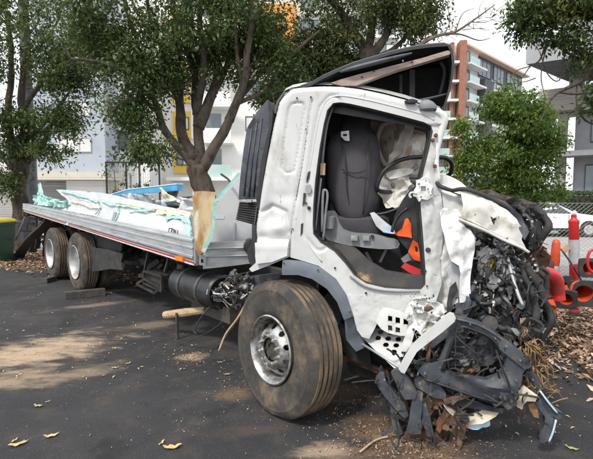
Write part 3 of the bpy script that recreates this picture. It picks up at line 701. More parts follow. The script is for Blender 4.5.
# young bright tree right of the wreck
Y = 8.6; b0 = dep(Y).at(518, 200)
limbs = [([zed(b0, -.05)] + pl(Y, (517, 230), (516, 200), (514, 175), (516, 140), (512, 105)), (.055, .02)),
         (pl(Y, (515, 190), (500, 165), (490, 135), (485, 120)), (.03, .01)), (pl(Y, (515, 180), (532, 160), (545, 135)), (.03, .01)),
         (pl(Y, (516, 200), (480, 175), (462, 150), (455, 128)), (.022, .008)), (pl(Y, (516, 160), (530, 125), (535, 100)), (.02, .008))]
cen = (ell(rs, 514, 145, 8.6, .82, .88, .7, 135, -.35, 1.5) + ell(rs, 510, 105, 8.6, .45, .38, .4, 34, -.4) + ell(rs, 530, 185, 8.5, .75, .4, .5, 46, -.4) + ell(rs, 470, 165, 8.7, .4, .38, .4, 20, -.2)
       + ell(rs, 462, 135, 8.7, .14, .35, .2, 9, -.5) + ell(rs, 545, 150, 8.5, .4, .6, .4, 28, -.3) + ell(rs, 538, 112, 8.6, .2, .22, .2, 9, -.5) + ell(rs, 480, 192, 8.8, .6, .22, .4, 20, -.5))
tree('young_tree', 'bushy bright green young tree between the wrecked front and the white car', limbs, cen, 75, .19, .088, 'bark_pale', 'leaf_light', 31, twig=.005)
# tree whose branches hang in at top right
Y = 6.5
limbs = [([(5.6, 7.0, -.1), (5.55, 7.0, 1.5), (5.4, 6.9, 3.0), (5.0, 6.8, 4.2)], (.2, .12)),
         ([(5.4, 6.9, 3.0)] + pl(Y, (612, 60), (596, 66), (580, 82), (560, 92), (551, 100)), (.07, .012)),
         ([(5.2, 6.85, 3.7)] + pl(Y, (600, 20), (570, 10), (540, 5), (522, 12)), (.07, .012)),
         (pl(Y, (600, 62), (578, 58), (560, 47), (549, 41), (540, 60), (530, 66), (522, 76)), (.024, .007)),
         (pl(Y, (598, 108), (586, 98), (580, 84)), (.02, .008)), (pl(Y, (600, 126), (585, 120), (577, 105), (577, 82)), (.018, .009)),
         (pl(Y, (566, 50), (560, 80), (548, 74), (540, 52)), (.011, .006)), (pl(Y, (551, 100), (545, 112), (541, 122)), (.013, .007)),
         (pl(Y, (560, 92), (575, 94), (596, 93)), (.02, .014)), (pl(Y, (549, 41), (543, 62), (541, 80), (545, 98)), (.010, .006)),
         (pl(Y, (530, 66), (517, 70), (511, 77), (514, 84)), (.009, .004)), (pl(Y, (535, 78), (520, 82), (508, 76)), (.009, .004))]
cen = (ell(rs, 545, 8, 6.4, .55, .34, .5, 60, -.3, 1.6) + ell(rs, 585, 15, 6.4, .55, .45, .6, 60, -.3, 1.6) + ell(rs, 525, 30, 6.4, .16, .2, .2, 10, -.5) + ell(rs, 565, 36, 6.4, .28, .16, .3, 14, -.4)
       + ell(rs, 590, 62, 6.5, .26, .26, .3, 16, -.4) + ell(rs, 592, 98, 6.5, .14, .22, .2, 8, -.5) + ell(rs, 620, -30, 6.6, 1.2, .9, 1.0, 40, -.5) + ell(rs, 560, -20, 6.6, .8, .3, .8, 26, -.5))
tree('overhanging_tree', 'tree reaching in from the right edge with bare twigs below dark leaves', limbs, cen, 46, .15, .082, 'bark', 'leaf_dark', 41, twig=.005)
# leafless branch against the sky: belongs to a tree standing behind the cab
Y = 11.0; b0 = dep(Y).at(402, 200)
limbs = [([zed(b0, -.1)] + pl(Y, (402, 190), (402, 120), (398, 80), (402, 55)), (.16, .08)),
         (pl(Y, (402, 58), (425, 42), (440, 35), (455, 32), (470, 22), (482, 14), (495, 5)), (.06, .012)),
         (pl(Y, (440, 35), (458, 34), (478, 40), (490, 38)), (.03, .008)), (pl(Y, (455, 32), (462, 14), (474, 8)), (.018, .006)),
         (pl(Y, (470, 22), (486, 22), (497, 18)), (.014, .005)), (pl(Y, (462, 30), (480, 28), (490, 30)), (.012, .005)), (pl(Y, (425, 42), (430, 20), (445, 8)), (.02, .006)),
         (pl(Y, (445, 34), (450, 20), (447, 5), (452, -8)), (.015, .005)), (pl(Y, (478, 18), (480, 6), (488, -4)), (.01, .004))]
for q in range(26):
    px = rs.uniform(440, 496); py = 40 - (px - 440) * .45 + rs.uniform(-8, 6)
    limbs.append((pl(Y, (px, py), (px + rs.uniform(-4, 12), py + rs.uniform(-10, 4)), (px + rs.uniform(4, 18), py + rs.uniform(-15, 8))), (.009, .003)))
tree('bare_tree', 'nearly leafless tree whose bare branch crosses the sky above the deflector', limbs, ell(rs, 418, 25, 11.2, .45, .5, .5, 20, -.3), 50, .25, .11, 'bark_pale', 'leaf_olive', 51)
# ------------------------------------------------------------------ hedges, pole, mesh panel
def hedge(name, label, x0, x1, y0, y1, h, n, mat, seed):
    r = np.random.RandomState(seed); t = empty(name, ((x0 + x1) / 2, y0, 0), label, 'hedge')
    m = MB(); m.bx(x0 + .15, y0 + .15, 0, x1 - .15, y1 - .15, h - .15); m.build('stems', M['bark'], t)
    P = np.stack([r.uniform(x0, x1, n), r.uniform(y0, y1, n), r.uniform(0, h, n)], 1)
    k = n // 2; P[:k, 1] = y0 + r.normal(0, .05, k) + .06 * np.sin(P[:k, 0] * 3); P[k:k + n // 4, 2] = h + r.normal(0, .05, n // 4)
    a = r.normal(0, 1, (n, 3)); a /= np.linalg.norm(a, axis=1)[:, None]; b = np.cross(a, r.normal(0, 1, (n, 3))); b /= np.linalg.norm(b, axis=1)[:, None]
    s = .09
    V = np.stack([P, P + a * s * .5 + b * s * .35, P + a * s, P + a * s * .5 - b * s * .35], 1).reshape(-1, 3)
    quads('leaves', V, M[mat], t)
hedge('hedge', 'clipped green hedge behind the white parked car', 5.0, 20, 21.5, 23, 1.85, 26000, 'hedge_leaf', 3)
hedge('hedge', 'dark hedge mass behind the young tree and cab front', 3.2, 7.0, 13.5, 15, 1.6, 15000, 'hedge_leaf', 6)
p = dep(14).at(32, 200)
t = empty('power_pole', (p.x, 14, 0), 'thick grey concrete power pole behind the leftmost tree', 'pole')
m = MB(); m.lathe((p.x, 14, -.1), (0, 0, 1), [(0, .19), (9.5, .135)], 20); m.build('pole', M['pole_grey'], t, smooth=40)
for z_ in (3.0, 4.3): m = MB(); m.lathe((p.x, 14, z_), (0, 0, 1), [(0, .185), (0.06, .185)], 20); m.build('strap', M['galvanised'], t)
F = dep(12.5); a = F.at(106, 160); b = F.at(159, 160)
t = empty('mesh_screen', ((a.x + b.x) / 2, 12.5, 0), 'black framed mesh screen with climber on it behind the tray load', 'screen')
m = MB(); zt = F.at(106, 163).z
for x in (a.x, a.x + .56, b.x - .56, b.x): m.bx(x - .02, 12.48, 0, x + .02, 12.52, zt)
m.bx(a.x - .02, 12.475, zt, b.x + .02, 12.525, zt + .04); m.build('frame', M['mesh_black'], t)
m = MB()
for i in range(24):
    x = a.x + (b.x - a.x) * i / 23; m.bx(x - .003, 12.497, .1, x + .003, 12.503, zt)
for i in range(26): m.bx(a.x, 12.494, .1 + i * .1, b.x, 12.4969, .104 + i * .1)
props(m.build('wire_mesh', M['galvanised'], t), kind='stuff')
cc = [Vector((rs.uniform(a.x, b.x), 12.45 + rs.gauss(0, .06), rs.uniform(.5, 2.6))) for _ in range(26)]
tree('climbing_plant', 'sparse climber growing on the black framed mesh screen', [([(a.x + .25, 12.42, 0), (a.x + .3, 12.42, 1.2), (a.x + .25, 12.42, 2.4)], (.02, .01)), ([(b.x - .5, 12.42, 0), (b.x - .6, 12.42, 1.2), (b.x - .5, 12.42, 2.5)], (.02, .01)), ([(a.x + .3, 12.42, 1.0), (a.x + .8, 12.42, 1.6), (a.x + 1.0, 12.42, 2.3)], (.015, .008))],
     cc, 34, .13, .09, 'bark', 'leaf_dark', 61, twig=.006, cat='climber')
# thin wires strung across the white ground floor
m = MB()
for z in (1.75, 2.05, 2.35): m.tube([(-9.5, 16, z), (-6.0, 16, z)], .006, 4)
for x in (-9.5, -6.0): m.bx(x - .03, 15.97, 0, x + .03, 16.03, 2.45)
m.build('wire_fence', M['galvanised'], label='three strand wire fence in front of the white ground floor wall', cat='fence')
# ------------------------------------------------------------------ chain-link fence on the right
FA = Vector((2.3, 8.1, 0)); FBv = Vector((6.2, 6.4, 0)); Hf = 1.55
t = empty('chain_link_fence', tuple((FA + FBv) / 2), 'chain link fence between the leaf litter and the street, right', 'fence')
u = (FBv - FA); Lf = u.length; u.normalize()
m = MB(); p = .065; ns = int(Lf / p)
def fp(s, z): q = FA + u * min(max(s, 0), Lf); return Vector((q.x, q.y, z))
nrm = Vector((-u.y, u.x, 0))
for i in range(-int(Hf / p), ns):
    for sgn in (0, 1):
        s0 = i * p if sgn == 0 else (i + int(Hf / p)) * p
        s1 = s0 + Hf if sgn == 0 else s0 - Hf
        z0, z1 = .03, Hf
        if s0 < 0: z0 += -s0; s0 = 0
        if s1 > Lf: z1 -= s1 - Lf; s1 = Lf
        if s0 > Lf: z0 += s0 - Lf; s0 = Lf
        if s1 < 0: z1 -= -s1; s1 = 0
        if z1 - z0 < .03: continue
        m.tube([fp(s0, z0) + nrm * (.003 * sgn), fp(s1, z1) + nrm * (.003 * sgn)], .0017, 3, cap=False)
props(m.build('chain_mesh', M['galvanised'], t), kind='stuff')
for s in (0, Lf * .30, Lf):
    m = MB(); q = fp(s, 0); m.lathe(q, (0, 0, 1), [(-.05, .024), (Hf + .08, .024), (Hf + .1, .012)], 10); m.build('post', M['galvanised'], t, smooth=40)
m = MB(); m.tube([fp(0, Hf), fp(Lf, Hf)], .004, 6); m.build('top_wire', M['galvanised'], t, smooth=40)
m = MB(); m.tube([fp(0, .75), fp(Lf, .75)], .0035, 5); m.build('line_wire', M['galvanised'], t)
# ------------------------------------------------------------------ white parked car
def car():
    F = dep(18); xw = F.at(588.5, 230).x; x0 = xw - 3.45          # x0: tail
    t = empty('parked_car', (x0 + 2.1, 18.8, 0), 'white parked hatchback behind the chain link fence, right edge', 'car')
    st = [(0, .55, .80, .62), (.08, .35, 1.02, .76), (.35, .28, 1.28, .82), (.7, .26, 1.40, .84), (1.5, .25, 1.47, .85), (2.2, .25, 1.44, .85), (2.7, .26, 1.24, .85), (3.1, .26, .98, .85), (3.6, .28, .90, .82), (4.05, .30, .78, .74), (4.22, .38, .62, .60)]
    m = MB(); loops = []
    for (x, zb, zt, hw) in st:
        belt = min(.92, zt - .02); L = []
        tw = hw * (.66 if zt > 1.1 else .86)
        sec = [(-hw * .9, zb), (-hw, zb + .1), (-hw, (zb + belt) / 2), (-hw * .985, belt), (-(hw + tw) / 2 * .99, (belt + zt) / 2 + .02), (-tw, zt - .05), (-tw * .7, zt), (0, zt + .02)]
        sec = sec + [(-a, z) for a, z in reversed(sec[:-1])]
        loops.append([(x0 + x, 18 + .85 + a, z) for a, z in sec])
    m.loft(loops, closed=True, caps=True); m.build('body', M['car_paint'], t, smooth=35)
    def sidey(z): return 18 + .85 - (.85 - max(0, z - .90) * .55) - .012
    for P in ([(.55, .97), (1.42, .99), (1.42, 1.36), (.95, 1.36)], [(1.5, .99), (2.75, .98), (2.25, 1.34), (1.5, 1.37)]):
        m = MB(); m.prism([(x0 + x, sidey(z), z) for x, z in P], (0, .02, .0)); m.build('side_window', M['car_glass'], t)
    m = MB(); m.prism([(x0 + 2.42, 18.25, 1.36), (x0 + 2.42, 19.45, 1.36), (x0 + 3.12, 19.5, 1.0), (x0 + 3.12, 18.2, 1.0)], (.02, 0, .03)); m.build('windscreen', M['car_glass'], t)
    m = MB(); m.lathe((x0 + 2.78, 17.92, 1.02), (1, 0, 0), [(-.06, .02), (-.05, .07), (.02, .09), (.08, .05)], 12); m.build('mirror', M['car_paint'], t, smooth=40)
    for x in (.85, 1.95):
        m = MB(); m.bx(x0 + x, 17.975, .84, x0 + x + .2, 18.0, .87); m.build('door_handle', M['car_paint'], t)
    m = MB()
    for x in (1.46, 2.62): m.bx(x0 + x, 17.985, .38, x0 + x + .012, 17.999, .93)
    m.build('door_gap', M['black_rubber'], t)
    m = MB(); m.bx(x0 + 1.2, 17.982, .28, x0 + 2.95, 18.05, .38); m.build('sill_trim', M['black_plastic'], t)
    m = MB(); m.lathe((x0 + 4.05, 18.12, .70), (1, -.6, .2), [(0, .11), (.08, .10), (.12, .05)], 12); m.build('headlight', M['window_glass'], t, smooth=40)
    m = MB(); m.lathe((x0 + .12, 18.1, .88), (-1, -.5, 0), [(0, .10), (.06, .09), (.09, .04)], 12); m.build('tail_light', M['red_tape'], t, smooth=40)
    for x in (.72, 3.45):
        for yy, sg in ((17.99, 1), (19.71, -1)):
            c = Vector((x0 + x, yy, .31))
            m = MB(); m.lathe(c, (0, sg, 0), [(.0, .2), (-.015, .22), (-.02, .29), (.02, .315), (.2, .315)], 28); w = m.build('wheel', M['tyre_rubber'], t, smooth=40)
            m = MB(); m.lathe(c, (0, sg, 0), [(-.016, .205), (-.02, .19), (.02, .17), (.02, .06), (-.01, .05), (-.012, 0)], 24)
            for q in range(7):
                th = q * 2 * math.pi / 7; m.bar(c + Vector((math.cos(th) * .05, -.01 * sg, math.sin(th) * .05)), c + Vector((math.cos(th) * .19, -.01 * sg, math.sin(th) * .19)), .03, .03, up=(0, 1, 0))
            m.build('rim', M['rim_silver'], w, smooth=40)
    m = MB(); m.lathe((x0 + 3.45, 17.988, .31), (0, 1, 0), [(0, .37), (.01, .37), (.01, .3), (0, .3)], 28, ring=True); m.build('wheel_arch', M['black_rubber'], t)
car()
# ------------------------------------------------------------------ wheelie bins
def bin_(loc, w, d, h, body, lid, label):
    x, y = loc; t = empty('wheelie_bin', (x, y, 0), label, 'bin')
    m = MB()
    def rect(wx, dy, z, oy=0): return [(x - wx / 2, y - dy / 2 + oy, z), (x + wx / 2, y - dy / 2 + oy, z), (x + wx / 2, y + dy / 2, z), (x - wx / 2, y + dy / 2, z)]
    m.loft([rect(w * .78, d * .68, .06), rect(w * .9, d * .9, h * .6), rect(w * .95, d * .97, h - .08)], caps=True); m.build('body', M[body], t)
    m = MB(); m.loft([rect(w * 1.0, d * 1.0, h - .12), rect(w * 1.0, d * 1.0, h - .06)], caps=True); m.build('rim', M[body], t)
    m = MB(); m.loft([rect(w * 1.04, d * 1.04, h - .055), rect(w * 1.04, d * 1.04, h - .02), rect(w * .9, d * .9, h + .03), rect(w * .5, d * .5, h + .05)], caps=True); m.build('lid', M[lid], t, smooth=30)
    m = MB(); m.tube([(x - w * .4, y + d * .58, h - .04), (x + w * .4, y + d * .58, h - .04)], .016, 8); m.build('handle', M[body], t)
    for s in (-1, 1):
        m = MB(); m.lathe((x + s * w * .40, y + d * .38, .1), (1, 0, 0), [(-.03, .03), (-.03, .1), (.03, .1), (.03, .03)], 18); m.build('wheel', M['black_rubber'], t)
bp_ = G(4, 264); bin_((bp_.x - .36, bp_.y + .3), .60, .7, 1.07, 'bin_green', 'bin_yellow', 'dark green wheelie bin with a yellow lid beside the leftmost tree')
bp_ = G(19, 254); bin_((bp_.x - .05, bp_.y + .3), .36, .5, .95, 'cladding_dark', 'cladding_dark', 'narrow dark grey bin between the green bin and the tray')
# ------------------------------------------------------------------ the wrecked truck
TR = empty('wrecked_truck', (-1.6, 5.2, 0), 'wrecked white flatbed truck with its cab front torn open and door missing', 'truck')
def T(px, py, d=0.0): return TRK.at(px, py, d)
def K(px, py, d=0.0): return CAB.at(px, py, d)
def dwn(p, k): return Vector((p[0], p[1], p[2] - k))
tu, tw_ = TRK.u, TRK.w
# -- tray: side rail with ribs, drawn out along the truck
RT, RB, FT, FB_ = T(23, 203.5, -.05), T(23, 211.5, -.05), T(193, 239, -.05), T(193, 266, -.05)
prof = [(0, .10), (0, 0), (.05, -.010), (.12, -.010), (.14, .000), (.30, .000), (.32, -.007), (.38, -.007), (.40, .000), (.62, .000), (.64, -.008), (.72, -.008), (.74, 0), (.82, .012), (.86, .012), (1.0, .012), (1.0, .06)]
def railpt(s, v, o): return RT.lerp(FT, s).lerp(RB.lerp(FB_, s), v) + tw_ * o
m = MB(); L = []
for i in range(25):
    s = i / 24; w = .006 * noise.noise(Vector((s * 14, 0, 3)))
    L.append([railpt(s, v, o + w) for v, o in prof] + [railpt(s, .95, .08), railpt(s, .05, .08)])
m.loft(L, closed=True, caps=True); RAIL = m.build('side_rail', M['alu_rail'], TR)
for name, v0, v1, mt in (('red_stripe', .865, .925, 'red_tape'), ('white_stripe', .93, .985, 'white_tape')):
    m = MB(); m.loft([[railpt(s, v0, .0085), railpt(s, v1, .0085), railpt(s, v1, .012), railpt(s, v0, .012)] for s in [i / 24 for i in range(25)]], caps=True)
    m.build(name, M[mt], RAIL)
m = MB(); m.box(railpt(.965, .88, .0), (tu, (0, 0, 1), tw_), (.16, .045, .03)); m.build('marker_lamp', M['orange_lens'], RAIL)
m = MB(); m.box(railpt(.45, .86, .0), (tu, (0, 0, 1), tw_), (.10, .04, .03)); m.build('marker_lamp', M['white_tape'], RAIL)
m = MB(); m.box(railpt(1.0, .5, .03) + tu * .03, (tu, (0, 0, 1), tw_), (.04, .22, .06)); m.build('rail_end_post', M['galvanised'], RAIL)
# deck: boards across, sloping with the rail
def deck(s, e, z): return RT.lerp(FT, s).lerp(RB.lerp(FB_, s), .55) + tw_ * e + Vector((0, 0, z))
for k in range(10):
    e0 = .10 + k * .215
    m = MB(); m.loft([[deck(s, e0, 0), deck(s, e0 + .208, 0), deck(s, e0 + .208, -.05), deck(s, e0, -.05)] for s in (0, .5, 1.0)], caps=True); m.build('deck_plank', M['alu_rail'], TR)
m = MB(); m.loft([[p + tw_ * 2.38 for p in l] for l in L[::6]], caps=True); m.build('far_side_rail', M['alu_rail'], TR)
m = MB(); m.loft([[deck(0, 0.0, .05) - tu * .02, deck(0, 0, -.2) - tu * .02, deck(0, 0, -.2) - tu * .08, deck(0, 0, .05) - tu * .08], [deck(0, 2.35, .05) - tu * .02, deck(0, 2.35, -.2) - tu * .02, deck(0, 2.35, -.2) - tu * .08, deck(0, 2.35, .05) - tu * .08]], caps=True)
m.build('rear_bar', M['steel_dark'], TR)
for k in range(9):
    s = .06 + k * .11
    m = MB(); m.bar(deck(s, .06, -.11), deck(s, 2.3, -.11), .06, .10); m.build('cross_member', M['chassis'], TR)
for e in (.72, 1.55):
    m = MB(); m.loft([[deck(s, e, -.17), deck(s, e + .09, -.17), deck(s, e + .09, -.42), deck(s, e, -.42)] for s in (0.02, .5, 1.0)] +
                     [[p + tu * 2.2 + Vector((0, 0, -.06)) for p in [deck(1.0, e, -.17), deck(1.0, e + .09, -.17), deck(1.0, e + .09, -.42), deck(1.0, e, -.42)]]], caps=True); m.build('chassis_rail', M['chassis'], TR)
# -- front wheel
def wheel(c, out_, R=.52, W=.29, deep=.09, rimmat='rim_steel', front=True, detail=True, parent=TR):
    """c: centre of the outer face of the tyre, out_: unit vector away from the truck"""
    out_ = Vector(out_).normalized(); inn = -out_
    rr = .258 if front else .295
    P = [(.035, rr - .012), (.02, rr), (.004, rr + .03), (0, rr + .06), (.0, R * .80), (.004, R * .84), (.0, R * .87), (.012, R * .93), (.03, R * .975)]
    t = []
    nr_ = 5; tw = W - .07
    for k in range(nr_):
        a = .035 + tw * k / nr_; b = .035 + tw * (k + 1) / nr_; cr = 1 - .012 * (abs((k + .5) / nr_ - .5) * 2) ** 2
        t += [(a + .006, R * cr), (b - .006, R * cr), (b - .004, R * cr - .008), (b + .003, R * cr - .008)]
    P += t[:-2] + [(W - .03, R * .975), (W - .012, R * .93), (W, R * .85), (W - .01, rr + .03), (W - .03, rr - .012)]
    m = MB(); m.lathe(c, inn, P, 72, ring=True)
    if front:                                        # the tyre bulges and flattens where it carries the truck
        m.v = [((x, y, z) if z > c[2] - R * .55 else (x + (x - (c[0] + inn.x * W / 2)) * .05 * min(1, (c[2] - R * .55 - z) / .2), y + (y - (c[1] + inn.y * W / 2)) * .05 * min(1, (c[2] - R * .55 - z) / .2), max(z, .004 + (c[2] - R)))) for x, y, z in m.v]
        m.v = [(x, y, max(z, .022)) for x, y, z in m.v]
    w = m.build('wheel', M['tyre_rubber'], parent, smooth=28)
    if not detail: return w
    a = Vector((0, 0, 1)) - inn * inn.z; a.normalize(); b = inn.cross(a)
    def P3(h, r, th): return Vector(c) + inn * h + (a * math.cos(th) + b * math.sin(th)) * r
    # mud caked on the tread
    if True:
        m = MB()
        for k in range(nr_):
            x0 = .035 + tw * k / nr_ + .004; x1 = .035 + tw * (k + 1) / nr_ - .006
            Ls = []
            for j in range(72):
                th = 2 * math.pi * j / 72; h = .0058 + .0022 * noise.noise(Vector((th * 7, k * 2.1, 0)))
                Ls.append([P3(x0 + .004, R * .988, th), P3(x0 + .006, R + h - .004, th), P3(x1 - .004, R + h - .004, th), P3(x1, R * .988, th)])
            Ls.append(Ls[0]); m.loft(Ls, closed=False)
        m.v = [(x, y, max(z, .018)) for x, y, z in m.v]
        props(m.build('tread_mud', M['tyre_mud'], w, smooth=40), kind='stuff')
    # rim: flange and barrel, then the pierced disc
    m = MB()
    if front:
        prof_ = [(.03, rr - .012), (-.006, rr + .004), (-.012, rr - .006), (.0, rr - .022), (.02, rr - .03), (.05, rr - .040), (.15, rr - .046), (.2, rr - .03), (W - .03, rr - .012)]
    else:
        prof_ = [(.03, rr - .012), (-.006, rr + .004), (-.012, rr - .006), (.0, rr - .022), (.03, rr - .04), (.12, rr - .06), (deep, rr - .07), (deep + .02, rr * .6), (deep + .03, rr * .42), (deep + .1, rr * .40)]
    m.lathe(c, inn, prof_, 56, cap=False); rim = m.build('rim', M[rimmat], w, smooth=35)
    if front:
        # outward-dished disc with ten hand holes, drawn flat then pressed into shape
        fr = Frame(c, b, a)                          # w axis = a x b
        sg = 1 if fr.w.dot(inn) > 0 else -1
        ro, ri = rr - .045, .088
        outl = [(ro * math.cos(i * math.pi / 30), ro * math.sin(i * math.pi / 30)) for i in range(60)]
        hol = [[(ri * math.cos(i * math.pi / 12), ri * math.sin(i * math.pi / 12)) for i in range(24)]]
        for q in range(10):
            th = (q + .5) * 2 * math.pi / 10; rc = .172
            hol.append([(rc * math.cos(th) + .018 * math.cos(i * math.pi / 6) * math.cos(th) - .022 * math.sin(i * math.pi / 6) * math.sin(th), rc * math.sin(th) + .018 * math.cos(i * math.pi / 6) * math.sin(th) + .022 * math.sin(i * math.pi / 6) * math.cos(th)) for i in range(12)])
        def dish(px, py, s, t_):
            r = math.hypot(s, t_); x = (r - .135) / (ro - .135)
            return sg * (-.004 if x < 0 else -.004 + .10 * x ** 1.5)
        plate('disc', fr, outl, 0, .010 * sg, M[rimmat], rim, holes=hol, local=True, res=.018, fn=dish, smooth=40)
        m = MB(); m.lathe(c, inn, [(.03, .0), (.03, .045), (.015, .05), (.015, .08), (.10, .086), (.14, .086)], 28); hub = m.build('hub', M['hub_dirty'], w, smooth=40)
        for q in range(10):
            th = q * 2 * math.pi / 10; m = MB()
            m.lathe(P3(-.034, .108, th), inn, [(0, .0), (0, .009), (.008, .013), (.03, .016)], 6); m.build('wheel_nut', M['rim_steel'], rim)
        for q in range(6):
            th = q * math.pi / 3 + .3; m = MB(); m.lathe(P3(.002, .068, th), inn, [(0, .007), (.02, .008)], 6); m.build('hub_bolt', M['hub_dirty'], hub)
    else:
        m = MB(); m.lathe(c, inn, [(deep - .07, 0), (deep - .07, .07), (deep - .03, .085), (deep + .05, .09)], 24); m.build('hub', M['rim_silver'], w, smooth=40)
        for q in range(10):
            th = q * 2 * math.pi / 10; m = MB(); m.lathe(P3(deep - .01, .135, th), inn, [(0, .012), (.03, .014)], 6); m.build('wheel_nut', M['rim_silver'], rim)
    return w
fwc = Vector((-.20, 3.25, .50)); fo = Vector((-math.sin(R_(51)), -math.cos(R_(51)), .05))
wheel(fwc, fo, R=.515, W=.30, front=True)
m = MB(); m.bar(fwc - fo * .25, fwc - fo * 2.1 + Vector((0, 0, .02)), .13, .12); m.build('front_axle', M['chassis'], TR)
far = fwc - fo * 2.15; far.z = .5; wheel(far, -fo, front=True, detail=False)
# -- rear wheels, two axles of twins
out_ = -tw_
for (px, py) in ((74.5, 261), (50, 253)):
    c = T(px, py, .0); c.z = .515
    wheel(c, out_, R=.515, W=.27, deep=.19, rimmat='rim_silver', front=False)
    wheel(c - out_ * .32, out_, R=.515, W=.27, front=False, detail=False)
    wheel(c - out_ * 1.6, out_, R=.515, W=.27, front=False, detail=False); wheel(c - out_ * 1.95, out_, R=.515, W=.27, front=False, detail=False)
    m = MB(); m.bar(c - out_ * .25, c - out_ * 2.0, .16, .16); m.lathe(c - out_ * 1.15 - tu * .22, tu, [(0, .1), (.08, .2), (.3, .22), (.44, .1)], 20); m.build('rear_axle', M['chassis'], TR)
rr9 = random.Random(3); m = MB()
for i in range(26):
    p = T(rr9.uniform(26, 50), rr9.uniform(216, 244), rr9.uniform(.1, .5)); q = Vector((rr9.gauss(0, 1), rr9.gauss(0, 1), rr9.gauss(0, 1))).normalized() * rr9.uniform(.1, .3)
    m.bar(p, p + q, rr9.uniform(.03, .12), rr9.uniform(.02, .05))
m.build('tail_fittings', M['chassis'], TR, kind='stuff')
# mudguards: arc between axles and forward flap panel
c1 = T(74.5, 261, .0)
m = MB()
plate('mudguard', TRK, [(84, 243), (96, 248), (110, 250), (121, 254), (120, 262), (122, 270), (110, 269), (98, 271), (84, 272), (83, 270), (90, 262), (92, 257), (88, 250)], .12, .02, M['black_rubber'], TR, res=.08, amp=.03, freq=3)
plate('mudguard', TRK, [(88, 228), (104, 233), (121, 243), (121, 258), (100, 250), (84, 244)], .25, .03, M['chassis'], TR, res=.1, amp=.04, freq=3)
def strip(name, F, a, b, half, mat, parent, thick=.02, **kw):
    """bent band following sight points a -> with a half width in metres, standing across"""
    pass
# bent rubber flaps at the tray's tail
m = MB()
def band(mb, pts, off, thick):
    L = []
    P = crom(pts, 5)
    for i, p in enumerate(P):
        t = (P[min(i + 1, len(P) - 1)] - P[max(i - 1, 0)]).normalized(); n = t.cross(Vector(off).normalized()).normalized() * thick
        L.append([p, p + Vector(off), p + Vector(off) + n, p + n])
    mb.loft(L, caps=True)
band(m, [T(46, 216, .1), T(40, 224, .05), T(28, 235, .0), T(18, 247, -.02), T(12, 260, -.02)], tw_ * .24, .05); m.build('rear_flap', M['black_rubber'], TR, smooth=40)
m = MB(); band(m, [T(40, 222, .3), T(33, 236, .3), T(29, 252, .25)], tw_ * .16, .03); m.build('rear_flap', M['black_rubber'], TR, smooth=40)
m = MB(); band(m, [T(47, 214, .3), T(44, 232, .25), T(42, 256, .25)], tw_ * .5, .03); m.build('mud_flap', M['black_rubber'], TR, smooth=40)
m = MB(); m.tube([T(27, 213, .02), T(22, 226, .0), T(16, 240, .02)], .025, 8, k=4); m.build('bent_bracket', M['galvanised'], TR, smooth=40)
# -- fuel tank and frames under the deck
a = T(167, 288, .02); b = T(207, 290, .02); a.z = b.z = (a.z + b.z) / 2
ax = (b - a).normalized(); Lk = (b - a).length
m = MB(); r = .185
m.lathe(a + tw_ * r, ax, [(0, 0), (0, r * .6), (.01, r * .62), (.0, r * .86), (.02, r * .96), (.05, r), (Lk - .05, r), (Lk - .02, r * .96), (Lk, r * .86), (Lk - .02, r * .7), (Lk - .02, 0)], 36); tank = m.build('fuel_tank', M['black_plastic'], TR, smooth=35)
for q in (.28, .72):
    m = MB(); m.lathe(a + tw_ * r + ax * (Lk * q), ax, [(-.025, r + .001), (-.025, r + .008), (.025, r + .008), (.025, r + .001)], 36, ring=True); m.build('tank_strap', M['steel_dark'], tank)
m = MB(); m.lathe(a + tw_ * (r * .7) + ax * (Lk * .12) + Vector((0, 0, r * .92)), (0, 0, 1), [(0, .05), (.05, .05), (.06, .03)], 14); m.build('filler_cap', M['steel_dark'], tank)
plate('tank_dent', Frame(b + tw_ * r * 1.0, tw_, (0, 0, 1)), [(-.12, -.06), (.02, -.08), (.08, .02), (.03, .09), (-.08, .06)], -.012, -.006, M['galvanised'], tank, local=True, res=.03, amp=.01, freq=12, sm=3)
m = MB()
for (p, q) in (((144, 271), (162, 276)), ((144, 271), (144, 283)), ((144, 283), (162, 291)), ((137, 284), (145, 279)), ((137, 284), (155, 293)), ((155, 293), (161, 288)), ((145, 279), (161, 288)), ((162, 276), (162, 291)), ((149, 250), (145, 270)), ((169, 258), (165, 272))):
    m.bar(T(*p, .05), T(*q, .05), .03, .03)
m.build('step_frame', M['steel_black'], TR)
plate('toolbox_side', TRK, [(144.5, 271), (162, 276), (162, 288), (145, 281)], .08, .25, M['chassis'], TR, res=.1, amp=.01)
m = MB(); m.lathe(T(128, 265, .35), tw_, [(0, 0), (0, .11), (.05, .13), (.3, .13), (.3, 0)], 20); m.build('air_tank', M['chassis'], TR, smooth=40)
m = MB(); m.lathe(T(142, 262, .45), tu, [(0, 0), (0, .07), (.3, .07), (.3, 0)], 16); m.build('air_tank', M['chassis'], TR, smooth=40)
m = MB(); mm_ = MB()
for i in range(70):
    p = T(rr9.uniform(122, 215), 0, 0) if False else (lambda x_: T(x_, rr9.uniform(258, 272 + (x_ - 122) * .30), rr9.uniform(.25, .9)))(rr9.uniform(122, 214)); q = Vector((rr9.gauss(0, 1), rr9.gauss(0, 1), rr9.gauss(0, .7))).normalized() * rr9.uniform(.06, .22)
    (m if i % 2 else mm_).bar(p, p + q, rr9.uniform(.02, .10), rr9.uniform(.02, .07))
m.build('underfloor_fittings', M['chassis'], TR, kind='stuff'); mm_.build('underfloor_brackets', M['steel_black'], TR, kind='stuff')
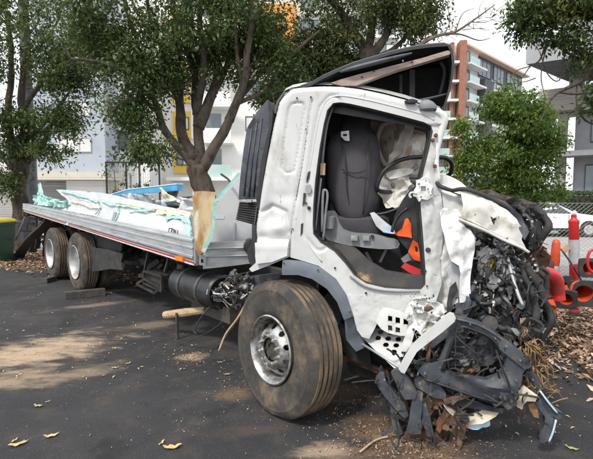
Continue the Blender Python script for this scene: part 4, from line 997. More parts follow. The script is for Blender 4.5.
# valves, cut wiring and brackets between tank and front wheel
rs = random.Random(77)
m = MB(); m2 = MB(); m3 = MB(); m4 = MB()
for i in range(80):
    p = T(rs.uniform(212, 254), rs.uniform(276, 306), rs.uniform(.15, .4)); s = rs.uniform(.03, .09)
    (m if i % 3 else m2).box(p, (Vector((rs.gauss(0, 1), rs.gauss(0, 1), rs.gauss(0, 1))).normalized(), Vector((0, 0, 1)), Vector((1, 0, 0))), (s, s * .7, s * .8)) if False else (m if i % 3 else m2).lathe(p, (rs.gauss(0, 1), rs.gauss(0, 1), rs.gauss(0, .6)), [(0, 0), (0, s * .5), (s * .9, s * .45), (s * .9, s * .25), (s * 1.4, s * .2), (s * 1.4, 0)], 8)
for i in range(40):
    p = T(rs.uniform(214, 250), rs.uniform(276, 302), rs.uniform(.05, .3)); q = [p]
    for k in range(3): q.append(q[-1] + Vector((rs.gauss(.03, .07), rs.gauss(0, .05), rs.gauss(-.03, .06))))
    (m3 if i % 3 == 0 else m4).tube(q, rs.uniform(.004, .009), 5, k=4)
props(m.build('valve_cluster', M['steel_dark'], TR, smooth=35), kind='stuff'); props(m2.build('valve_fittings', M['engine_alloy'], TR, smooth=35), kind='stuff')
props(m3.build('cut_wires', M['white_tape'], TR), kind='stuff'); props(m4.build('air_lines', M['black_rubber'], TR), kind='stuff')
m = MB(); m.bar(T(195, 302, .3), T(234, 316, .25), .10, .16); m.build('cross_beam', M['timber_grey'], TR)
plate('battery_box', TRK, [(236, 278), (258, 276), (262, 300), (250, 312), (236, 306)], .35, .3, M['slate_plastic'], TR, res=.08, amp=.03)
for (P, r) in (([(222, 322), (212, 330), (196, 338), (180, 345)], .006), ([(248, 300), (238, 318), (226, 334), (219, 351)], .012), ([(240, 310), (232, 330), (217, 348)], .007)):
    m = MB(); m.tube([T(x, y, .15 - .05 * i) for i, (x, y) in enumerate(P)], r, 6, k=4); m.build('hanging_cable', M['black_rubber' if r < .01 else 'timber_pale'], TR, smooth=True)
# -- front bulkhead of the tray
HB = Frame(T(200, 262, .0), (.985, .17, 0), (0, 0, 1))
plate('lower_headboard', HB, [(203, 243), (232, 241), (262, 241), (262, 262), (232, 266), (203, 269)], .0, .05, M['alu_rail'], TR, res=.1, amp=.012, freq=4)
for y in (249, 257):
    m = MB(); m.tube([HB.at(203, y, -.012), HB.at(232, y - 1, -.012), HB.at(262, y - 2, -.012)], .009, 6, k=2); m.build('rib', M['alu_rail'], TR, smooth=True)
plate('upper_headboard', HB, [(213, 205), (222, 196), (236, 180), (240, 176), (262, 180), (264, 242), (206, 244)], .12, .03, M['cargo_white'], TR, res=.1, amp=.02, freq=3)
plate('headboard_rail', HB, [(233, 222), (235, 222), (235, 243), (233, 243)], .10, .02, M['white_paint'], TR, res=1)
m = MB(); q = HB.at(246, 236, .0); m.lathe(HB.at(251, 247, -.05), HB.w, [(0, 0), (0, .04), (.01, .075), (.12, .08), (.12, 0)], 20); m.build('air_coupling', M['black_plastic'], TR, smooth=40)
plate('latch_plate', HB, [(199, 255), (206, 256), (206, 266), (199, 265)], -.06, .03, M['galvanised'], TR, holes=[[(201, 259), (204, 259), (204, 263), (201, 263)]], res=1)
plate('sticker', HB, [(214, 216), (224, 216), (224, 219), (214, 219)], .112, .004, M['light_blue'], TR, res=1)
# -- dark intake duct behind the cab
DU = Frame(K(262, 150, .02), CAB.u, (0, 0, 1))
plate('intake_duct', DU, [(267.5, 99.5), (271, 108), (270, 125), (262, 160), (256.5, 199), (238.5, 199.5), (241, 170), (244, 146), (247, 128), (256, 113)], .04, .34, M['slate_plastic'], TR, res=.04, amp=.004,
      fn=lambda px, py, s, t: .0)
duct = [o for o in scn.objects if o.name == 'intake_duct'][0]
for (x0, y0, x1, y1) in ((252, 128, 244, 196), (257, 122, 249, 197), (262, 118, 253.5, 197)):
    m = MB(); m.tube([DU.at(x0, y0, .036), DU.at((x0 + x1) / 2 - .8, (y0 + y1) / 2, .036), DU.at(x1, y1, .034)], .006, 6, k=1); m.build('duct_rib', M['slate_plastic'], duct, smooth=True)
plate('duct_side', DU, [(268, 100), (272.5, 110), (272, 125), (263.5, 175), (258.5, 210), (256, 199), (261.5, 160), (269.5, 124)], .0, .3, M['black_plastic'], duct, res=.06)
m = MB(); L = []
for i in range(19):
    f = i / 18; e = .01 * (i % 2)
    l = DU.at(240 - 3.5 * f, 202 + 18 * f, .06 - e); r_ = DU.at(256 + 2.5 * f, 202 + 24 * f, .06 - e)
    L.append([l - CAB.u * e, r_ + CAB.u * e, r_ + CAB.u * e + CAB.w * (.16 + 2 * e), l - CAB.u * e + CAB.w * (.16 + 2 * e)])
m.loft(L, caps=True); m.build('bellows', M['black_rubber'], duct)
m = MB(); m.box(DU.at(249, 201, .03), (CAB.u, (0, 0, 1), CAB.w), (.05, .02, .02)); m.build('bellows_clamp', M['galvanised'], duct)
plate('duct_neck', DU, [(252, 224), (262, 226), (260, 262), (256, 270), (249, 262), (247, 250), (252, 243)], .05, .25, M['black_plastic'], TR, res=.06, amp=.02)
# ------------------------------------------------------------------ the cab
OUT = [(284, 91), (291, 87.5), (302, 85.5), (320, 84.5), (340, 85), (360, 87.5), (382, 92), (405, 98), (428, 105.5), (440, 110), (445, 117), (443, 130), (437, 150), (433, 165), (436, 180), (441, 192), (444, 215), (443, 240), (441, 262), (442, 285), (436, 302),
       (428, 316), (416, 321), (402, 317), (388, 312), (380, 318), (374, 330), (369, 339), (362, 337), (357, 330), (353, 314), (346, 294), (335, 278), (319, 266), (300, 260), (289, 257), (270, 265), (252, 272), (249, 269), (256, 262.5), (254, 250), (254, 225), (258, 195), (264, 160), (271, 125), (277, 101)]
OPEN = [(333, 103), (327, 110), (323.5, 124), (319, 150), (315, 180), (313, 205), (312.5, 224), (313, 234), (320, 243), (334, 252), (345, 264), (354, 276), (366, 284), (385, 288.5), (408, 290), (421, 290), (425.5, 285), (425.5, 270), (423.5, 240), (421, 210), (419.5, 190), (424, 170), (429, 150), (433, 131), (431, 125.5), (424, 122), (400, 115.5), (370, 108), (350, 103.5), (340, 102)]
def segd(px, py, a, b):
    dx, dy = b[0] - a[0], b[1] - a[1]; t = max(0, min(1, ((px - a[0]) * dx + (py - a[1]) * dy) / (dx * dx + dy * dy)))
    return math.hypot(px - a[0] - t * dx, py - a[1] - t * dy)
def pld(px, py, P): return min(segd(px, py, P[i], P[i + 1]) for i in range(len(P) - 1))
EDGE_T = OUT[:11] + []; EDGE_R = [OUT[0]] + OUT[-1:-7:-1]
GROOVE = [(281, 168), (284, 140), (288, 110), (291, 104), (297, 102), (303, 103), (304.5, 110), (300, 140), (296, 164), (294, 172), (285, 173), (281, 168)]
SEAM = [(322, 86), (312, 100), (308, 125), (303, 160), (296, 200), (291, 235), (289, 257)]
def cabfn(px, py, s, t):
    d = 0.0
    e = pld(px, py, EDGE_T); r = 7.0
    if e < r: d += .05 * (1 - math.sqrt(max(0, 1 - (1 - e / r) ** 2)))
    e = pld(px, py, EDGE_R); r = 9.0
    if e < r: d += .07 * (1 - math.sqrt(max(0, 1 - (1 - e / r) ** 2)))
    g = pld(px, py, GROOVE); d += .009 * math.exp(-(g / 1.0) ** 2)
    if inpoly(px, py, GROOVE): d += .006
    g = pld(px, py, SEAM[1:]); d += .012 * math.exp(-(g / 1.0) ** 2)
    # door aperture surround stands a little in
    if px > 300:
        o = pld(px, py, OPEN[:9] + []) ; d += .010 * math.exp(-((o - 7.5) / 1.4) ** 2)
    # dents low on the rear corner panel
    def blob(x, y, rx, ry, a): return a * math.exp(-((px - x) / rx) ** 2 - ((py - y) / ry) ** 2)
    d += blob(268, 216, 6, 12, .028) + blob(279, 228, 9, 7, -.032) + blob(262, 238, 7, 4, .022) + .018 * math.exp(-(pld(px, py, [(262, 212), (272, 206), (286, 212), (290, 232)]) / 2.2) ** 2) + blob(292, 215, 6, 16, -.012) + blob(286, 196, 14, 5, .006)
    d += .0025 * fbm(Vector((px / 22, py / 22, 0)), 1, 2) * (1 if py > 180 else .25)
    if px > 340 and py > 295: d += .005 * fbm(Vector((px / 12, py / 9, 3)), 1, 4)
    if px > 424 and py > 125: d += .008 * fbm(Vector((px / 8, py / 16, 7)), 1, 6) + .002 * max(0, px - 430)
    return d
SIDE = plate('cab_side', CAB, OUT, 0, .025, M['white_paint'], TR, holes=[OPEN], res=.0115, fn=cabfn, smooth=60)
# inner reveal of the door opening and the rubber seal
def loopK(L, d): return [K(x, y, d) for x, y in L]
OC = [(sum(x for x, _ in OPEN) / len(OPEN)), (sum(y for _, y in OPEN) / len(OPEN))]
def inset(L, k):
    o = []
    n = len(L)
    for i in range(n):
        a, b = L[i - 1], L[(i + 1) % n]; tx, ty = b[0] - a[0], b[1] - a[1]; l = math.hypot(tx, ty); nx, ny = -ty / l, tx / l
        if inpoly(L[i][0] + nx * .5, L[i][1] + ny * .5, L): o.append((L[i][0] + nx * k, L[i][1] + ny * k))
        else: o.append((L[i][0] - nx * k, L[i][1] - ny * k))
    return o
def sm2(L, k=3): return [(p.x, p.y) for p in crom([Vector((a, b, 0)) for a, b in L], k, True)]
O2 = sm2(OPEN)
m = MB(); m.loft([loopK(OPEN, .02), loopK(OPEN, .10), loopK(inset(OPEN, 1.5), .13)]); m.build('door_reveal', M['white_paint'], SIDE, smooth=40)
m = MB(); m.tube(loopK(inset(O2, .8), .03), .013, 6, closed=True); m.build('door_seal', M['black_rubber'], SIDE, smooth=True)
m = MB(); m.tube(loopK(inset(O2, 3.4), .10), .010, 6, closed=True); m.build('inner_seal', M['black_plastic'], SIDE, smooth=True)
# sill tread, dark and dusty, widening toward the front
plate('sill_mat', CAB, [(312.5, 232), (321, 243), (335, 252), (346, 264), (355, 276), (367, 284), (386, 288.5), (421, 289), (424, 284), (424, 276), (405, 275), (385, 272), (368, 263), (352, 250), (335, 244), (322, 232)], .04, .04, M['floor_mat'], TR, res=.04, amp=.008,
      fn=lambda px, py, s, t: max(0, (288 - py)) * .004)
m = MB(); m.tube([K(350, 276, -.012), K(364, 286, -.012), K(385, 291, -.012), K(420, 291.5, -.012)], .007, 6, k=4); m.build('sill_trim', M['grey_plastic'], SIDE, smooth=True)
for nm, PTS_, e, r_ in (('panel_seam', SEAM[:], -.001, .0028),):
    m = MB(); m.tube([K(x, y, cabfn(x, y, 0, 0) + e) for x, y in PTS_], r_, 5, k=5); m.build(nm, M['steel_dark'], SIDE)
m = MB(); FE = [(322, 262), (310, 246), (305, 232), (305.5, 205), (309, 175), (314, 145), (319, 118), (325, 103), (333, 97), (345, 96), (372, 101), (402, 108.5), (425, 115), (434, 120)]
m.tube([K(x, y, cabfn(x, y, 0, 0) + .002) for x, y in FE], .007, 6, k=5); m.build('door_frame_bead', M['white_paint'], SIDE, smooth=True)
rsx = random.Random(41)
for i in range(14):
    x, y = rsx.choice([(rsx.uniform(262, 310), rsx.uniform(120, 250)), (rsx.uniform(345, 415), rsx.uniform(294, 306)), (rsx.uniform(425, 438), rsx.uniform(190, 280)), (rsx.uniform(300, 420), 94 + rsx.random() * 3)])
    a = rsx.uniform(-.6, .6) + (1.57 if x < 320 else 0); l = rsx.uniform(2, 8); P = [(x, y), (x + math.cos(a) * l * .5 + rsx.gauss(0, .3), y + math.sin(a) * l * .5), (x + math.cos(a) * l, y + math.sin(a) * l)]
    if any(inpoly(u_, v_, OPEN) or not inpoly(u_, v_, OUT) for u_, v_ in P): continue
    m = MB(); m.tube([K(u_, v_, cabfn(u_, v_, 0, 0) + .0005) for u_, v_ in P], rsx.uniform(.0006, .0014), 4, k=3); m.build('scratch', M['steel_dark' if i % 3 else 'rust'], SIDE)
# roof, back wall, far wall, floor of the cab
DEPTH = 1.95
def back(p, d=DEPTH): return Vector(p) + CAB.w * d
roofline = [K(x, y, .045) for x, y in OUT[:11]]
m = MB(); n = len(roofline)
m.loft([[p + CAB.w * e + Vector((0, 0, z)) for p in roofline] for e, z in ((0, 0), (.06, .035), (.2, .05), (1.0, .06), (1.75, .05), (1.9, 0))], closed=False); 
nn = len(m.v); m.v += [(x, y, z - .03) for x, y, z in m.v]; m.f += [tuple(i + nn for i in reversed(f)) for f in m.f]; m.build('roof', M['white_paint'], TR, smooth=50)
rearline = [K(x, y, .06) for x, y in [OUT[0]] + OUT[-1:-8:-1]]
m = MB(); m.loft([rearline, [back(p, 1.85) for p in rearline]], closed=False); nn = len(m.v); m.v += [tuple(Vector(v) + CAB.u * .03) for v in m.v]; m.f += [tuple(i + nn for i in reversed(f)) for f in m.f]
m.build('back_wall', M['white_paint'], TR, smooth=50)
IN = [(284, 95), (320, 88), (382, 96), (440, 114), (437, 150), (440, 190), (440, 262), (436, 300), (345, 290), (300, 258), (258, 258), (262, 180)]
FAROUT = [(CAB.loc(K(x, y, 0))[0], CAB.loc(K(x, y, 0))[1]) for x, y in IN]
FARWIN = [(CAB.loc(K(x, y, 0))[0], CAB.loc(K(x, y, 0))[1]) for x, y in [(345, 118), (395, 118), (425, 128), (420, 165), (345, 165)]]
plate('far_door', CAB, FAROUT, DEPTH - .1, .04, M['black_plastic'], TR, local=True, res=.12, amp=.02)
plate('inner_back_panel', Frame(K(318, 170, .05), CAB.w, (0, 0, 1)), [(0.05, -1.0), (1.8, -1.0), (1.8, .62), (.05, .62)], 0, .02, M['black_plastic'], TR, local=True, res=.2)
fl0 = K(300, 262, .06).z
m = MB(); m.bx(0, 0, 0, .01, .01, .01); m.v = []; m.f = []
p0, p1 = K(318, 262, .03), K(436, 300, .03)
m.prism([K(318, 250, .05), K(350, 276, .05), K(372, 286, .05), K(432, 290, .05), K(432, 300, .05), K(372, 298, .05), K(346, 288, .05), K(312, 262, .05)], CAB.w * 1.8); m.build('cab_floor', M['floor_mat'], TR)
plate('headlining', CAB, [(322, 98), (384, 107), (428, 119), (430, 125), (424, 128), (330, 112)], .1, .02, M['black_plastic'], TR, res=.1)
m = MB(); q = [K(322, 96, .1), K(340, 98, .1), (K(384, 108, .1)), K(434, 121, .1)]
m.loft([q, [p + CAB.w * 1.75 for p in q]], closed=False); nn = len(m.v); m.v += [(x, y, z + .02) for x, y, z in m.v]; m.f += [tuple(i + nn for i in reversed(f)) for f in m.f]; m.build('ceiling_lining', M['seat_cloth'], TR)
# beige torn lining and deployed bags deep inside
plate('torn_lining', CAB, [(372, 118), (392, 119), (412, 124), (426, 130), (424, 150), (418, 185), (398, 190), (380, 178), (374, 160), (370, 135)], .72, .03, M['headliner'], TR, res=.05, amp=.12, freq=4, sm=2)
m = MB(); m.tube([K(379, 132, .62), K(384, 124, .6), K(393, 123, .6), K(397, 135, .6), K(393, 155, .6), K(387, 165, .6), K(381, 158, .62), K(377, 145, .62)], .022, 8, k=4, closed=True); m.build('torn_trim_loop', M['headliner'], TR, smooth=True)
plate('curtain_airbag', CAB, [(405, 124), (413, 127), (411, 136), (406, 144), (403, 152), (394, 158), (389, 163), (388, 155), (396, 147), (400, 136)], .5, .03, M['airbag'], TR, res=.02, amp=.06, freq=9, world_amp=.02)
plate('sun_visor_stub', CAB, [(410, 143), (415, 140), (421, 141), (419, 148), (422, 153), (416, 157), (413, 164), (409, 156), (412, 150)], .4, .03, M['airbag'], TR, res=.02, amp=.05, freq=10, world_amp=.02)
# -- seat
def lump(name, F, secs, mat, parent, n=20, pw=2.6, **kw):
    """secs: (centre px, centre py, depth, half width, half depth) -> rounded cross-sections stacked"""
    m = MB(); L = []
    for (px, py, d, hw, hd) in secs:
        c = F.at(px, py, d); l = []
        for i in range(n):
            th = 2 * math.pi * i / n; cx, cy = math.cos(th), math.sin(th)
            l.append(c + F.u * (hw * abs(cx) ** (2 / pw) * (1 if cx >= 0 else -1)) + F.w * (hd * abs(cy) ** (2 / pw) * (1 if cy >= 0 else -1)))
        L.append(l)
    m.loft(L, caps=True)
    return m.build(name, M[mat], parent, smooth=50, **kw)
S = .0078                                     # metres per pixel at the seat's depth
SEAT = lump('seat', CAB, [(357, 111, .50, .05, .05), (357, 112.5, .50, .09, .08), (356, 118, .50, .115, .10), (355.5, 127, .50, .12, .10), (355, 132, .48, .135, .12), (353.5, 138, .47, .19, .16), (353, 150, .46, .215, .22), (353.5, 165, .46, .215, .24), (354, 182, .46, .215, .25), (355, 198, .46, .205, .25), (356.5, 210, .46, .17, .24), (357.5, 219, .46, .12, .22), (358, 225, .46, .06, .16)], 'seat_cloth', TR)
m = MB()
m.tube([K(341, 138, .26), K(345, 160, .2), K(347, 190, .2), (K(352, 216, .24))], .005, 5, k=4); m.build('seam', M['black_rubber'], SEAT, smooth=True)
m = MB(); m.tube([K(369, 140, .26), K(367, 165, .2), K(365, 190, .2), (K(363, 214, .24))], .005, 5, k=4); m.build('seam', M['black_rubber'], SEAT, smooth=True)
m = MB(); m.tube([K(342, 169, .2), K(354, 173, .19), K(366, 170, .2)], .005, 5, k=4); m.build('seam', M['black_rubber'], SEAT, smooth=True)
plate('belt_guide', CAB, [(341, 131.5), (349, 130.5), (349.5, 141), (345, 140.5), (341, 136.5)], .22, .02, M['galvanised'], SEAT, holes=[[(343, 134), (347, 133.8), (347, 136), (343, 136.2)]], res=.5)
lump('seat_cushion', CAB, [(358, 214, .5, .20, .22), (358, 218, .5, .26, .28), (360, 226, .5, .26, .28), (362, 234, .5, .20, .24)], 'seat_cloth', TR)
plate('seat_side_cover', CAB, [(324, 214), (333, 211), (338, 219), (343, 229), (356, 233), (372, 234), (388, 238), (398, 240), (398, 248), (380, 249), (352, 246), (334, 242), (324, 236)], .2, .08, M['grey_plastic'], TR, res=.04, amp=.012, freq=6, sm=2)
cover = [o for o in scn.objects if o.name == 'seat_side_cover'][0]
for px in (354.5, 366):
    m = MB(); m.box(K(px, 238, .185), (CAB.u, (0, 0, 1), CAB.w), (.052, .038, .03)); m.build('adjust_button', M['rim_steel'], cover)
m = MB(); m.lathe(K(372.5, 236.5, .2), CAB.w, [(-.02, 0), (-.02, .012), (0, .014)], 12); m.build('knob', M['black_plastic'], cover)
m = MB(); m.lathe(K(329, 222, .17), (0, 0, 1), [(-.05, .0), (-.05, .04), (.04, .05), (.05, .03)], 14); m.build('recliner_cover', M['grey_plastic'], cover, smooth=40)
m = MB(); m.tube([K(322, 232, .08), K(323, 195, .08), K(325, 190, .08), K(327.5, 195, .09), K(325.5, 215, .09), K(323, 240, .09)], .010, 8, k=4); m.build('grab_handle', M['grey_plastic'], TR, smooth=True)
m = MB(); m.tube([K(333, 106, .09), K(327, 125, .09), K(323.5, 150, .09), K(322, 168, .09)], .009, 6, k=3); b_ = m.build('seat_belt', M['grey_plastic'], TR, smooth=True)
plate('belt_buckle', CAB, [(320.5, 163), (325, 163), (324.5, 175), (320, 175)], .07, .03, M['timber_pale'], b_, res=.5)
m = MB(); m.tube([K(321, 178, .07), K(318, 205, .07), K(315.5, 230, .07)], .008, 6, k=3); m.build('belt_webbing', M['grey_plastic'], b_, smooth=True)
# seat base and dark stuff beneath
plate('seat_base', CAB, [(336, 242), (398, 248), (402, 272), (352, 266), (338, 254)], .45, .3, M['chassis'], TR, res=.08, amp=.03)
plate('white_bag_scrap', CAB, [(370, 213), (374, 212), (384, 221), (392, 227), (398, 231), (392, 234), (384, 233), (376, 226)], .22, .02, M['cargo_white'], TR, res=.04, amp=.02, freq=9)
plate('blue_glove', CAB, [(386, 224), (391, 227), (398, 231), (396, 234), (387, 233), (383, 230)], .19, .02, M['light_blue'], TR, res=.03, amp=.02, freq=9, sm=2)
# steering wheel, column and deflated bag
sc = K(405, 176, .42); sa = (CAB.u * .75 + Vector((0, 0, .62)) - CAB.w * .2).normalized()
def ringpts(c, ax, r, n=28, sx=1.0):
    a = ax.orthogonal().normalized(); b = ax.cross(a); return [c + (a * math.cos(2 * math.pi * i / n) + b * math.sin(2 * math.pi * i / n)) * r for i in range(n)]
m = MB(); m.tube([K(378, 190, .3), K(379, 180, .28), K(385, 170, .28), K(396, 162, .3), K(408, 158, .34), K(420, 157, .4), K(436, 157, .45), K(446, 158, .5), K(452, 164, .55), K(450, 174, .6), K(442, 178, .64), K(428, 182, .64), K(410, 186, .55), K(393, 192, .4)], .0165, 10, k=4, closed=True); sw = m.build('steering_wheel', M['black_plastic'], TR, smooth=True)
m = MB(); m.tube([K(392, 186, .36), K(404, 176, .42), K(418, 166, .45)], .02, 8, k=4); m.tube([K(404, 176, .42), K(428, 178, .55)], .018, 8); m.build('spokes', M['grey_plastic'], sw, smooth=True)
m = MB(); m.tube([K(405, 178, .45), K(412, 200, .6), K(418, 235, .7)], .035, 10, k=3); m.build('steering_column', M['black_plastic'], TR, smooth=True)
plate('deflated_airbag', CAB, [(379, 182), (384, 175), (391, 178), (399, 172), (410, 175), (411, 184), (416, 189), (409, 197), (408, 206), (400, 209), (393, 206), (386, 208), (384, 198), (379, 193)], .33, .05, M['airbag'], sw, res=.018, amp=.10, freq=6, sm=2, world_amp=.03)
plate('airbag_flap', CAB, [(386, 173), (398, 169), (410, 168), (414, 172), (404, 176), (390, 179)], .31, .03, M['airbag'], sw, res=.04, amp=.03, freq=8, sm=2)
# dash remains, pedals, orange and red bits
plate('dash_side', CAB, [(410, 190), (421, 186), (423, 215), (425, 250), (420, 268), (408, 250), (399, 240), (393, 225), (398, 208)], .18, .35, M['black_plastic'], TR, res=.05, amp=.03, freq=5, sm=2)
plate('orange_rag', CAB, [(405, 219), (408, 218), (411, 224), (412, 238), (408, 237), (398, 236), (394, 234), (399, 231), (402, 229)], .15, .025, M['orange_cloth'], TR, res=.03, amp=.025, freq=10)
plate('orange_rag', CAB, [(413, 240), (418, 243), (421, 262), (414, 260), (408, 252)], .16, .025, M['orange_cloth'], TR, res=.03, amp=.025, freq=10)
plate('red_panel_scrap', CAB, [(401, 267), (405, 263), (423, 271), (423, 277), (410, 273)], .10, .02, M['red_plastic'], TR, res=.04, amp=.01)
for (a_, b2) in (((366, 252), (374, 266)), ((388, 246), (380, 262)), ((356, 250), (362, 268))):
    m = MB(); m.bar(K(*a_, .35), K(*b2, .35), .03, .02); m.build('pedal_arm', M['grey_plastic'], TR)
plate('dash_tube', CAB, [(401, 259), (410, 252), (414, 254), (413, 259), (404, 263)], .2, .04, M['grey_plastic'], TR, res=.05)
m = MB(); m.tube([K(392, 232, .12), K(394, 224, .12), K(400, 214, .12), (K(408, 208, .12))], .012, 8, k=4); m.tube([K(345, 215, .3), K(380, 214, .3), K(400, 208, .3)], .012, 6, k=4); m.build('trim_tube', M['black_plastic'], TR, smooth=True)
# door latch, holes and hinge marks on the pillars
def bolt(mb, px, py, d, r, mat=None, F=CAB): mb.lathe(F.at(px, py, d), F.w, [(-.012, 0), (-.012, r * .8), (0, r)], 10)
for (px, py, r, mt) in ((308.5, 190, .017, 'galvanised'), (309, 208, .014, 'black_rubber'), (306, 203, .008, 'black_rubber'), (335, 268, .008, 'black_rubber'), (366, 293, .008, 'black_rubber'), (297, 98, .006, 'black_rubber'), (311, 97, .006, 'black_rubber'), (306, 129, .004, 'black_rubber'), (293, 229, .006, 'steel_dark'), (428, 250, .018, 'black_rubber'), (425, 271, .010, 'black_rubber'), (427, 286, .007, 'steel_dark'), (424, 303, .007, 'steel_dark'), (422, 176, .008, 'steel_dark'), (415, 312, .006, 'rust')):
    m = MB(); bolt(m, px, py, -.002, r); m.build('pillar_bolt' if r < .012 else 'pillar_hole', M[mt], SIDE, smooth=40)
plate('latch_striker', CAB, [(306, 185), (310, 184.5), (311.5, 189), (310, 193.5), (306.5, 193), (305.5, 189)], -.016, .012, M['galvanised'], SIDE, res=.5)
plate('seal_damage', CAB, [(308, 172), (310, 171), (309, 178), (306.5, 183), (306.5, 179)], -.006, .008, M['black_rubber'], SIDE, res=.5)
plate('seal_damage', CAB, [(303.5, 193), (305.5, 193), (304.5, 203), (302.5, 206)], -.006, .008, M['black_rubber'], SIDE, res=.5)
plate('seal_damage', CAB, [(301, 224), (303, 223), (302.5, 233), (300.5, 236)], -.006, .008, M['black_rubber'], SIDE, res=.5)
plate('corner_step', CAB, [(254.5, 243), (268, 240), (286, 237), (288, 241), (287, 256), (272, 262), (256, 264)], -.035, .04, M['white_paint'], SIDE, res=.04, amp=.006, fn=lambda px, py, s, t: .03 * max(0, (246 - py) / 6) ** 2 + .01 * math.exp(-((py - 252) / 2.0) ** 2))
# arch trim and inner arch
ARCH = [(282, 260), (300, 261.5), (319, 267.5), (335, 279.5), (346, 296), (353, 317), (344, 320), (337, 302), (327, 289), (312, 279), (298, 275), (282, 275)]
plate('wheel_arch', CAB, ARCH, -.035, .12, M['arch_grey'], TR, res=.035, fn=lambda px, py, s, t: .02 * math.exp(-(pld(px, py, ARCH[:6]) / 3) ** 2))
arch = [o for o in scn.objects if o.name == 'wheel_arch'][0]
for q in ((284, 263), (318, 270), (350, 312)):
    m = MB(); bolt(m, q[0], q[1], -.035, .006); m.build('rivet', M['black_rubber'], arch)
A2 = [(284, 275), (298, 275.5), (312, 279.5), (327, 289.5), (337, 302.5), (344, 320), (350, 340)]
m = MB(); m.loft([[K(x, y, .09) for x, y in A2], [K(x - 2, y + 2, .5) for x, y in A2], [K(x - 6, y + 4, .9) for x, y in A2]], closed=False); nn = len(m.v); m.v += [(x, y, z + .02) for x, y, z in m.v]; m.f += [tuple(i + nn for i in reversed(f)) for f in m.f]
m.build('arch_liner', M['black_plastic'], TR, smooth=40)
plate('arch_bracket', CAB, [(345, 318), (356, 312), (362, 336), (366, 348), (356, 352), (346, 340)], .05, .12, M['arch_grey'], TR, res=.05, amp=.03, freq=6)
plate('inner_guard', CAB, [(340, 322), (352, 330), (368, 345), (372, 368), (350, 360), (338, 345)], .25, .1, M['chassis'], TR, res=.06, amp=.03, freq=5)
# -- lifted roof deflector: a black shell, open toward us, with a pinkish brace across its mouth
DF = CAB
TOPL = [(300, 86), (312, 82), (322, 76), (336, 69.5), (352, 63), (372, 57), (392, 51), (412, 46.5), (430, 44), (444, 43), (450, 45), (453, 50), (454.5, 62), (453, 78), (450, 92), (446, 104), (441, 112)]
m = MB()
Ld = []
for e, dz in ((.0, 0), (.02, .012), (.5, .03), (.95, -.05), (1.1, -.14)):
    Ld.append([K(x, y, .02) + CAB.w * e + Vector((0, 0, dz)) for x, y in TOPL])
m.loft(Ld, closed=False); nn = len(m.v)
inner = [[K(x - (2.4 if i > 9 else 0), y + (3.2 if i <= 9 else 1.0), .02) + CAB.w * min(e, 1.02) + Vector((0, 0, dz)) for i, (x, y) in enumerate(TOPL)] for e, dz in ((.0, 0), (.02, .0), (.5, .01), (.95, -.07), (1.02, -.14))]
mi = MB(); mi.loft(inner, closed=False); m.v += mi.v; m.f += [tuple(i + nn for i in f) for f in mi.f]
k = len(TOPL); m.f += [(i, i + 1, nn + i + 1, nn + i) for i in range(k - 1)]
DEF = m.build('roof_deflector', M['black_plastic'], TR, smooth=45)
plate('deflector_back', CAB, [(318, 84), (336, 74), (372, 62), (412, 51), (444, 48), (450, 56), (449, 92), (441, 114), (400, 104), (360, 96)], .55, .03, M['black_rubber'], DEF, res=.08, amp=.02)
for x, y0, y1 in ((401, 75, 98), (411, 70, 100), (413.5, 70, 101)):
    m = MB(); m.bar(K(x, y0, .3), K(x, y1, .3), .02, .02); m.build('deflector_rib', M['black_plastic'], DEF)
m = MB(); m.tube([K(441, 62, .3), K(445, 70, .3), K(443, 84, .32), K(440, 94, .34)], .016, 8, k=4); m.build('deflector_cable', M['slate_plastic'], DEF, smooth=True)
m = MB(); m.tube([K(414, 101, .18), K(430, 98, .18), K(447, 94, .18)], .009, 6, k=3); m.build('deflector_lip', M['slate_plastic'], DEF, smooth=True)
plate('deflector_brace', CAB, [(331, 82.5), (352, 76), (375, 70), (400, 63.5), (425, 57), (446, 50.5), (451, 50), (450, 54), (440, 57), (420, 63), (396, 70), (372, 79), (356, 85.5), (341, 85.5)], .03, .06, M['timber_pink'], DEF, res=.04, amp=.008, freq=9)
m = MB(); m.tube([K(340, 72, .0), K(352, 68.5, -.005), K(375, 62.5, -.01), K(395, 57.5, -.01), K(412, 53, 0)], [.006, .016, .018, .014, .006], 8, k=4); m.build('deflector_seal', M['slate_plastic'], DEF, smooth=True)
for q in ((403, 61), (374, 71), (412, 62), (362, 77)):
    m = MB(); bolt(m, q[0], q[1], .03, .006); m.build('screw', M['white_tape'] if q[0] == 403 else M['black_rubber'], DEF)
# side marker lamp and mount on the roof front corner
lump('roof_lamp', CAB, [(428, 111, -.0, .015, .02), (428, 109.5, -.0, .055, .045), (427.5, 106, .0, .06, .05), (426.5, 102.5, .0, .045, .04), (426, 100, .0, .02, .02)], 'grey_plastic', TR, n=14)
lump('mirror_mount', CAB, [(411, 103, -.01, .04, .03), (411, 101, -.01, .045, .03), (411, 99.5, .0, .02, .02)], 'black_plastic', TR, n=12)
m = MB(); m.tube([K(436, 110, .0), K(444, 118, .02), K(441, 132, .03), K(437, 150, .03), K(436, 166, .03), K(438, 182, .03)], [.02, .03, .026, .02, .02, .022], 8, k=4); m.build('front_pillar', M['white_crumple'], TR, smooth=True)
for (px, py) in ((436, 135), (433, 140), (435, 166)):
    m = MB(); m.lathe(K(px, py, -.01), CAB.w, [(-.01, 0), (-.012, .008), (.01, .014)], 7); m.build('pillar_rust', M['rust'], SIDE)
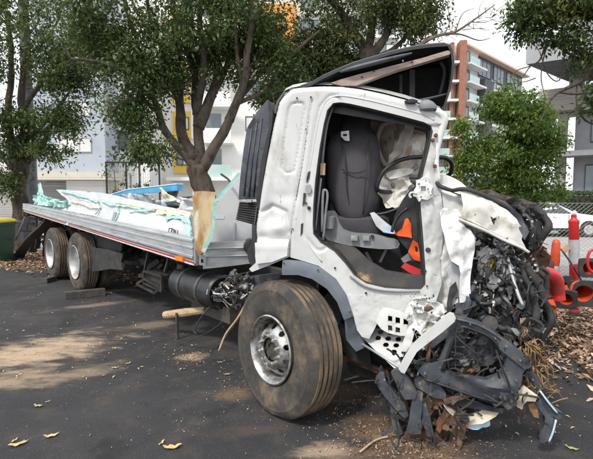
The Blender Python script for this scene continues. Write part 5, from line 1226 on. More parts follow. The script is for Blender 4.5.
# ------------------------------------------------------------------ the torn-open front
rs = random.Random(123)
def P_(name, pts, d, th, mat, amp=.02, fq=6, res=.04, parent=None, sm=1, holes=(), fn=None, seed=1.0, wa=0.0):
    return plate(name, CAB, pts, d, th, M[mat], parent or TR, res=res, amp=amp, freq=fq, sm=sm, holes=holes, fn=fn, seed=seed, world_amp=wa)
def tube_(name, pts, r, mat, k=4, n=8, parent=None, kind=None):
    m = MB(); q = [K(*p) for p in pts]
    if name in ('hose', 'black_hoop'):
        q = crom(q, 3); q = [p + Vector((fbm(p, 5, len(pts)), fbm(p, 5, 3), fbm(p, 5, 7 + r))) * .035 for p in q]; r = [r * (.75 + .5 * abs(fbm(p, 9, 2)) + .15 * rs.random()) for p in q]; k = 2
    m.tube(q, r, n, k=k); return m.build(name, M[mat], parent or TR, smooth=True, kind=kind)
def bar_(name, a, b, w, h, mat, parent=None):
    m = MB(); m.bar(K(*a), K(*b), w, h, up=tuple(CAB.w)); return m.build(name, M[mat], parent or TR)
# dark bulk of engine and frame behind everything
P_('engine_block', [(446, 222), (470, 226), (500, 236), (528, 254), (540, 280), (542, 320), (528, 345), (500, 352), (462, 346), (440, 330), (430, 300)], .95, .5, 'chassis', .12, 3, .08)
P_('engine_cover', [(470, 250), (490, 240), (512, 246), (522, 262), (520, 290), (508, 312), (480, 318), (466, 300)], .55, .3, 'steel_dark', .10, 5, .05, seed=2)
P_('gearbox_case', [(476, 290), (492, 286), (512, 290), (518, 304), (512, 322), (492, 328), (476, 320)], .30, .3, 'black_plastic', .05, 8, .035, sm=2, seed=3)
P_('intake_casting', [(482, 246), (492, 240), (500, 250), (503, 266), (500, 280), (490, 284), (484, 270)], .35, .1, 'engine_alloy', .05, 10, .03, sm=2, seed=4)
P_('radiator_shroud', [(460, 318), (520, 330), (530, 352), (518, 372), (470, 378), (440, 366), (430, 350)], .35, .2, 'chassis', .08, 5, .05, seed=5)
P_('cross_member', [(430, 325), (470, 316), (512, 330), (526, 350), (520, 372), (500, 392), (430, 380), (405, 372)], .12, .1, 'chassis', .05, 5, .05, seed=6)
P_('underbody', [(340, 345), (372, 352), (400, 362), (430, 372), (470, 388), (500, 398), (480, 410), (430, 402), (390, 385), (350, 372)], .35, .2, 'chassis', .05, 4, .06, seed=7)
bar_('steering_rod', (334, 352, .35), (425, 388, .2), .05, .05, 'rust')
bar_('steering_rod', (350, 365, .5), (400, 372, .3), .07, .07, 'steel_dark')
bar_('chassis_horn', (428, 352, .25), (500, 372, .15), .10, .12, 'chassis')
# firewall and pillar foot, bare crumpled sheet
P_('firewall', [(434, 186), (446, 190), (462, 197), (463, 214), (446, 214), (446, 240), (452, 262), (462, 276), (461, 304), (450, 312), (438, 316), (430, 322), (418, 322), (428, 300), (438, 262)], .07, .02, 'white_crumple', .045, 9, .02, seed=8)
P_('cowl_shelf', [(442, 192), (452, 196), (463, 199), (464, 211), (444, 212)], .02, .02, 'cladding_grey', .02, 9, .025, seed=9)
P_('hinge_plate', [(416, 180), (420, 179), (423, 176.5), (429, 178), (429, 183), (433, 186), (431, 192), (433, 197), (427, 200), (422, 199), (419, 202), (416, 197), (413, 196), (414, 190), (416, 187)], -.035, .03, 'white_crumple', .022, 14, .014, sm=1, holes=[[(421, 186), (426, 186), (426, 191), (421, 191)]])
for q in ((419, 184, .007), (428, 189, .006), (421, 197, .006), (426, 181, .005), (431, 195, .005)):
    m = MB(); bolt(m, q[0], q[1], -.045, q[2]); m.build('hinge_bolt', M['steel_dark'], SIDE, smooth=40)
tube_('hinge_hook', [(417, 194, -.06), (412, 192.5, -.07), (409.5, 195, -.07), (411, 198, -.07)], .008, 'white_paint')
P_('white_sheet_fold', [(440, 212), (444, 208), (452, 209), (461, 209), (463.5, 214), (462, 222), (466, 228), (471, 231), (474.5, 237), (475, 250), (472.5, 262), (471, 275), (470, 288), (471, 300), (466, 303), (459.5, 302), (459, 288), (460.5, 274), (459, 266), (451, 261), (446.5, 248), (444, 236), (441, 224)], -.10, .03, 'white_foam',
   0, 7, .016, fn=lambda px, py, s, t: .016 * math.sin(px * .42 + 1.2 * math.sin(py * .09)) * (1 if py > 228 else .3) + .022 * fbm(Vector((px / 10, py / 16, 1)), 1, 3) - .03 * math.exp(-((px - 456) / 12) ** 2 - ((py - 236) / 26) ** 2) + .014 * abs(math.sin(py * .13 + px * .08)) - .012 * abs(math.sin(px * .35 - py * .05)))
P_('white_sheet_fold', [(463, 226), (470, 229), (476, 238), (474, 246), (468, 242)], -.04, .03, 'white_foam', .04, 14, .02, seed=3)
P_('torn_sheet', [(452, 262), (460, 268), (459, 284), (458, 302), (452, 306), (453, 285), (446, 270)], -.03, .02, 'cargo_white', .03, 8, .025, seed=10)
P_('black_flap', [(450, 288), (456, 282), (458, 290), (453, 300), (451, 315), (447, 318), (447, 304)], -.06, .02, 'black_rubber', .02, 8, .03, seed=11)
P_('crumpled_corner', [(408, 303), (414, 298), (424, 299), (436, 302), (444, 306), (444, 316), (436, 322), (428, 332), (420, 334), (414, 326), (404, 318)], -.04, .02, 'white_crumple', .05, 16, .015, seed=12, wa=.012)
P_('crumpled_corner', [(412, 300), (420, 296), (430, 300), (427, 310), (418, 313), (411, 308)], -.08, .015, 'white_crumple', .035, 22, .012, seed=13, wa=.015)
P_('torn_tab', [(430, 318), (444, 312), (443, 326), (436, 333), (428, 330)], -.02, .015, 'cream_plastic', .035, 12, .02, seed=14)
P_('rust_spot', [(424, 307), (431, 306), (434, 309), (428, 312), (424, 311)], -.125, .01, 'rust', .01, 20, .02)
for i in range(16):
    m = MB(); bolt(m, rs.uniform(409, 436), rs.uniform(294, 318), -.09 - rs.random() * .02, rs.uniform(.003, .007)); m.build('pierced_hole', M['black_rubber'], SIDE)
# scuttle panel and what lies over it
SC = [(461, 190), (466, 190.5), (474, 192), (481, 194), (488, 199), (496, 201), (503, 207), (509, 210), (515, 217), (517, 219), (520, 225), (519, 229), (523, 236), (522, 240), (527, 249), (520, 246), (504, 238), (484, 229), (468, 222), (461, 215), (463, 205)]
SCU = P_('scuttle_panel', SC, -.12, .02, 'scuttle_white', .028, 9, .022, sm=1, holes=[[(490.5, 216), (494, 218.5), (499, 216.5), (500, 218.5), (496, 221), (494.5, 226), (492, 221)]],
         fn=lambda px, py, s, t: .10 * (1 - math.sqrt(max(0, 1 - min(1, max(0, (pld(px, py, [(461, 222), (500, 240), (527, 251)]) * -1 + 17) / 17 if False else (pld(px, py, [(461, 224), (500, 241), (527, 252)]) - 16) / 17)) ** 2))) + .02 * math.exp(-((px - 500) / 6) ** 2 - ((py - 222) / 8) ** 2))
tube_('scuttle_flange', [(459, 219, -.13), (470, 224, -.13), (486, 231, -.13), (504, 240, -.13), (520, 247, -.13), (529, 252.5, -.12)], .010, 'scuttle_white', parent=SCU)
tube_('scuttle_flange', [(459, 216, -.125), (475, 223, -.125), (495, 233, -.125), (520, 245, -.12)], .006, 'scuttle_white', parent=SCU)
P_('cowl_cap', [(434, 180), (438, 176), (444, 174.5), (452, 177), (461, 182), (468, 189), (469, 195), (462, 195), (450, 191), (438, 188)], .12, .12, 'white_crumple', .015, 9, .025, sm=2, seed=15)
tube_('cowl_seal', [(433, 178, .05), (440, 186, .0), (452, 190, -.02), (464, 189, -.06), (478, 193, -.06), (492, 199, -.02), (508, 208, .0), (520, 218, .05)], .014, 'black_rubber')
tube_('cowl_seal', [(436, 184, .02), (446, 187, .0), (458, 190, -.04)], .010, 'cladding_grey')
P_('dash_top_pad', [(466, 190), (480, 193), (495, 196), (505, 201), (522, 216), (530, 232), (524, 240), (516, 222), (500, 207), (482, 197)], .0, .3, 'slate_plastic', .03, 8, .03, seed=16)
P_('torn_insulation', [(474, 190), (490, 191), (506, 195), (518, 200), (530, 202), (541, 206), (547, 214), (548, 224), (540, 230), (530, 228), (515, 214), (500, 204), (486, 198)], .25, .35, 'dusty_soft', .09, 9, .03, seed=17, wa=.02)
P_('torn_insulation', [(518, 216), (528, 208), (540, 214), (546, 228), (544, 240), (536, 250), (528, 250), (524, 236)], .15, .3, 'black_rubber', .06, 8, .03, seed=18)
tube_('black_hoop', [(512, 203, .3), (526, 204, .25), (539, 207, .2), (546.5, 217, .15), (546, 233, .16), (538, 246, .2), (524, 250, .2)], .026, 'black_rubber')
tube_('black_hoop', [(506, 203, .3), (520, 209, .2), (528, 219, .12), (532, 234, .1), (529, 246, .1)], .022, 'black_plastic')
P_('bracket_end', [(519, 252), (545, 250), (551, 256), (549, 266), (540, 272), (526, 270), (519, 262)], .3, .2, 'rust', .04, 10, .03, seed=19)
# engine bay fittings
tube_('bonnet_stay', [(507, 256, -.02), (512, 275, -.06), (518, 294, -.10), (523, 306, -.12)], .011, 'alu_rail', n=8)
for q, (P, r, mt) in enumerate([
    ([(508, 252, .1), (518, 268, .05), (527, 290, .0), (534, 312, -.02), (537, 330, -.02), (530, 344, .0), (518, 345, .1)], .030, 'black_rubber'),
    ([(520, 255, .2), (533, 276, .15), (543, 300, .1), (547, 322, .1), (543, 340, .12), (532, 351, .15)], .026, 'black_rubber'),
    ([(500, 244, .3), (512, 262, .2), (520, 285, .15), (528, 310, .12), (527, 335, .12)], .020, 'slate_plastic'),
    ([(476, 236, .2), (484, 258, .1), (492, 280, .08), (498, 300, .1)], .014, 'black_rubber'),
    ([(470, 240, .2), (476, 262, .12), (474, 285, .1), (470, 308, .1), (460, 322, .05)], .018, 'black_rubber'),
    ([(488, 236, .35), (500, 246, .25), (509, 262, .2), (505, 284, .2)], .012, 'engine_alloy'),
    ([(515, 262, .1), (524, 270, .05), (532, 282, .05), (540, 300, .05)], .010, 'alu_rail'),
    ([(512, 268, .1), (520, 280, .05), (522, 296, .05), (530, 312, .03)], .012, 'galvanised'),
    ([(460, 318, -.02), (470, 306, -.05), (484, 302, -.05), (496, 308, -.03), (503, 322, -.02)], .014, 'black_plastic'),
    ([(455, 322, -.05), (464, 312, -.08), (470, 300, -.08), (474, 288, -.04)], .024, 'slate_plastic'),
    ([(478, 318, .0), (492, 326, -.05), (506, 330, -.05), (524, 334, .0)], .030, 'slate_plastic'),
    ([(486, 326, -.06), (490, 336, -.08), (488, 346, -.1)], .022, 'steel_dark')]):
    tube_('hose', P, r, mt)
m = MB(); m.lathe(K(484, 271, .05), (.3, -.4, 1), [(-.03, 0), (-.03, .022), (.05, .024), (.06, .012), (.09, .012)], 12); m.build('fluid_canister', M['rim_steel'], TR, smooth=40)
m = MB(); m.lathe(K(492, 263, .04), (.2, -.3, 1), [(-.04, .010), (.03, .012), (.035, .006)], 10); m.build('dipstick_cap', M['yellow_plastic'], TR, smooth=40)
m = MB(); m.lathe(K(486, 258, .10), (1, -.3, .1), [(-.08, .012), (.08, .012)], 10); m.lathe(K(481, 262, .08), (.1, -.2, 1), [(-.05, .02), (.02, .022)], 10); m.lathe(K(489, 264, .08), (.1, -.2, 1), [(-.05, .018), (.02, .02)], 10); m.build('brake_reservoir', M['rim_steel'], TR, smooth=40)
m = MB(); m.lathe(K(488, 322, -.04), (-.2, -1, .1), [(-.02, 0), (-.02, .045), (.06, .05), (.06, 0)], 16); m.build('fan_pulley', M['steel_dark'], TR, smooth=40)
P_('cast_bracket', [(495, 300), (510, 302), (520, 314), (514, 324), (500, 320)], .02, .05, 'rust', .03, 10, .03, seed=21)
P_('cast_bracket', [(496, 318), (506, 314), (520, 322), (526, 336), (512, 340), (500, 332)], -.02, .06, 'steel_dark', .03, 10, .03, seed=22)
# larger recognisable pieces hanging in the bay
P_('radiator_core', [(474, 292), (500, 286), (506, 316), (480, 322)], .10, .06, 'steel_dark', .02, 6, .03, seed=61)
for k in range(8):
    bar_('radiator_fin', (476 + k * 3.4, 294 - k * .8, .085), (481 + k * 3.4, 319 - k * .8, .085), .010, .012, 'engine_alloy')
P_('pale_casting', [(497, 262), (506, 258), (514, 268), (516, 284), (511, 300), (502, 296), (498, 280)], .0, .08, 'cladding_grey', .03, 9, .02, sm=2, seed=62)
P_('pale_casting', [(488, 276), (496, 272), (500, 282), (494, 290), (487, 287)], .02, .06, 'rim_steel', .02, 12, .02, sm=2, seed=63)
P_('heat_shield', [(512, 262), (519, 258), (528, 268), (536, 284), (538, 300), (531, 304), (524, 292), (517, 278)], .05, .015, 'alu_rail', .03, 9, .02, seed=64, holes=[[(522, 276), (526, 280), (527, 286), (523, 282)]])
P_('tank_neck', [(478, 252), (490, 248), (496, 256), (492, 262), (480, 262)], .04, .08, 'scuttle_white', .02, 10, .02, sm=2, seed=65)
P_('black_bracket', [(462, 300), (474, 290), (482, 296), (479, 308), (468, 318), (460, 314)], -.04, .04, 'black_plastic', .02, 9, .025, seed=66)
P_('hanging_sheet', [(530, 268), (538, 266), (543, 284), (544, 306), (540, 322), (535, 306), (534, 286)], .08, .012, 'steel_dark', .04, 9, .025, seed=67)
for P, r in (([(526, 262, .0), (537, 284, -.04), (545, 306, -.04), (546, 326, -.02), (538, 344, .0), (524, 350, .05)], .022), ([(518, 262, .02), (528, 284, -.05), (534, 308, -.08), (534, 328, -.06), (526, 342, -.02)], .024), ([(533, 262, .1), (548, 290, .08), (550, 315, .08), (545, 338, .08)], .018)):
    tube_('hose', P, r, 'black_rubber')
# scattered fittings of a torn engine bay (small pieces, too many to count)
def clutter(name, poly, d0, d1, n, s0, s1, mat, kind, seed):
    r = random.Random(seed); m = MB(); xs = [p[0] for p in poly]; ys = [p[1] for p in poly]; i = 0; t = 0
    while i < n and t < n * 20:
        t += 1
        x, y = r.uniform(min(xs), max(xs)), r.uniform(min(ys), max(ys))
        if not inpoly(x, y, poly): continue
        i += 1
        c = K(x, y, r.uniform(d0, d1)); s = r.uniform(s0, s1); ax = Vector((r.gauss(0, 1), r.gauss(0, 1), r.gauss(0, 1))).normalized()
        if kind == 'bits':
            if i % 3 == 0: m.lathe(c, ax, [(0, 0), (0, s * .4), (s * .5, s * .45), (s * .6, s * .2), (s * 1.2, s * .18), (s * 1.25, 0)], 8)
            elif i % 3 == 1:
                b = ax.orthogonal().normalized(); q = ax.cross(b); P = [c + b * s * .8, c + b * s * .2 + q * s * .4, c - b * s * .7 + q * s * .3, c - b * s * .5 - q * s * .5, c + b * s * .3 - q * s * .3]; m.prism(P, ax * s * .12)
            else: m.bar(c, c + ax * s * 1.6, s * .25, s * .12)
        else:
            q = [c]
            for k in range(4): q.append(q[-1] + Vector((r.gauss(0, .6), r.gauss(0, .4), r.gauss(-.35, .6))) * s)
            m.tube(q, r.uniform(.003, .007) if kind == 'wire' else r.uniform(.009, .016), 5, k=4)
    return m.build(name, M[mat], TR, smooth=35, kind='stuff')
BAY = [(470, 234), (500, 242), (528, 256), (545, 300), (545, 340), (525, 350), (470, 330), (458, 312), (474, 290), (476, 250)]
clutter('engine_fragments', BAY, -.03, .25, 130, .02, .065, 'engine_alloy', 'bits', 1)
clutter('engine_fragments', BAY, .0, .3, 120, .02, .07, 'black_plastic', 'bits', 2)
clutter('light_fragments', BAY, -.06, .1, 120, .012, .04, 'cladding_grey', 'bits', 3)
clutter('torn_wiring', BAY, -.06, .2, 50, .05, .10, 'black_rubber', 'wire', 4)
clutter('torn_hoses', BAY, .0, .25, 24, .05, .12, 'black_plastic', 'hose', 5)
LOW = [(400, 350), (450, 330), (480, 330), (525, 360), (525, 390), (500, 405), (440, 400), (395, 392)]
clutter('lower_fragments', LOW, -.12, .05, 70, .02, .06, 'slate_plastic', 'bits', 7)
clutter('lower_fragments', LOW, -.16, .02, 90, .012, .045, 'engine_alloy', 'bits', 8)
clutter('lower_wiring', LOW, -.16, .0, 30, .04, .09, 'black_rubber', 'wire', 9)
clutter('rusty_fragments', [(390, 395), (440, 385), (470, 400), (462, 445), (400, 445)], -.15, .1, 70, .02, .06, 'rust', 'bits', 10)
clutter('rusty_fragments', [(390, 395), (440, 385), (470, 400), (462, 445), (400, 445)], -.15, .1, 50, .02, .07, 'slate_plastic', 'bits', 11)
clutter('white_splinters', [(404, 296), (444, 300), (440, 335), (405, 350)], -.14, .0, 30, .010, .03, 'white_paint', 'bits', 12)
clutter('upper_fragments', [(505, 203), (540, 203), (549, 225), (546, 250), (540, 268), (520, 262)], .08, .3, 90, .015, .035, 'dusty_soft', 'bits', 13)
clutter('upper_fragments', [(505, 215), (540, 215), (548, 240), (540, 262), (520, 255)], -.05, .1, 14, .01, .02, 'cladding_grey', 'bits', 14)
# bumper carrier: big dark loop of plastic and steel
GF = P_('bumper_carrier', [(455, 317), (464, 318), (480, 323), (496, 332), (510, 344), (524, 356), (529, 365), (523, 373), (521, 386), (514, 396), (508, 404), (497, 402), (472, 394), (448, 386), (428, 380), (418, 372), (424, 366), (438, 364), (446, 345), (450, 326)], -.22, .05, 'slate_plastic', .012, 5, .03,
        holes=[[(461, 327), (474, 330), (488, 336), (498, 346), (505, 358), (505, 368), (498, 376), (486, 379), (470, 376), (454, 374), (443, 370), (449, 352), (455, 337)]], fn=lambda px, py, s, t: .03 * math.exp(-(pld(px, py, [(455, 370), (488, 386), (510, 385)]) / 5) ** 2) * -1)
for q in ((425, 373), (440, 367), (454, 321), (470, 324), (506, 346), (520, 360), (505, 399), (512, 392), (500, 397), (448, 381), (495, 338), (516, 380)):
    m = MB(); bolt(m, q[0], q[1], -.235, .008); m.build('bolt', M['rim_steel'], GF, smooth=40)
tube_('carrier_lip', [(456, 319, -.23), (478, 325, -.23), (500, 338, -.23), (520, 356, -.23), (527, 366, -.22)], .009, 'slate_plastic', parent=GF)
tube_('carrier_lip', [(443, 371, -.225), (449, 352, -.23), (455, 337, -.23), (461, 327, -.23), (474, 330, -.23), (488, 336, -.23), (498, 346, -.23), (505, 358, -.23)], .010, 'black_plastic', parent=GF)
tube_('carrier_lip', [(424, 379, -.22), (448, 387, -.235), (474, 396, -.235), (498, 403, -.23)], .010, 'black_plastic', parent=GF)
RD = P_('heater_box', [(451, 334), (466, 333), (467, 352), (463, 372), (446, 370), (449, 350)], -.13, .1, 'grey_plastic', .008, 6, .03)
RD.data.materials[0] = M['black_plastic']
for y in (340, 346, 352, 358, 364):
    bar_('heater_fin', (450, y, -.14), (465, y + 1, -.14), .012, .012, 'slate_plastic', RD)
P_('brown_cavity', [(461, 362), (468, 359), (478, 362), (480, 370), (473, 376), (463, 374)], -.10, .05, 'cargo_cream', .03, 10, .03, sm=2).data.materials[0] = M['root_brown']
m = MB(); m.lathe(K(476, 367, -.14), -CAB.w, [(0, .0), (0, .028), (.03, .022), (.03, .0)], 16); m.build('motor_end', M['steel_dark'], TR, smooth=40)
m = MB(); m.lathe(K(482, 350, -.08), -CAB.w, [(0, .0), (0, .10), (.03, .10), (.04, .05), (.02, .04), (.02, 0)], 20); m.build('fan_housing', M['slate_plastic'], TR, smooth=40)
tube_('cable', [(453, 332, -.24), (462, 342, -.25), (474, 352, -.24), (482, 356, -.2)], .006, 'black_rubber')
tube_('cable', [(470, 340, -.15), (482, 334, -.17), (492, 342, -.16), (496, 356, -.15)], .008, 'black_rubber')
P_('carrier_bracket', [(500, 341), (506, 340), (530, 360), (532, 367), (525, 370), (498, 348)], -.24, .05, 'slate_plastic', .008, 8, .03)
P_('upper_beam', [(418, 345), (424, 338), (450, 325), (458, 308), (472, 296), (476, 302), (464, 320), (448, 336), (428, 352)], -.10, .05, 'slate_plastic', .02, 6, .03, seed=23)
# white strip lying across the carrier
WS = P_('white_trim_strip', [(446, 315.5), (450, 313), (454, 314), (456, 318), (454.5, 322), (444, 331), (431, 341), (417, 352), (411, 362), (404.5, 374), (401, 372.5), (398.5, 369), (404, 358), (411, 346.5), (422, 336), (434, 326)], -.29, .025, 'white_paint', .004, 5, .025)
# left of it: slotted guard, ladder step, bracket
P_('slotted_guard', [(376, 322), (379, 314), (384, 309), (396, 311), (408, 315), (417, 318), (414, 330), (407, 336), (400, 336), (388, 333), (381, 329)], -.01, .03, 'white_crumple', .006, 6, .02,
   holes=[[(388, 315.5), (392.2, 316.5), (392.2, 322.5), (388, 321.5)], [(395.5, 317), (400, 318), (400, 324.5), (395.5, 323.5)], [(403.5, 318.5), (408, 319.5), (408, 326), (403.5, 325)], [(388, 325), (392.2, 326), (392.2, 332), (388, 331)], [(395.5, 327), (400, 328), (400, 334), (395.5, 333)]])
P_('white_bracket', [(414, 318), (417, 322), (418, 327), (415, 331), (411, 345), (406, 352), (401, 351.5), (402, 345), (406, 333), (409, 327), (413, 324)], -.16, .015, 'white_crumple', .01, 9, .02)
m = MB(); bolt(m, 413.5, 329.5, -.17, .009); m.build('bracket_bolt', M['steel_dark'], TR)
GH = []
for i in range(5):
    for j in range(3):
        cx = 368 + i * 8.6 + j * 2.0; cy = 339.5 + i * 4.6 - j * 4.2
        if cx < 410: GH.append([(cx + 3.4 * math.cos(a * math.pi / 3), cy + 1.9 * math.sin(a * math.pi / 3)) for a in range(6)])
P_('ladder_step', [(360, 340), (374, 331), (382, 330), (400, 339), (417, 350), (412, 358), (404, 366), (398, 365), (380, 355), (361, 344)], -.06, .02, 'engine_alloy', .004, 5, .03, holes=GH, fn=lambda px, py, s, t: (355 - py) * .012).data.materials[0] = M['cladding_grey']
tube_('step_edge', [(359, 342, .1), (380, 355, -.06), (399, 367, -.16), (405, 366, -.17)], .010, 'alu_rail')
P_('step_back', [(362, 330), (378, 326), (410, 338), (416, 350), (400, 350), (372, 342)], .16, .05, 'black_plastic', .02, 6, .04)
# arms splayed down to the ground
AM = 'slate_plastic'
for pts, d, th in (([(375.5, 378), (380, 373.5), (384, 374), (386, 382), (397, 396), (405, 405), (408.5, 416), (405, 419), (396, 410), (384, 396), (378, 387)], -.24, .04),
                   ([(391, 404), (396, 406), (398, 420), (403, 434), (397, 437), (392, 424), (390, 412)], -.20, .05),
                   ([(391, 373), (395, 370), (402, 371), (410, 381), (417, 393), (415, 399), (405, 400), (398, 388)], -.26, .04),
                   ([(412, 400), (417, 392), (423, 394), (422, 408), (421, 420), (421, 434), (414, 435), (406, 433), (409, 420)], -.25, .03),
                   ([(421, 402), (426, 404), (430, 416), (434, 436), (428, 437), (423, 424)], -.22, .04),
                   ([(414, 380), (425, 376), (438, 384), (446, 393), (446, 400), (434, 398), (424, 392), (416, 388)], -.20, .05)):
    P_('bumper_arm', pts, d, th, AM, .010, 6, .03, seed=d * 50)
AR = P_('bumper_arm', [(524, 376), (527, 371.5), (533, 371), (539, 377), (541, 390), (548, 400), (556, 409), (562.5, 414), (562, 418), (556, 421), (554, 430), (550, 440), (543, 443.5), (538, 440), (540, 432), (545, 424), (545, 417), (538, 408), (533, 398), (530, 389)], -.14, .05, AM, .012, 6, .025,
        fn=lambda px, py, s, t: .02 * math.exp(-(pld(px, py, [(529, 380), (541, 403), (552, 417)]) / 2.5) ** 2))
tube_('arm_edge', [(540, 391, -.15), (548, 402, -.155), (557, 413, -.15)], .006, 'light_blue', parent=AR)
tube_('arm_edge', [(556, 420, -.15), (553, 432, -.15), (549, 442, -.14)], .006, 'light_blue', parent=AR)
P_('rusty_plate', [(422, 396), (428, 390), (436, 390), (441, 398), (444, 402), (436, 410), (429, 417), (426, 412), (424, 404)], -.16, .03, 'rust', .03, 9, .025, seed=31)
P_('rusty_plate', [(400, 436), (410, 432), (424, 430), (436, 434), (444, 442), (440, 452), (424, 455), (408, 448)], -.15, .05, 'rust', .04, 9, .03, seed=32)
bar_('rusty_bar', (444, 402, -.22), (481, 391, -.2), .03, .02, 'rust')
P_('bent_guard', [(436, 430), (440, 418), (446, 407), (453, 407), (462, 413), (467, 422), (465, 436), (460, 448), (456, 456), (451, 456), (449, 448), (452, 436), (452, 428), (444, 428), (440, 434)], -.20, .02, 'steel_dark', .03, 8, .025, seed=33, fn=lambda px, py, s, t: .05 * math.exp(-((px - 450) / 7) ** 2)).data.materials[0] = M['rust']
P_('dark_drum', [(436, 432), (444, 428), (452, 430), (451, 440), (446, 450), (438, 452), (434, 444)], -.12, .1, 'chassis', .03, 9, .03, seed=34)
P_('cream_undertray', [(443, 404), (450, 407), (458, 413), (470, 416), (482, 411), (494, 405), (503, 405), (503, 410), (496, 417), (482, 423), (468, 425), (458, 420), (450, 413)], -.17, .02, 'cream_plastic', .03, 8, .02, seed=35)
P_('cream_scrap', [(518, 391), (524, 386.5), (530, 390), (537, 395), (535, 401), (527, 401), (524, 405), (523, 411), (518, 409), (515, 403), (519, 398)], -.16, .02, 'cream_plastic', .03, 10, .02, seed=36)
P_('brown_scrap', [(528, 404), (534, 402), (538, 410), (539, 418), (534, 417), (530, 411)], -.12, .02, 'root_brown', .02, 10, .03, seed=37)
P_('lower_lip', [(446, 394), (462, 398), (480, 404), (498, 408), (506, 408), (502, 413), (480, 410), (458, 406), (446, 402)], -.19, .04, 'black_plastic', .015, 8, .03, seed=38)
P_('end_clamp', [(504, 380), (512, 376), (520, 384), (522, 396), (514, 402), (506, 396)], -.17, .05, 'engine_alloy', .03, 12, .025, seed=39)
P_('end_plate', [(500, 392), (512, 394), (518, 404), (508, 410), (500, 404)], -.23, .04, AM, .01, 9, .03)
for q in ((505, 398), (511, 401), (396, 379), (403, 404), (398, 402), (412, 375), (420, 383)):
    m = MB(); bolt(m, q[0], q[1], -.285 if q[0] < 430 else -.24, .010); m.build('bolt', M['rim_steel'], TR, smooth=40)
ALL = [(376, 372), (400, 360), (450, 330), (500, 340), (528, 366), (522, 400), (470, 425), (455, 450), (400, 445)]
clutter('splintered_trim', ALL, -.22, -.05, 26, .03, .09, 'slate_plastic', 'bits', 21)
clutter('splintered_trim', ALL, -.22, -.05, 34, .015, .04, 'rust', 'bits', 22)
clutter('bright_clips', ALL, -.30, -.12, 50, .006, .014, 'engine_alloy', 'bits', 23)
clutter('torn_wiring', ALL, -.30, -.05, 40, .04, .09, 'black_rubber', 'wire', 24)
clutter('soil_clods', [(392, 400), (440, 395), (470, 420), (462, 452), (398, 450)], -.22, .1, 160, .02, .05, 'litter_soil', 'bits', 25)
rj = random.Random(8)
for i in range(14):
    x, y = rj.uniform(392, 515), rj.uniform(352, 425); a = rj.uniform(0, 6.28); L_ = rj.uniform(7, 18); w = rj.uniform(1.5, 4)
    if not inpoly(x, y, ALL): continue
    ca, sa = math.cos(a), math.sin(a); q = [(-L_, -w), (-L_ * .3, -w * 1.3), (L_, -w * .6), (L_ * .9, w * .2), (L_ * .2, w), (-L_ * .8, w * .7)]
    P_('torn_bracket', [(x + u_ * ca - v_ * sa, min(452, y + u_ * sa + v_ * ca)) for u_, v_ in q], -.08 - rj.random() * .10, .012, ['slate_plastic', 'black_plastic', 'steel_dark', 'rust', 'slate_plastic'][i % 5], .04, 11, .025, seed=50 + i)
clutter('torn_wiring', BAY, -.12, .05, 50, .03, .08, 'black_rubber', 'wire', 34)
clutter('torn_hoses', [(500, 262), (545, 270), (548, 330), (530, 352), (505, 340)], -.10, .1, 26, .03, .07, 'black_plastic', 'hose', 35)
clutter('grey_fragments', BAY, -.06, .1, 70, .015, .05, 'grey_plastic', 'bits', 36)
for i in range(16):
    x, y = rj.uniform(462, 535), rj.uniform(295, 345); a = rj.uniform(0, 6.28); L_ = rj.uniform(5, 12); w = rj.uniform(1.5, 3.5); ca, sa = math.cos(a), math.sin(a)
    q = [(-L_, -w), (-L_ * .3, -w * 1.2), (L_, -w * .5), (L_ * .8, w * .4), (L_ * .2, w), (-L_ * .8, w * .8)]
    P_('torn_bracket', [(x + u_ * ca - v_ * sa, y + u_ * sa + v_ * ca) for u_, v_ in q], -.02 - rj.random() * .08, .012, ['slate_plastic', 'black_plastic', 'steel_dark', 'chassis', 'grey_plastic'][i % 5], .04, 11, .025, seed=80 + i)
# roots and fibres dragged along on the right
r2 = random.Random(9); m = MB()
for i in range(70):
    x, y = r2.uniform(514, 540), r2.uniform(340, 385); q = [(x, y)]
    for k in range(4): q.append((q[-1][0] + r2.gauss(3.5, 4), q[-1][1] + r2.gauss(5, 6)))
    m.tube([K(a, min(b, 425), -.1 + r2.gauss(0, .03)) for a, b in q], [.005, .004, .0035, .003, .002], 5, k=3)
for P in ([(541, 404), (550, 396), (556, 390), (560, 392)], [(550, 404), (560, 400), (568, 398)], [(540, 380), (546, 386), (553, 386), (556, 384)]):
    m.tube([K(a, b, -.1) for a, b in P], .004, 5, k=4)
m.build('dragged_roots', M['root_brown'], TR, smooth=True, kind='stuff')
m = MB()
for i in range(12):
    x = r2.uniform(518, 530); m.tube([K(x + k * 1.6 + r2.gauss(0, .7), 318 + k * 7, -.05) for k in range(6)], .004, 4, k=3)
m.build('frayed_cable', M['timber_pale'], TR, smooth=True, kind='stuff')
# ------------------------------------------------------------------ load lying on the tray
def load(name, label, pts, d, th, mat, cat='panel', amp=.03, fq=3, res=.07, sm=1, kids=(), fn=None, tilt=0.0, F=TRK, **kw):
    t = plate(name, F, pts, d, th, M[mat], None, res=res, amp=amp, freq=fq, sm=sm, fn=fn or ((lambda px, py, s, z: tilt * (z - 1.3)) if tilt else None), label=label, cat=cat, **kw)
    return t
A = load('insulated_panel', 'long pale panel lying along the tray rail with mint torn edges', [(50, 189.5), (70, 190.5), (95, 193), (118, 198), (140, 203), (165, 208), (188, 213), (196, 242), (180, 238), (150, 231), (110, 222), (70, 214), (40, 207), (52, 204), (64, 206), (68, 203)], .16, .06, 'cargo_white', tilt=.22)
B = load('insulated_panel', 'white buckled panel nearest the headboard with pen marks', [(113, 211), (128, 212.5), (150, 213), (168, 216), (184, 222), (193, 240), (180, 238), (160, 233), (138, 228), (116, 224), (114, 218)], .12, .05, 'cargo_white', tilt=.35)
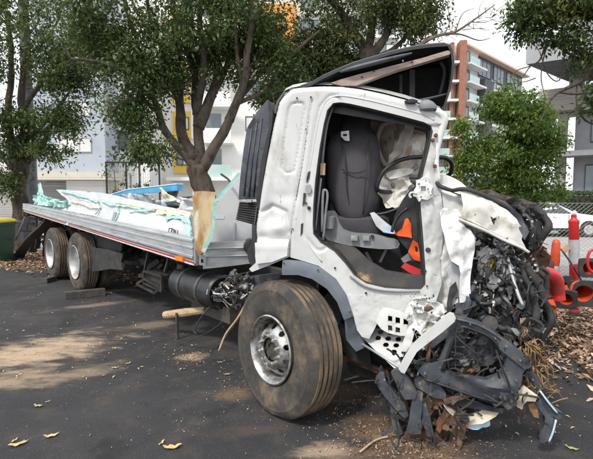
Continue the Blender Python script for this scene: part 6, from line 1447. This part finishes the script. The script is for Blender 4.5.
C_ = load('insulated_panel', 'short white and pinkish panel gaping open over the middle of the rail', [(68, 206), (68, 199), (78, 201), (88, 203), (96, 207), (112, 212), (112, 222), (92, 216), (60, 210)], .08, .04, 'cargo_white', tilt=.2)
D_ = load('crumpled_sheet', 'crumpled mint and white scrap sheet at the tail of the tray', [(33, 204), (34, 196), (39, 194), (46, 197), (54, 199), (62, 201), (68, 200), (68, 208), (52, 206.5)], .12, .03, 'mint_foam', amp=.10, fq=7, res=.04, cat='sheet')
D2 = load('crumpled_sheet', 'thin upright mint splinter standing at the tail of the tray', [(38, 196), (37.5, 184), (39, 182.5), (41, 186), (42, 192), (44, 196), (42, 198)], .15, .02, 'mint_foam', amp=.04, fq=7, res=.05, cat='splinter')
def strip_on(parent, P, d, r, mat='mint_foam', seed=1, tl=.35):
    m = MB(); L = []
    q = crom([Vector((a, b, 0)) for a, b in P], 4); rr = random.Random(seed)
    for p in q:
        w = r * rr.uniform(.3, .95); z0 = T(p.x, p.y - w, d - .012); z1 = T(p.x, p.y + w, d - .012)
        z0 += tw_ * (tl * (z0.z - 1.3)); z1 += tw_ * (tl * (z1.z - 1.3))
        j = tw_ * rr.uniform(-.02, .0)
        L.append([z0 + j, z1 + j, z1 + j + tw_ * .02, z0 + j + tw_ * .02])
    m.loft(L, caps=True); return m.build('torn_edge', M[mat], parent, smooth=30)
strip_on(A, [(54, 190), (70, 194), (84, 198), (94, 202)], .14, 1.5, tl=.22)
strip_on(A, [(96, 199), (104, 203), (112, 205), (124, 206), (138, 209)], .14, 1.6, tl=.22)
strip_on(A, [(110, 202), (122, 204), (140, 207), (170, 211), (188, 213)], .14, .7, 'cargo_cream', tl=.22)
strip_on(B, [(113, 209), (116, 214), (115, 222)], .11, 1.8, seed=3)
strip_on(B, [(125, 210.5), (140, 210.5), (150, 209.5)], .11, 1.3, seed=4)
strip_on(B, [(152, 212), (165, 213), (178, 214), (187, 216)], .11, 2.8, 'cargo_cream', seed=5)
strip_on(B, [(163, 218), (176, 217), (184, 221), (189, 230), (194, 242)], .10, 3.2, seed=6)
strip_on(B, [(183, 218), (188, 224), (192, 236)], .08, 3.0, seed=7)
strip_on(C_, [(66, 201), (76, 203), (88, 207), (98, 208)], .07, .9, 'cargo_cream', seed=8, tl=.2)
strip_on(C_, [(94, 204), (97, 208), (95, 214)], .07, 1.2, seed=9, tl=.2)
# pen marks on the white panel
for i, P in enumerate([[(172, 228), (172.5, 231.5)], [(172, 228), (174, 228.6)], [(174.5, 228), (175, 232)], [(174.5, 228.2), (176.5, 229.5), (175, 230.2)], [(177, 229), (177.6, 232.5)], [(177, 229), (179.4, 233)], [(179, 229.6), (179.4, 233)], [(181, 230), (181.5, 233.4)], [(181.5, 233.4), (183.3, 233.8)]]):
    m = MB(); pts_ = [T(x, y, .10) for x, y in P]; pts_ = [p + tw_ * (.35 * (p.z - 1.3) - .03) for p in pts_]; m.tube(pts_, .006, 4); m.build('pen_mark', M['ink'], B)
# blue beam and tangled scrap
F2 = vframe(T(140, 200, .9), 20)
bm_ = MB(); p0, p1, p2 = T(109, 195.5, .7), T(128, 190, .9), T(177, 184.5, 1.2)
bm_.loft([[p + Vector((0, 0, h)) + tw_ * e for h, e in ((.0, 0), (-w, 0), (-w, .1), (0, .1))] for p, w in ((p0, .02), (p1, .085), (p1.lerp(p2, .5), .09), (p2, .10))], caps=True)
t = bm_.build('blue_beam', M['blue_film'], None, label='bright blue wrapped beam slanting above the tray load', cat='beam')
m = MB(); e0 = [p0, p1, p2]; m.loft([[p + Vector((0, 0, .004)) - tw_ * .01, p + Vector((0, 0, .02)) - tw_ * .01, p + Vector((0, 0, .02)) + tw_ * .11, p + Vector((0, 0, .004)) + tw_ * .11] for p in e0], caps=True); m.build('top_flange', M['light_blue'], t)
rr = random.Random(5)
for i, (lab, P, mt, d) in enumerate([
    ('bent pale sheet lying under the low end of the blue beam', [(118, 197), (130, 193), (140, 195), (156, 203), (146, 205), (126, 201)], 'cargo_white', .9),
    ('folded silvery sheet below the middle of the blue beam', [(132, 196), (146, 194), (158, 199), (168, 206), (154, 206), (138, 202)], 'galvanised', .7),
    ('dark hollow scrap under the raised end of the blue beam', [(160, 190), (178, 188), (177, 197), (166, 199), (158, 196)], 'steel_dark', 1.3),
    ('pinkish torn board beside the beige post on the tray', [(156, 187), (161, 188), (172, 197), (186, 207), (180, 210), (164, 202)], 'cargo_cream', 1.0),
    ('light blue wrapped scrap in the middle of the load', [(160, 200), (168, 199), (176, 204), (174, 208), (163, 206)], 'light_blue', .6),
    ('black folded plastic between scraps on the load', [(165, 203), (175, 201), (182, 205), (176, 209), (168, 207)], 'black_plastic', .55),
    ('white scrap with ragged end leaning near the beige post', [(178, 204), (188, 198), (196, 202), (196, 209), (184, 210)], 'cargo_white', .5),
    ('bent silver strip near the beige post on the load', [(176, 197), (196, 196), (196, 199), (184, 202)], 'galvanised', .8)]):
    load('load_scrap', lab, P, d, .03, mt, cat='scrap', amp=.12, fq=5, res=.05)
# beige upright board and mint-edged strut by the headboard
t = load('upright_board', 'rough beige upright board standing at the front end of the tray', [(192.5, 191.5), (203, 191), (216, 192), (214, 203), (211, 215), (211, 228), (208, 240), (204, 252), (198, 256), (195, 247), (193.5, 225), (193, 208)], -.16, .05, 'plywood', cat='board', amp=.02, fq=4, F=HB)
m = MB(); L = []
for (x, y, w) in ((240, 173, 3.0), (233, 182, 3), (226, 190, 3.2), (215, 202, 3.4), (214, 214, 2.8), (213, 226, 2.6), (210, 238, 3), (203, 252, 3)):
    a, b = HB.at(x - w * .62, y - w * .3, -.20), HB.at(x + w * .62, y + w * .3, -.20); L.append([a, b, b + HB.w * .05, a + HB.w * .05])
m.loft(L, caps=True); t = m.build('mint_strut', M['mint_foam'], None, label='mint green foam edged strut bent beside the beige upright board', cat='strut')
m = MB(); L = []
for (x, y) in ((243, 174), (236, 182), (228, 191), (218, 201)):
    a, b = HB.at(x - 1.0, y, -.215), HB.at(x + .8, y + .4, -.215); L.append([a, b, b + HB.w * .02, a + HB.w * .02])
m.loft(L, caps=True); m.build('pale_edge', M['cargo_white'], t)
m = MB(); m.tube([HB.at(221, 174, .1), HB.at(228, 179, .05), HB.at(232, 184, .0)], .012, 6); m.build('black_rod', M['black_plastic'], None, label='short black rod poking up beside the mint strut', cat='rod')
# ------------------------------------------------------------------ on the ground
def gp(px, py, z=0.0): return G(px, py, z)
m = MB(); m.bar(gp(65, 295.5, .06), gp(105, 291.5, .06), .13, .11); m.build('timber_chock', M['timber_grey'], None, label='dark timber baulk on the asphalt against the second rear wheel', cat='timber')
m = MB(); m.bar(gp(44, 281, .05), gp(54, 278, .05), .12, .09); m.build('timber_chock', M['timber_grey'], None, label='short dark block on the asphalt under the rearmost wheel', cat='timber')
a, b = T(165, 315, .05), T(206, 310, .25)
m = MB(); m.tube([a, a.lerp(b, .5), b], [.045, .05, .04], 10); t = m.build('timber_prop', M['timber_pale'], None, smooth=35, label='pale broken timber jammed under the fuel tank', cat='timber')
m = MB(); c_ = T(177, 313, .08); m.bar(Vector((c_.x, c_.y, 0)), c_, .03, .03); m.build('prop_foot', M['steel_dark'], t)
LV = [(18, 444, 27, .055, 'dry_leaf', 'long dry leaf nearest the lower left corner, beside the small one'), (14, 440, 60, .022, 'dry_leaf', 'small dry leaf tip touching the lower left corner leaf'), (51, 435.5, 20, .048, 'dry_leaf', 'straw coloured narrow leaf right of the lower left corner leaves'),
      (38, 405.5, -3, .040, 'leaf_green_fallen', 'greenish yellow leaf on the asphalt below the sand patch'), (48, 401, 40, .018, 'dry_leaf', 'tiny dry leaf just above the greenish yellow leaf'), (115, 348, 0, .035, 'dry_leaf', 'pale leaf lying on the asphalt below the step frame, farthest of three'),
      (115, 367.5, 4, .038, 'leaf_green_fallen', 'curled pale green leaf in the middle of the left foreground'), (128, 363, 35, .030, 'dry_leaf', 'thin leaf standing on edge next to the curled pale green leaf'),
      (172, 447, 8, .062, 'dry_leaf', 'large jagged straw leaf at the bottom edge'), (162, 442, 75, .028, 'dry_leaf', 'short leaf standing up against the large jagged straw leaf'),
      (572, 448, -30, .038, 'leaf_green_fallen', 'pale green leaf alone at the lower right'), (220, 362, 0, .03, 'timber_pale', 'short dry sliver on the asphalt left of the front wheel'), (227, 374, 5, .035, 'timber_pale', 'pale splinter on the asphalt close to the front tyre')]
for (px, py, rot, L_, mt, lab) in LV:
    c = gp(px, py, .012); n = 9; m = MB(); rows = []
    ca, sa = math.cos(R_(rot)), math.sin(R_(rot))
    for i in range(n):
        t_ = i / (n - 1) * 2 - 1; w = L_ * .27 * (1 - t_ * t_) ** .7 * (1 + .25 * math.sin(i * 2.3)) + .0008
        bend = L_ * .18 * t_ * t_; h = .006 + L_ * .22 * t_ * t_ + .004 * math.sin(i * 1.7 + px)
        row = []
        for s_ in (-1, 0, 1):
            x = t_ * L_; y = bend + s_ * w; row.append((c.x + x * ca - y * sa, c.y + (x * sa + y * ca) * 1.25, h - .012 + .012 + abs(s_) * w * .35))
        rows.append(row)
    m.loft(rows, closed=False); nn = len(m.v); m.v += [(x, y, z + .0012) for x, y, z in m.v]; m.f += [tuple(reversed([i + nn for i in f])) for f in m.f]
    m.build('fallen_leaf', M[mt], None, smooth=True, label=lab, cat='leaf', group='fallen leaves on the asphalt')
for P, r, lab in (([(345, 380), (372, 372), (395, 366)], .008, 'thin straight stick under the torn cab step'), ([(360, 452), (376, 440), (392, 436)], .007, 'curved twig in the dirt below the splayed bumper arms')):
    m = MB(); m.tube([gp(x, y, .02) for x, y in P], r, 6, k=4); m.build('stick', M['timber_pale'], None, smooth=True, label=lab, cat='stick')
pp = []
def scatter(n, px, py, sx, sy, z=.006):
    for _ in range(n):
        x, y = rr.gauss(px, sx), rr.gauss(py, sy)
        if y > 285: q = gp(x, y, z); pp.append((q.x, q.y, z))
scatter(700, 385, 440, 34, 15); scatter(260, 345, 400, 18, 12); scatter(240, 190, 357, 9, 4); scatter(120, 235, 385, 12, 16); scatter(300, 430, 448, 30, 8); scatter(130, 120, 320, 60, 18); scatter(90, 160, 400, 90, 30); scatter(80, 480, 430, 50, 15)
flakes('bark_chips', pp, .009, M['chips'], 5, flat=.5, curl=.5)
pp = []; scatter(120, 360, 430, 50, 20); scatter(60, 200, 360, 30, 20); scatter(110, 240, 400, 110, 30); scatter(80, 520, 430, 40, 15)
flakes('glass_crumbs', pp, .0045, M['glass_chips'], 6, flat=.6, curl=.6)
pp = []; 
for _ in range(260):
    x, y = rr.uniform(0, 300), rr.uniform(292, 380); q = gp(x, y); pp.append((q.x, q.y, .008))
for _ in range(60):
    x, y = rr.uniform(500, 590), rr.uniform(350, 440); q = gp(x, y); pp.append((q.x, q.y, .008))
flakes('small_dry_leaves', pp, .016, M['dry_leaf'], 7, flat=.3, curl=.3, elong=.35)
pp = []
m = MB()
for i in range(150):                        # clods and gravel under the wreck
    x, y = rr.gauss(395, 34), rr.gauss(440, 12); q = gp(x, min(y, 470)); s = rr.uniform(.004, .016)
    m.lathe((q.x, q.y, -.002), (rr.gauss(0, .2), rr.gauss(0, .2), 1), [(0, s), (s * .6, s * .9), (s, s * .3)], 6)
m.build('gravel', M['litter_soil'], None, kind='stuff')
P = [(466, 420), (474, 417.5), (482, 419), (489, 420), (490, 426), (482, 427), (477, 429), (468, 428), (463, 425)]
plate('blue_rag', CAB, P, -.13, .02, M['light_blue'], None, res=.02, amp=.03, freq=14, sm=2, label='crumpled pale blue rag on the ground under the cream undertray', cat='rag')
# ------------------------------------------------------------------ cones, bollard and pipes beside the litter
def cone(name, c, ax, h, r, label, bands=True, col='cone_orange'):
    c = Vector(c); ax = Vector(ax).normalized(); t = empty(name, tuple(c), label, 'traffic cone')
    m = MB(); m.lathe(c, ax, [(.03, r * .72), (.05, r * .66), (h, r * .16), (h + .01, r * .1), (h, r * .12), (.06, r * .60), (.032, r * .66)], 24, ring=True); m.build('cone_body', M[col], t, smooth=40)
    a = ax.orthogonal().normalized()
    if abs(ax.z) < .9: a = (Vector((0, 0, 1)) - ax * ax.z).normalized()
    b = ax.cross(a); a2 = (a + b).normalized(); b2 = ax.cross(a2)
    m = MB(); R_o, R_i = r * 1.25, r * .70; O = []; I = []
    for i in range(24):
        th = 2 * math.pi * i / 24; k = 1 / max(abs(math.cos(th)), abs(math.sin(th))); k = min(k, 1.3)
        O.append((a * math.cos(th) + b * math.sin(th)) * R_o * k * .86); I.append((a * math.cos(th) + b * math.sin(th)) * R_i)
    m.loft([[c + p for p in O], [c + p + ax * .035 for p in O], [c + p + ax * .035 for p in I], [c + p for p in I], [c + p for p in O]]); m.build('cone_base', M['black_rubber'], t)
    if bands:
        m = MB(); f0, f1 = .45, .7; rr0 = lambda f: r * (.66 + (.16 - .66) * (f * h - .05) / (h - .05)) + .003
        m.lathe(c, ax, [(h * f0, rr0(f0)), (h * f1, rr0(f1)), (h * f1, rr0(f1) - .002), (h * f0, rr0(f0) - .002)], 24, ring=True); m.build('reflective_band', M['reflect_band'], t, smooth=40)
    return t
def d5(px, py, Y): return dep(Y).at(px, py)
p = G(583, 318); yb = 5.0
q = d5(584, 294, 4.9); cone('traffic_cone', q, (.35, 1, .05), .55, .14, 'orange cone lying with its black base toward us at the right edge')
q = d5(562, 291, 5.1); cone('traffic_cone', q, (-.5, 1, .1), .5, .16, 'tipped orange cone wedged left of the lying one')
def stub(px, Y, zt, label):
    q = d5(px, 260, Y); t = empty('delineator_post', (q.x, Y, 0), label, 'post'); c = Vector((q.x, Y, 0))
    m = MB(); m.lathe(c, (.03, 0, 1), [(.03, .062), (zt - .3, .052), (zt - .28, .058), (zt - .04, .048), (zt, .035), (zt + .01, .02)], 20); m.build('post_tube', M['cone_orange'], t, smooth=40)
    m = MB(); m.lathe(c, (0, 0, 1), [(0, .16), (.03, .16), (.06, .09)], 20); m.build('post_foot', M['black_rubber'], t, smooth=40)
    m = MB(); m.lathe(c, (.03, 0, 1), [(zt - .42, .056), (zt - .42, .060), (zt - .33, .060), (zt - .33, .056)], 20); m.build('reflective_band', M['reflect_band'], t, smooth=40)
stub(553, 5.6, 1.10, 'orange post with worn top beside the small leaning board')
stub(540, 5.2, 1.05, 'orange post half hidden behind the torn engine bay')
for (px, py, r_, lab) in ((545, 262, .05, 'grey dusty pot lying between the two orange posts'), (531, 283, .06, 'dusty brown bundle under the bent red pipe')):
    q = d5(px, py, 5.0 if px > 540 else 4.3); t = empty('dusty_pot', (q.x, q.y, 0), lab, 'pot')
    m = MB(); m.lathe(Vector((q.x, q.y, 0)), (0, .02, 1), [(0, r_ * 1.6), (q.z * .8, r_ * 1.9), (q.z, r_ * 2.1), (q.z - .02, r_ * 1.7), (q.z * .8, r_ * 1.6)], 20); m.build('pot_body', M['dusty_soft'], t, smooth=40)
    m = MB(); m.lathe(Vector((q.x, q.y, q.z - .03)), (0, .02, 1), [(-.02, 0), (-.02, r_ * 1.7), (.0, r_ * 1.6), (0, 0)], 20); m.build('pot_fill', M['litter_soil'], t)
q = d5(590, 268, 5.3); cone('traffic_cone', q, (.2, 1, -.1), .5, .11, 'small red cone end on, above the lying cone at the right edge', bands=False, col='red_plastic')
q = d5(566, 300, 4.7); cone('traffic_cone', q, (.6, 1, .25), .4, .10, 'small crushed cone low between the bent red pipe and the bollard foot', bands=False)
# bent red pipe
m = MB(); m.tube([d5(531, 264, 4.2), d5(536, 267, 4.2), d5(545, 272, 4.2), d5(552, 275, 4.25), d5(556, 281, 4.3), d5(558, 292, 4.35), d5(559, 300, 4.35)], [.045, .05, .055, .065, .07, .06, .06], 16, k=4); t = m.build('bent_red_pipe', M['red_plastic'], None, smooth=60, label='fat bent red plastic pipe with a white torn end beside the engine bay', cat='pipe')
plate('torn_end', dep(4.15), [(527, 258), (533, 257), (536, 262), (534, 267), (528, 266)], 0, .05, M['white_crumple'], t, res=.015, amp=.02, freq=20, sm=2)
m = MB(); m.tube([d5(549, 282, 4.45), d5(548, 296, 4.4), d5(550, 308, 4.3)], [.03, .05, .055], 12, k=3); m.build('red_pipe_stub', M['cone_orange'], None, smooth=60, label='short orange tube hanging behind the bent red pipe', cat='pipe')
m = MB(); m.tube([d5(600, 252, 5.0), d5(592, 250, 5.0), d5(588, 256, 5.0), d5(588, 266, 5.0), d5(592, 272, 5.0), d5(600, 272, 5.0)], .016, 8, k=4, closed=False); m.build('red_hoop', M['red_plastic'], None, smooth=True, label='red plastic hoop cut by the right edge of the view', cat='hoop')
m = MB(); m.tube([d5(579, 281, 4.7), d5(573, 284, 4.7), d5(571, 292, 4.7), d5(574, 303, 4.7), d5(578, 309, 4.7)], .012, 8, k=4); m.build('orange_lead', M['cone_orange'], None, smooth=True, label='loop of orange hose hanging over the lying cone', cat='hose')
m = MB(); m.bar(d5(563, 246, 5.9), d5(567, 251, 5.9), .10, .05, up=(0, 1, 0)); m.build('small_board', M['timber_pale'], None, label='small leaning board atop the black stick by the bollard', cat='board')
m = MB(); m.tube([d5(563, 252, 5.85), d5(571, 263, 5.8), d5(578, 275, 5.75), (d5(583, 283, 5.7))], .011, 6, k=2); m.build('black_stick', M['black_plastic'], None, label='thin black stick slanting down in front of the chain link', cat='stick')
# red bollard with a silver band
q = d5(577, 260, 5.9); zt = dep(5.9).at(573, 214).z; zb_ = dep(5.9).at(577, 305).z
t = empty('bollard', (q.x, q.y, 0), 'red bollard with a wide silver band in front of the chain link fence', 'bollard')
ax = Vector((-.05, 0, 1)).normalized(); c0_ = Vector((q.x, q.y, 0)); H_ = zt
m = MB(); m.lathe(c0_, ax, [(0, .17), (.03, .17), (.05, .13), (.06, .07), (.10, .062)], 24); m.build('bollard_foot', M['black_rubber'], t, smooth=40)
m = MB(); m.lathe(c0_, ax, [(.08, .060), (H_ - .34, .056), (H_ - .33, .064), (H_ - .14, .060), (H_ - .12, .066), (H_ - .09, .066), (H_ - .07, .045), (H_ - .045, .03), (H_ - .03, .034), (H_ - .005, .03), (H_, .012)], 24); m.build('bollard_post', M['red_plastic'], t, smooth=40)
za = dep(5.9).at(573, 264).z; zb2 = dep(5.9).at(573, 239).z
m = MB(); m.lathe(c0_, ax, [(za, .062), (za, .0645), (zb2 - .005, .0645), (zb2 - .005, .062)], 24); m.build('reflective_band', M['reflect_band'], t, smooth=40)
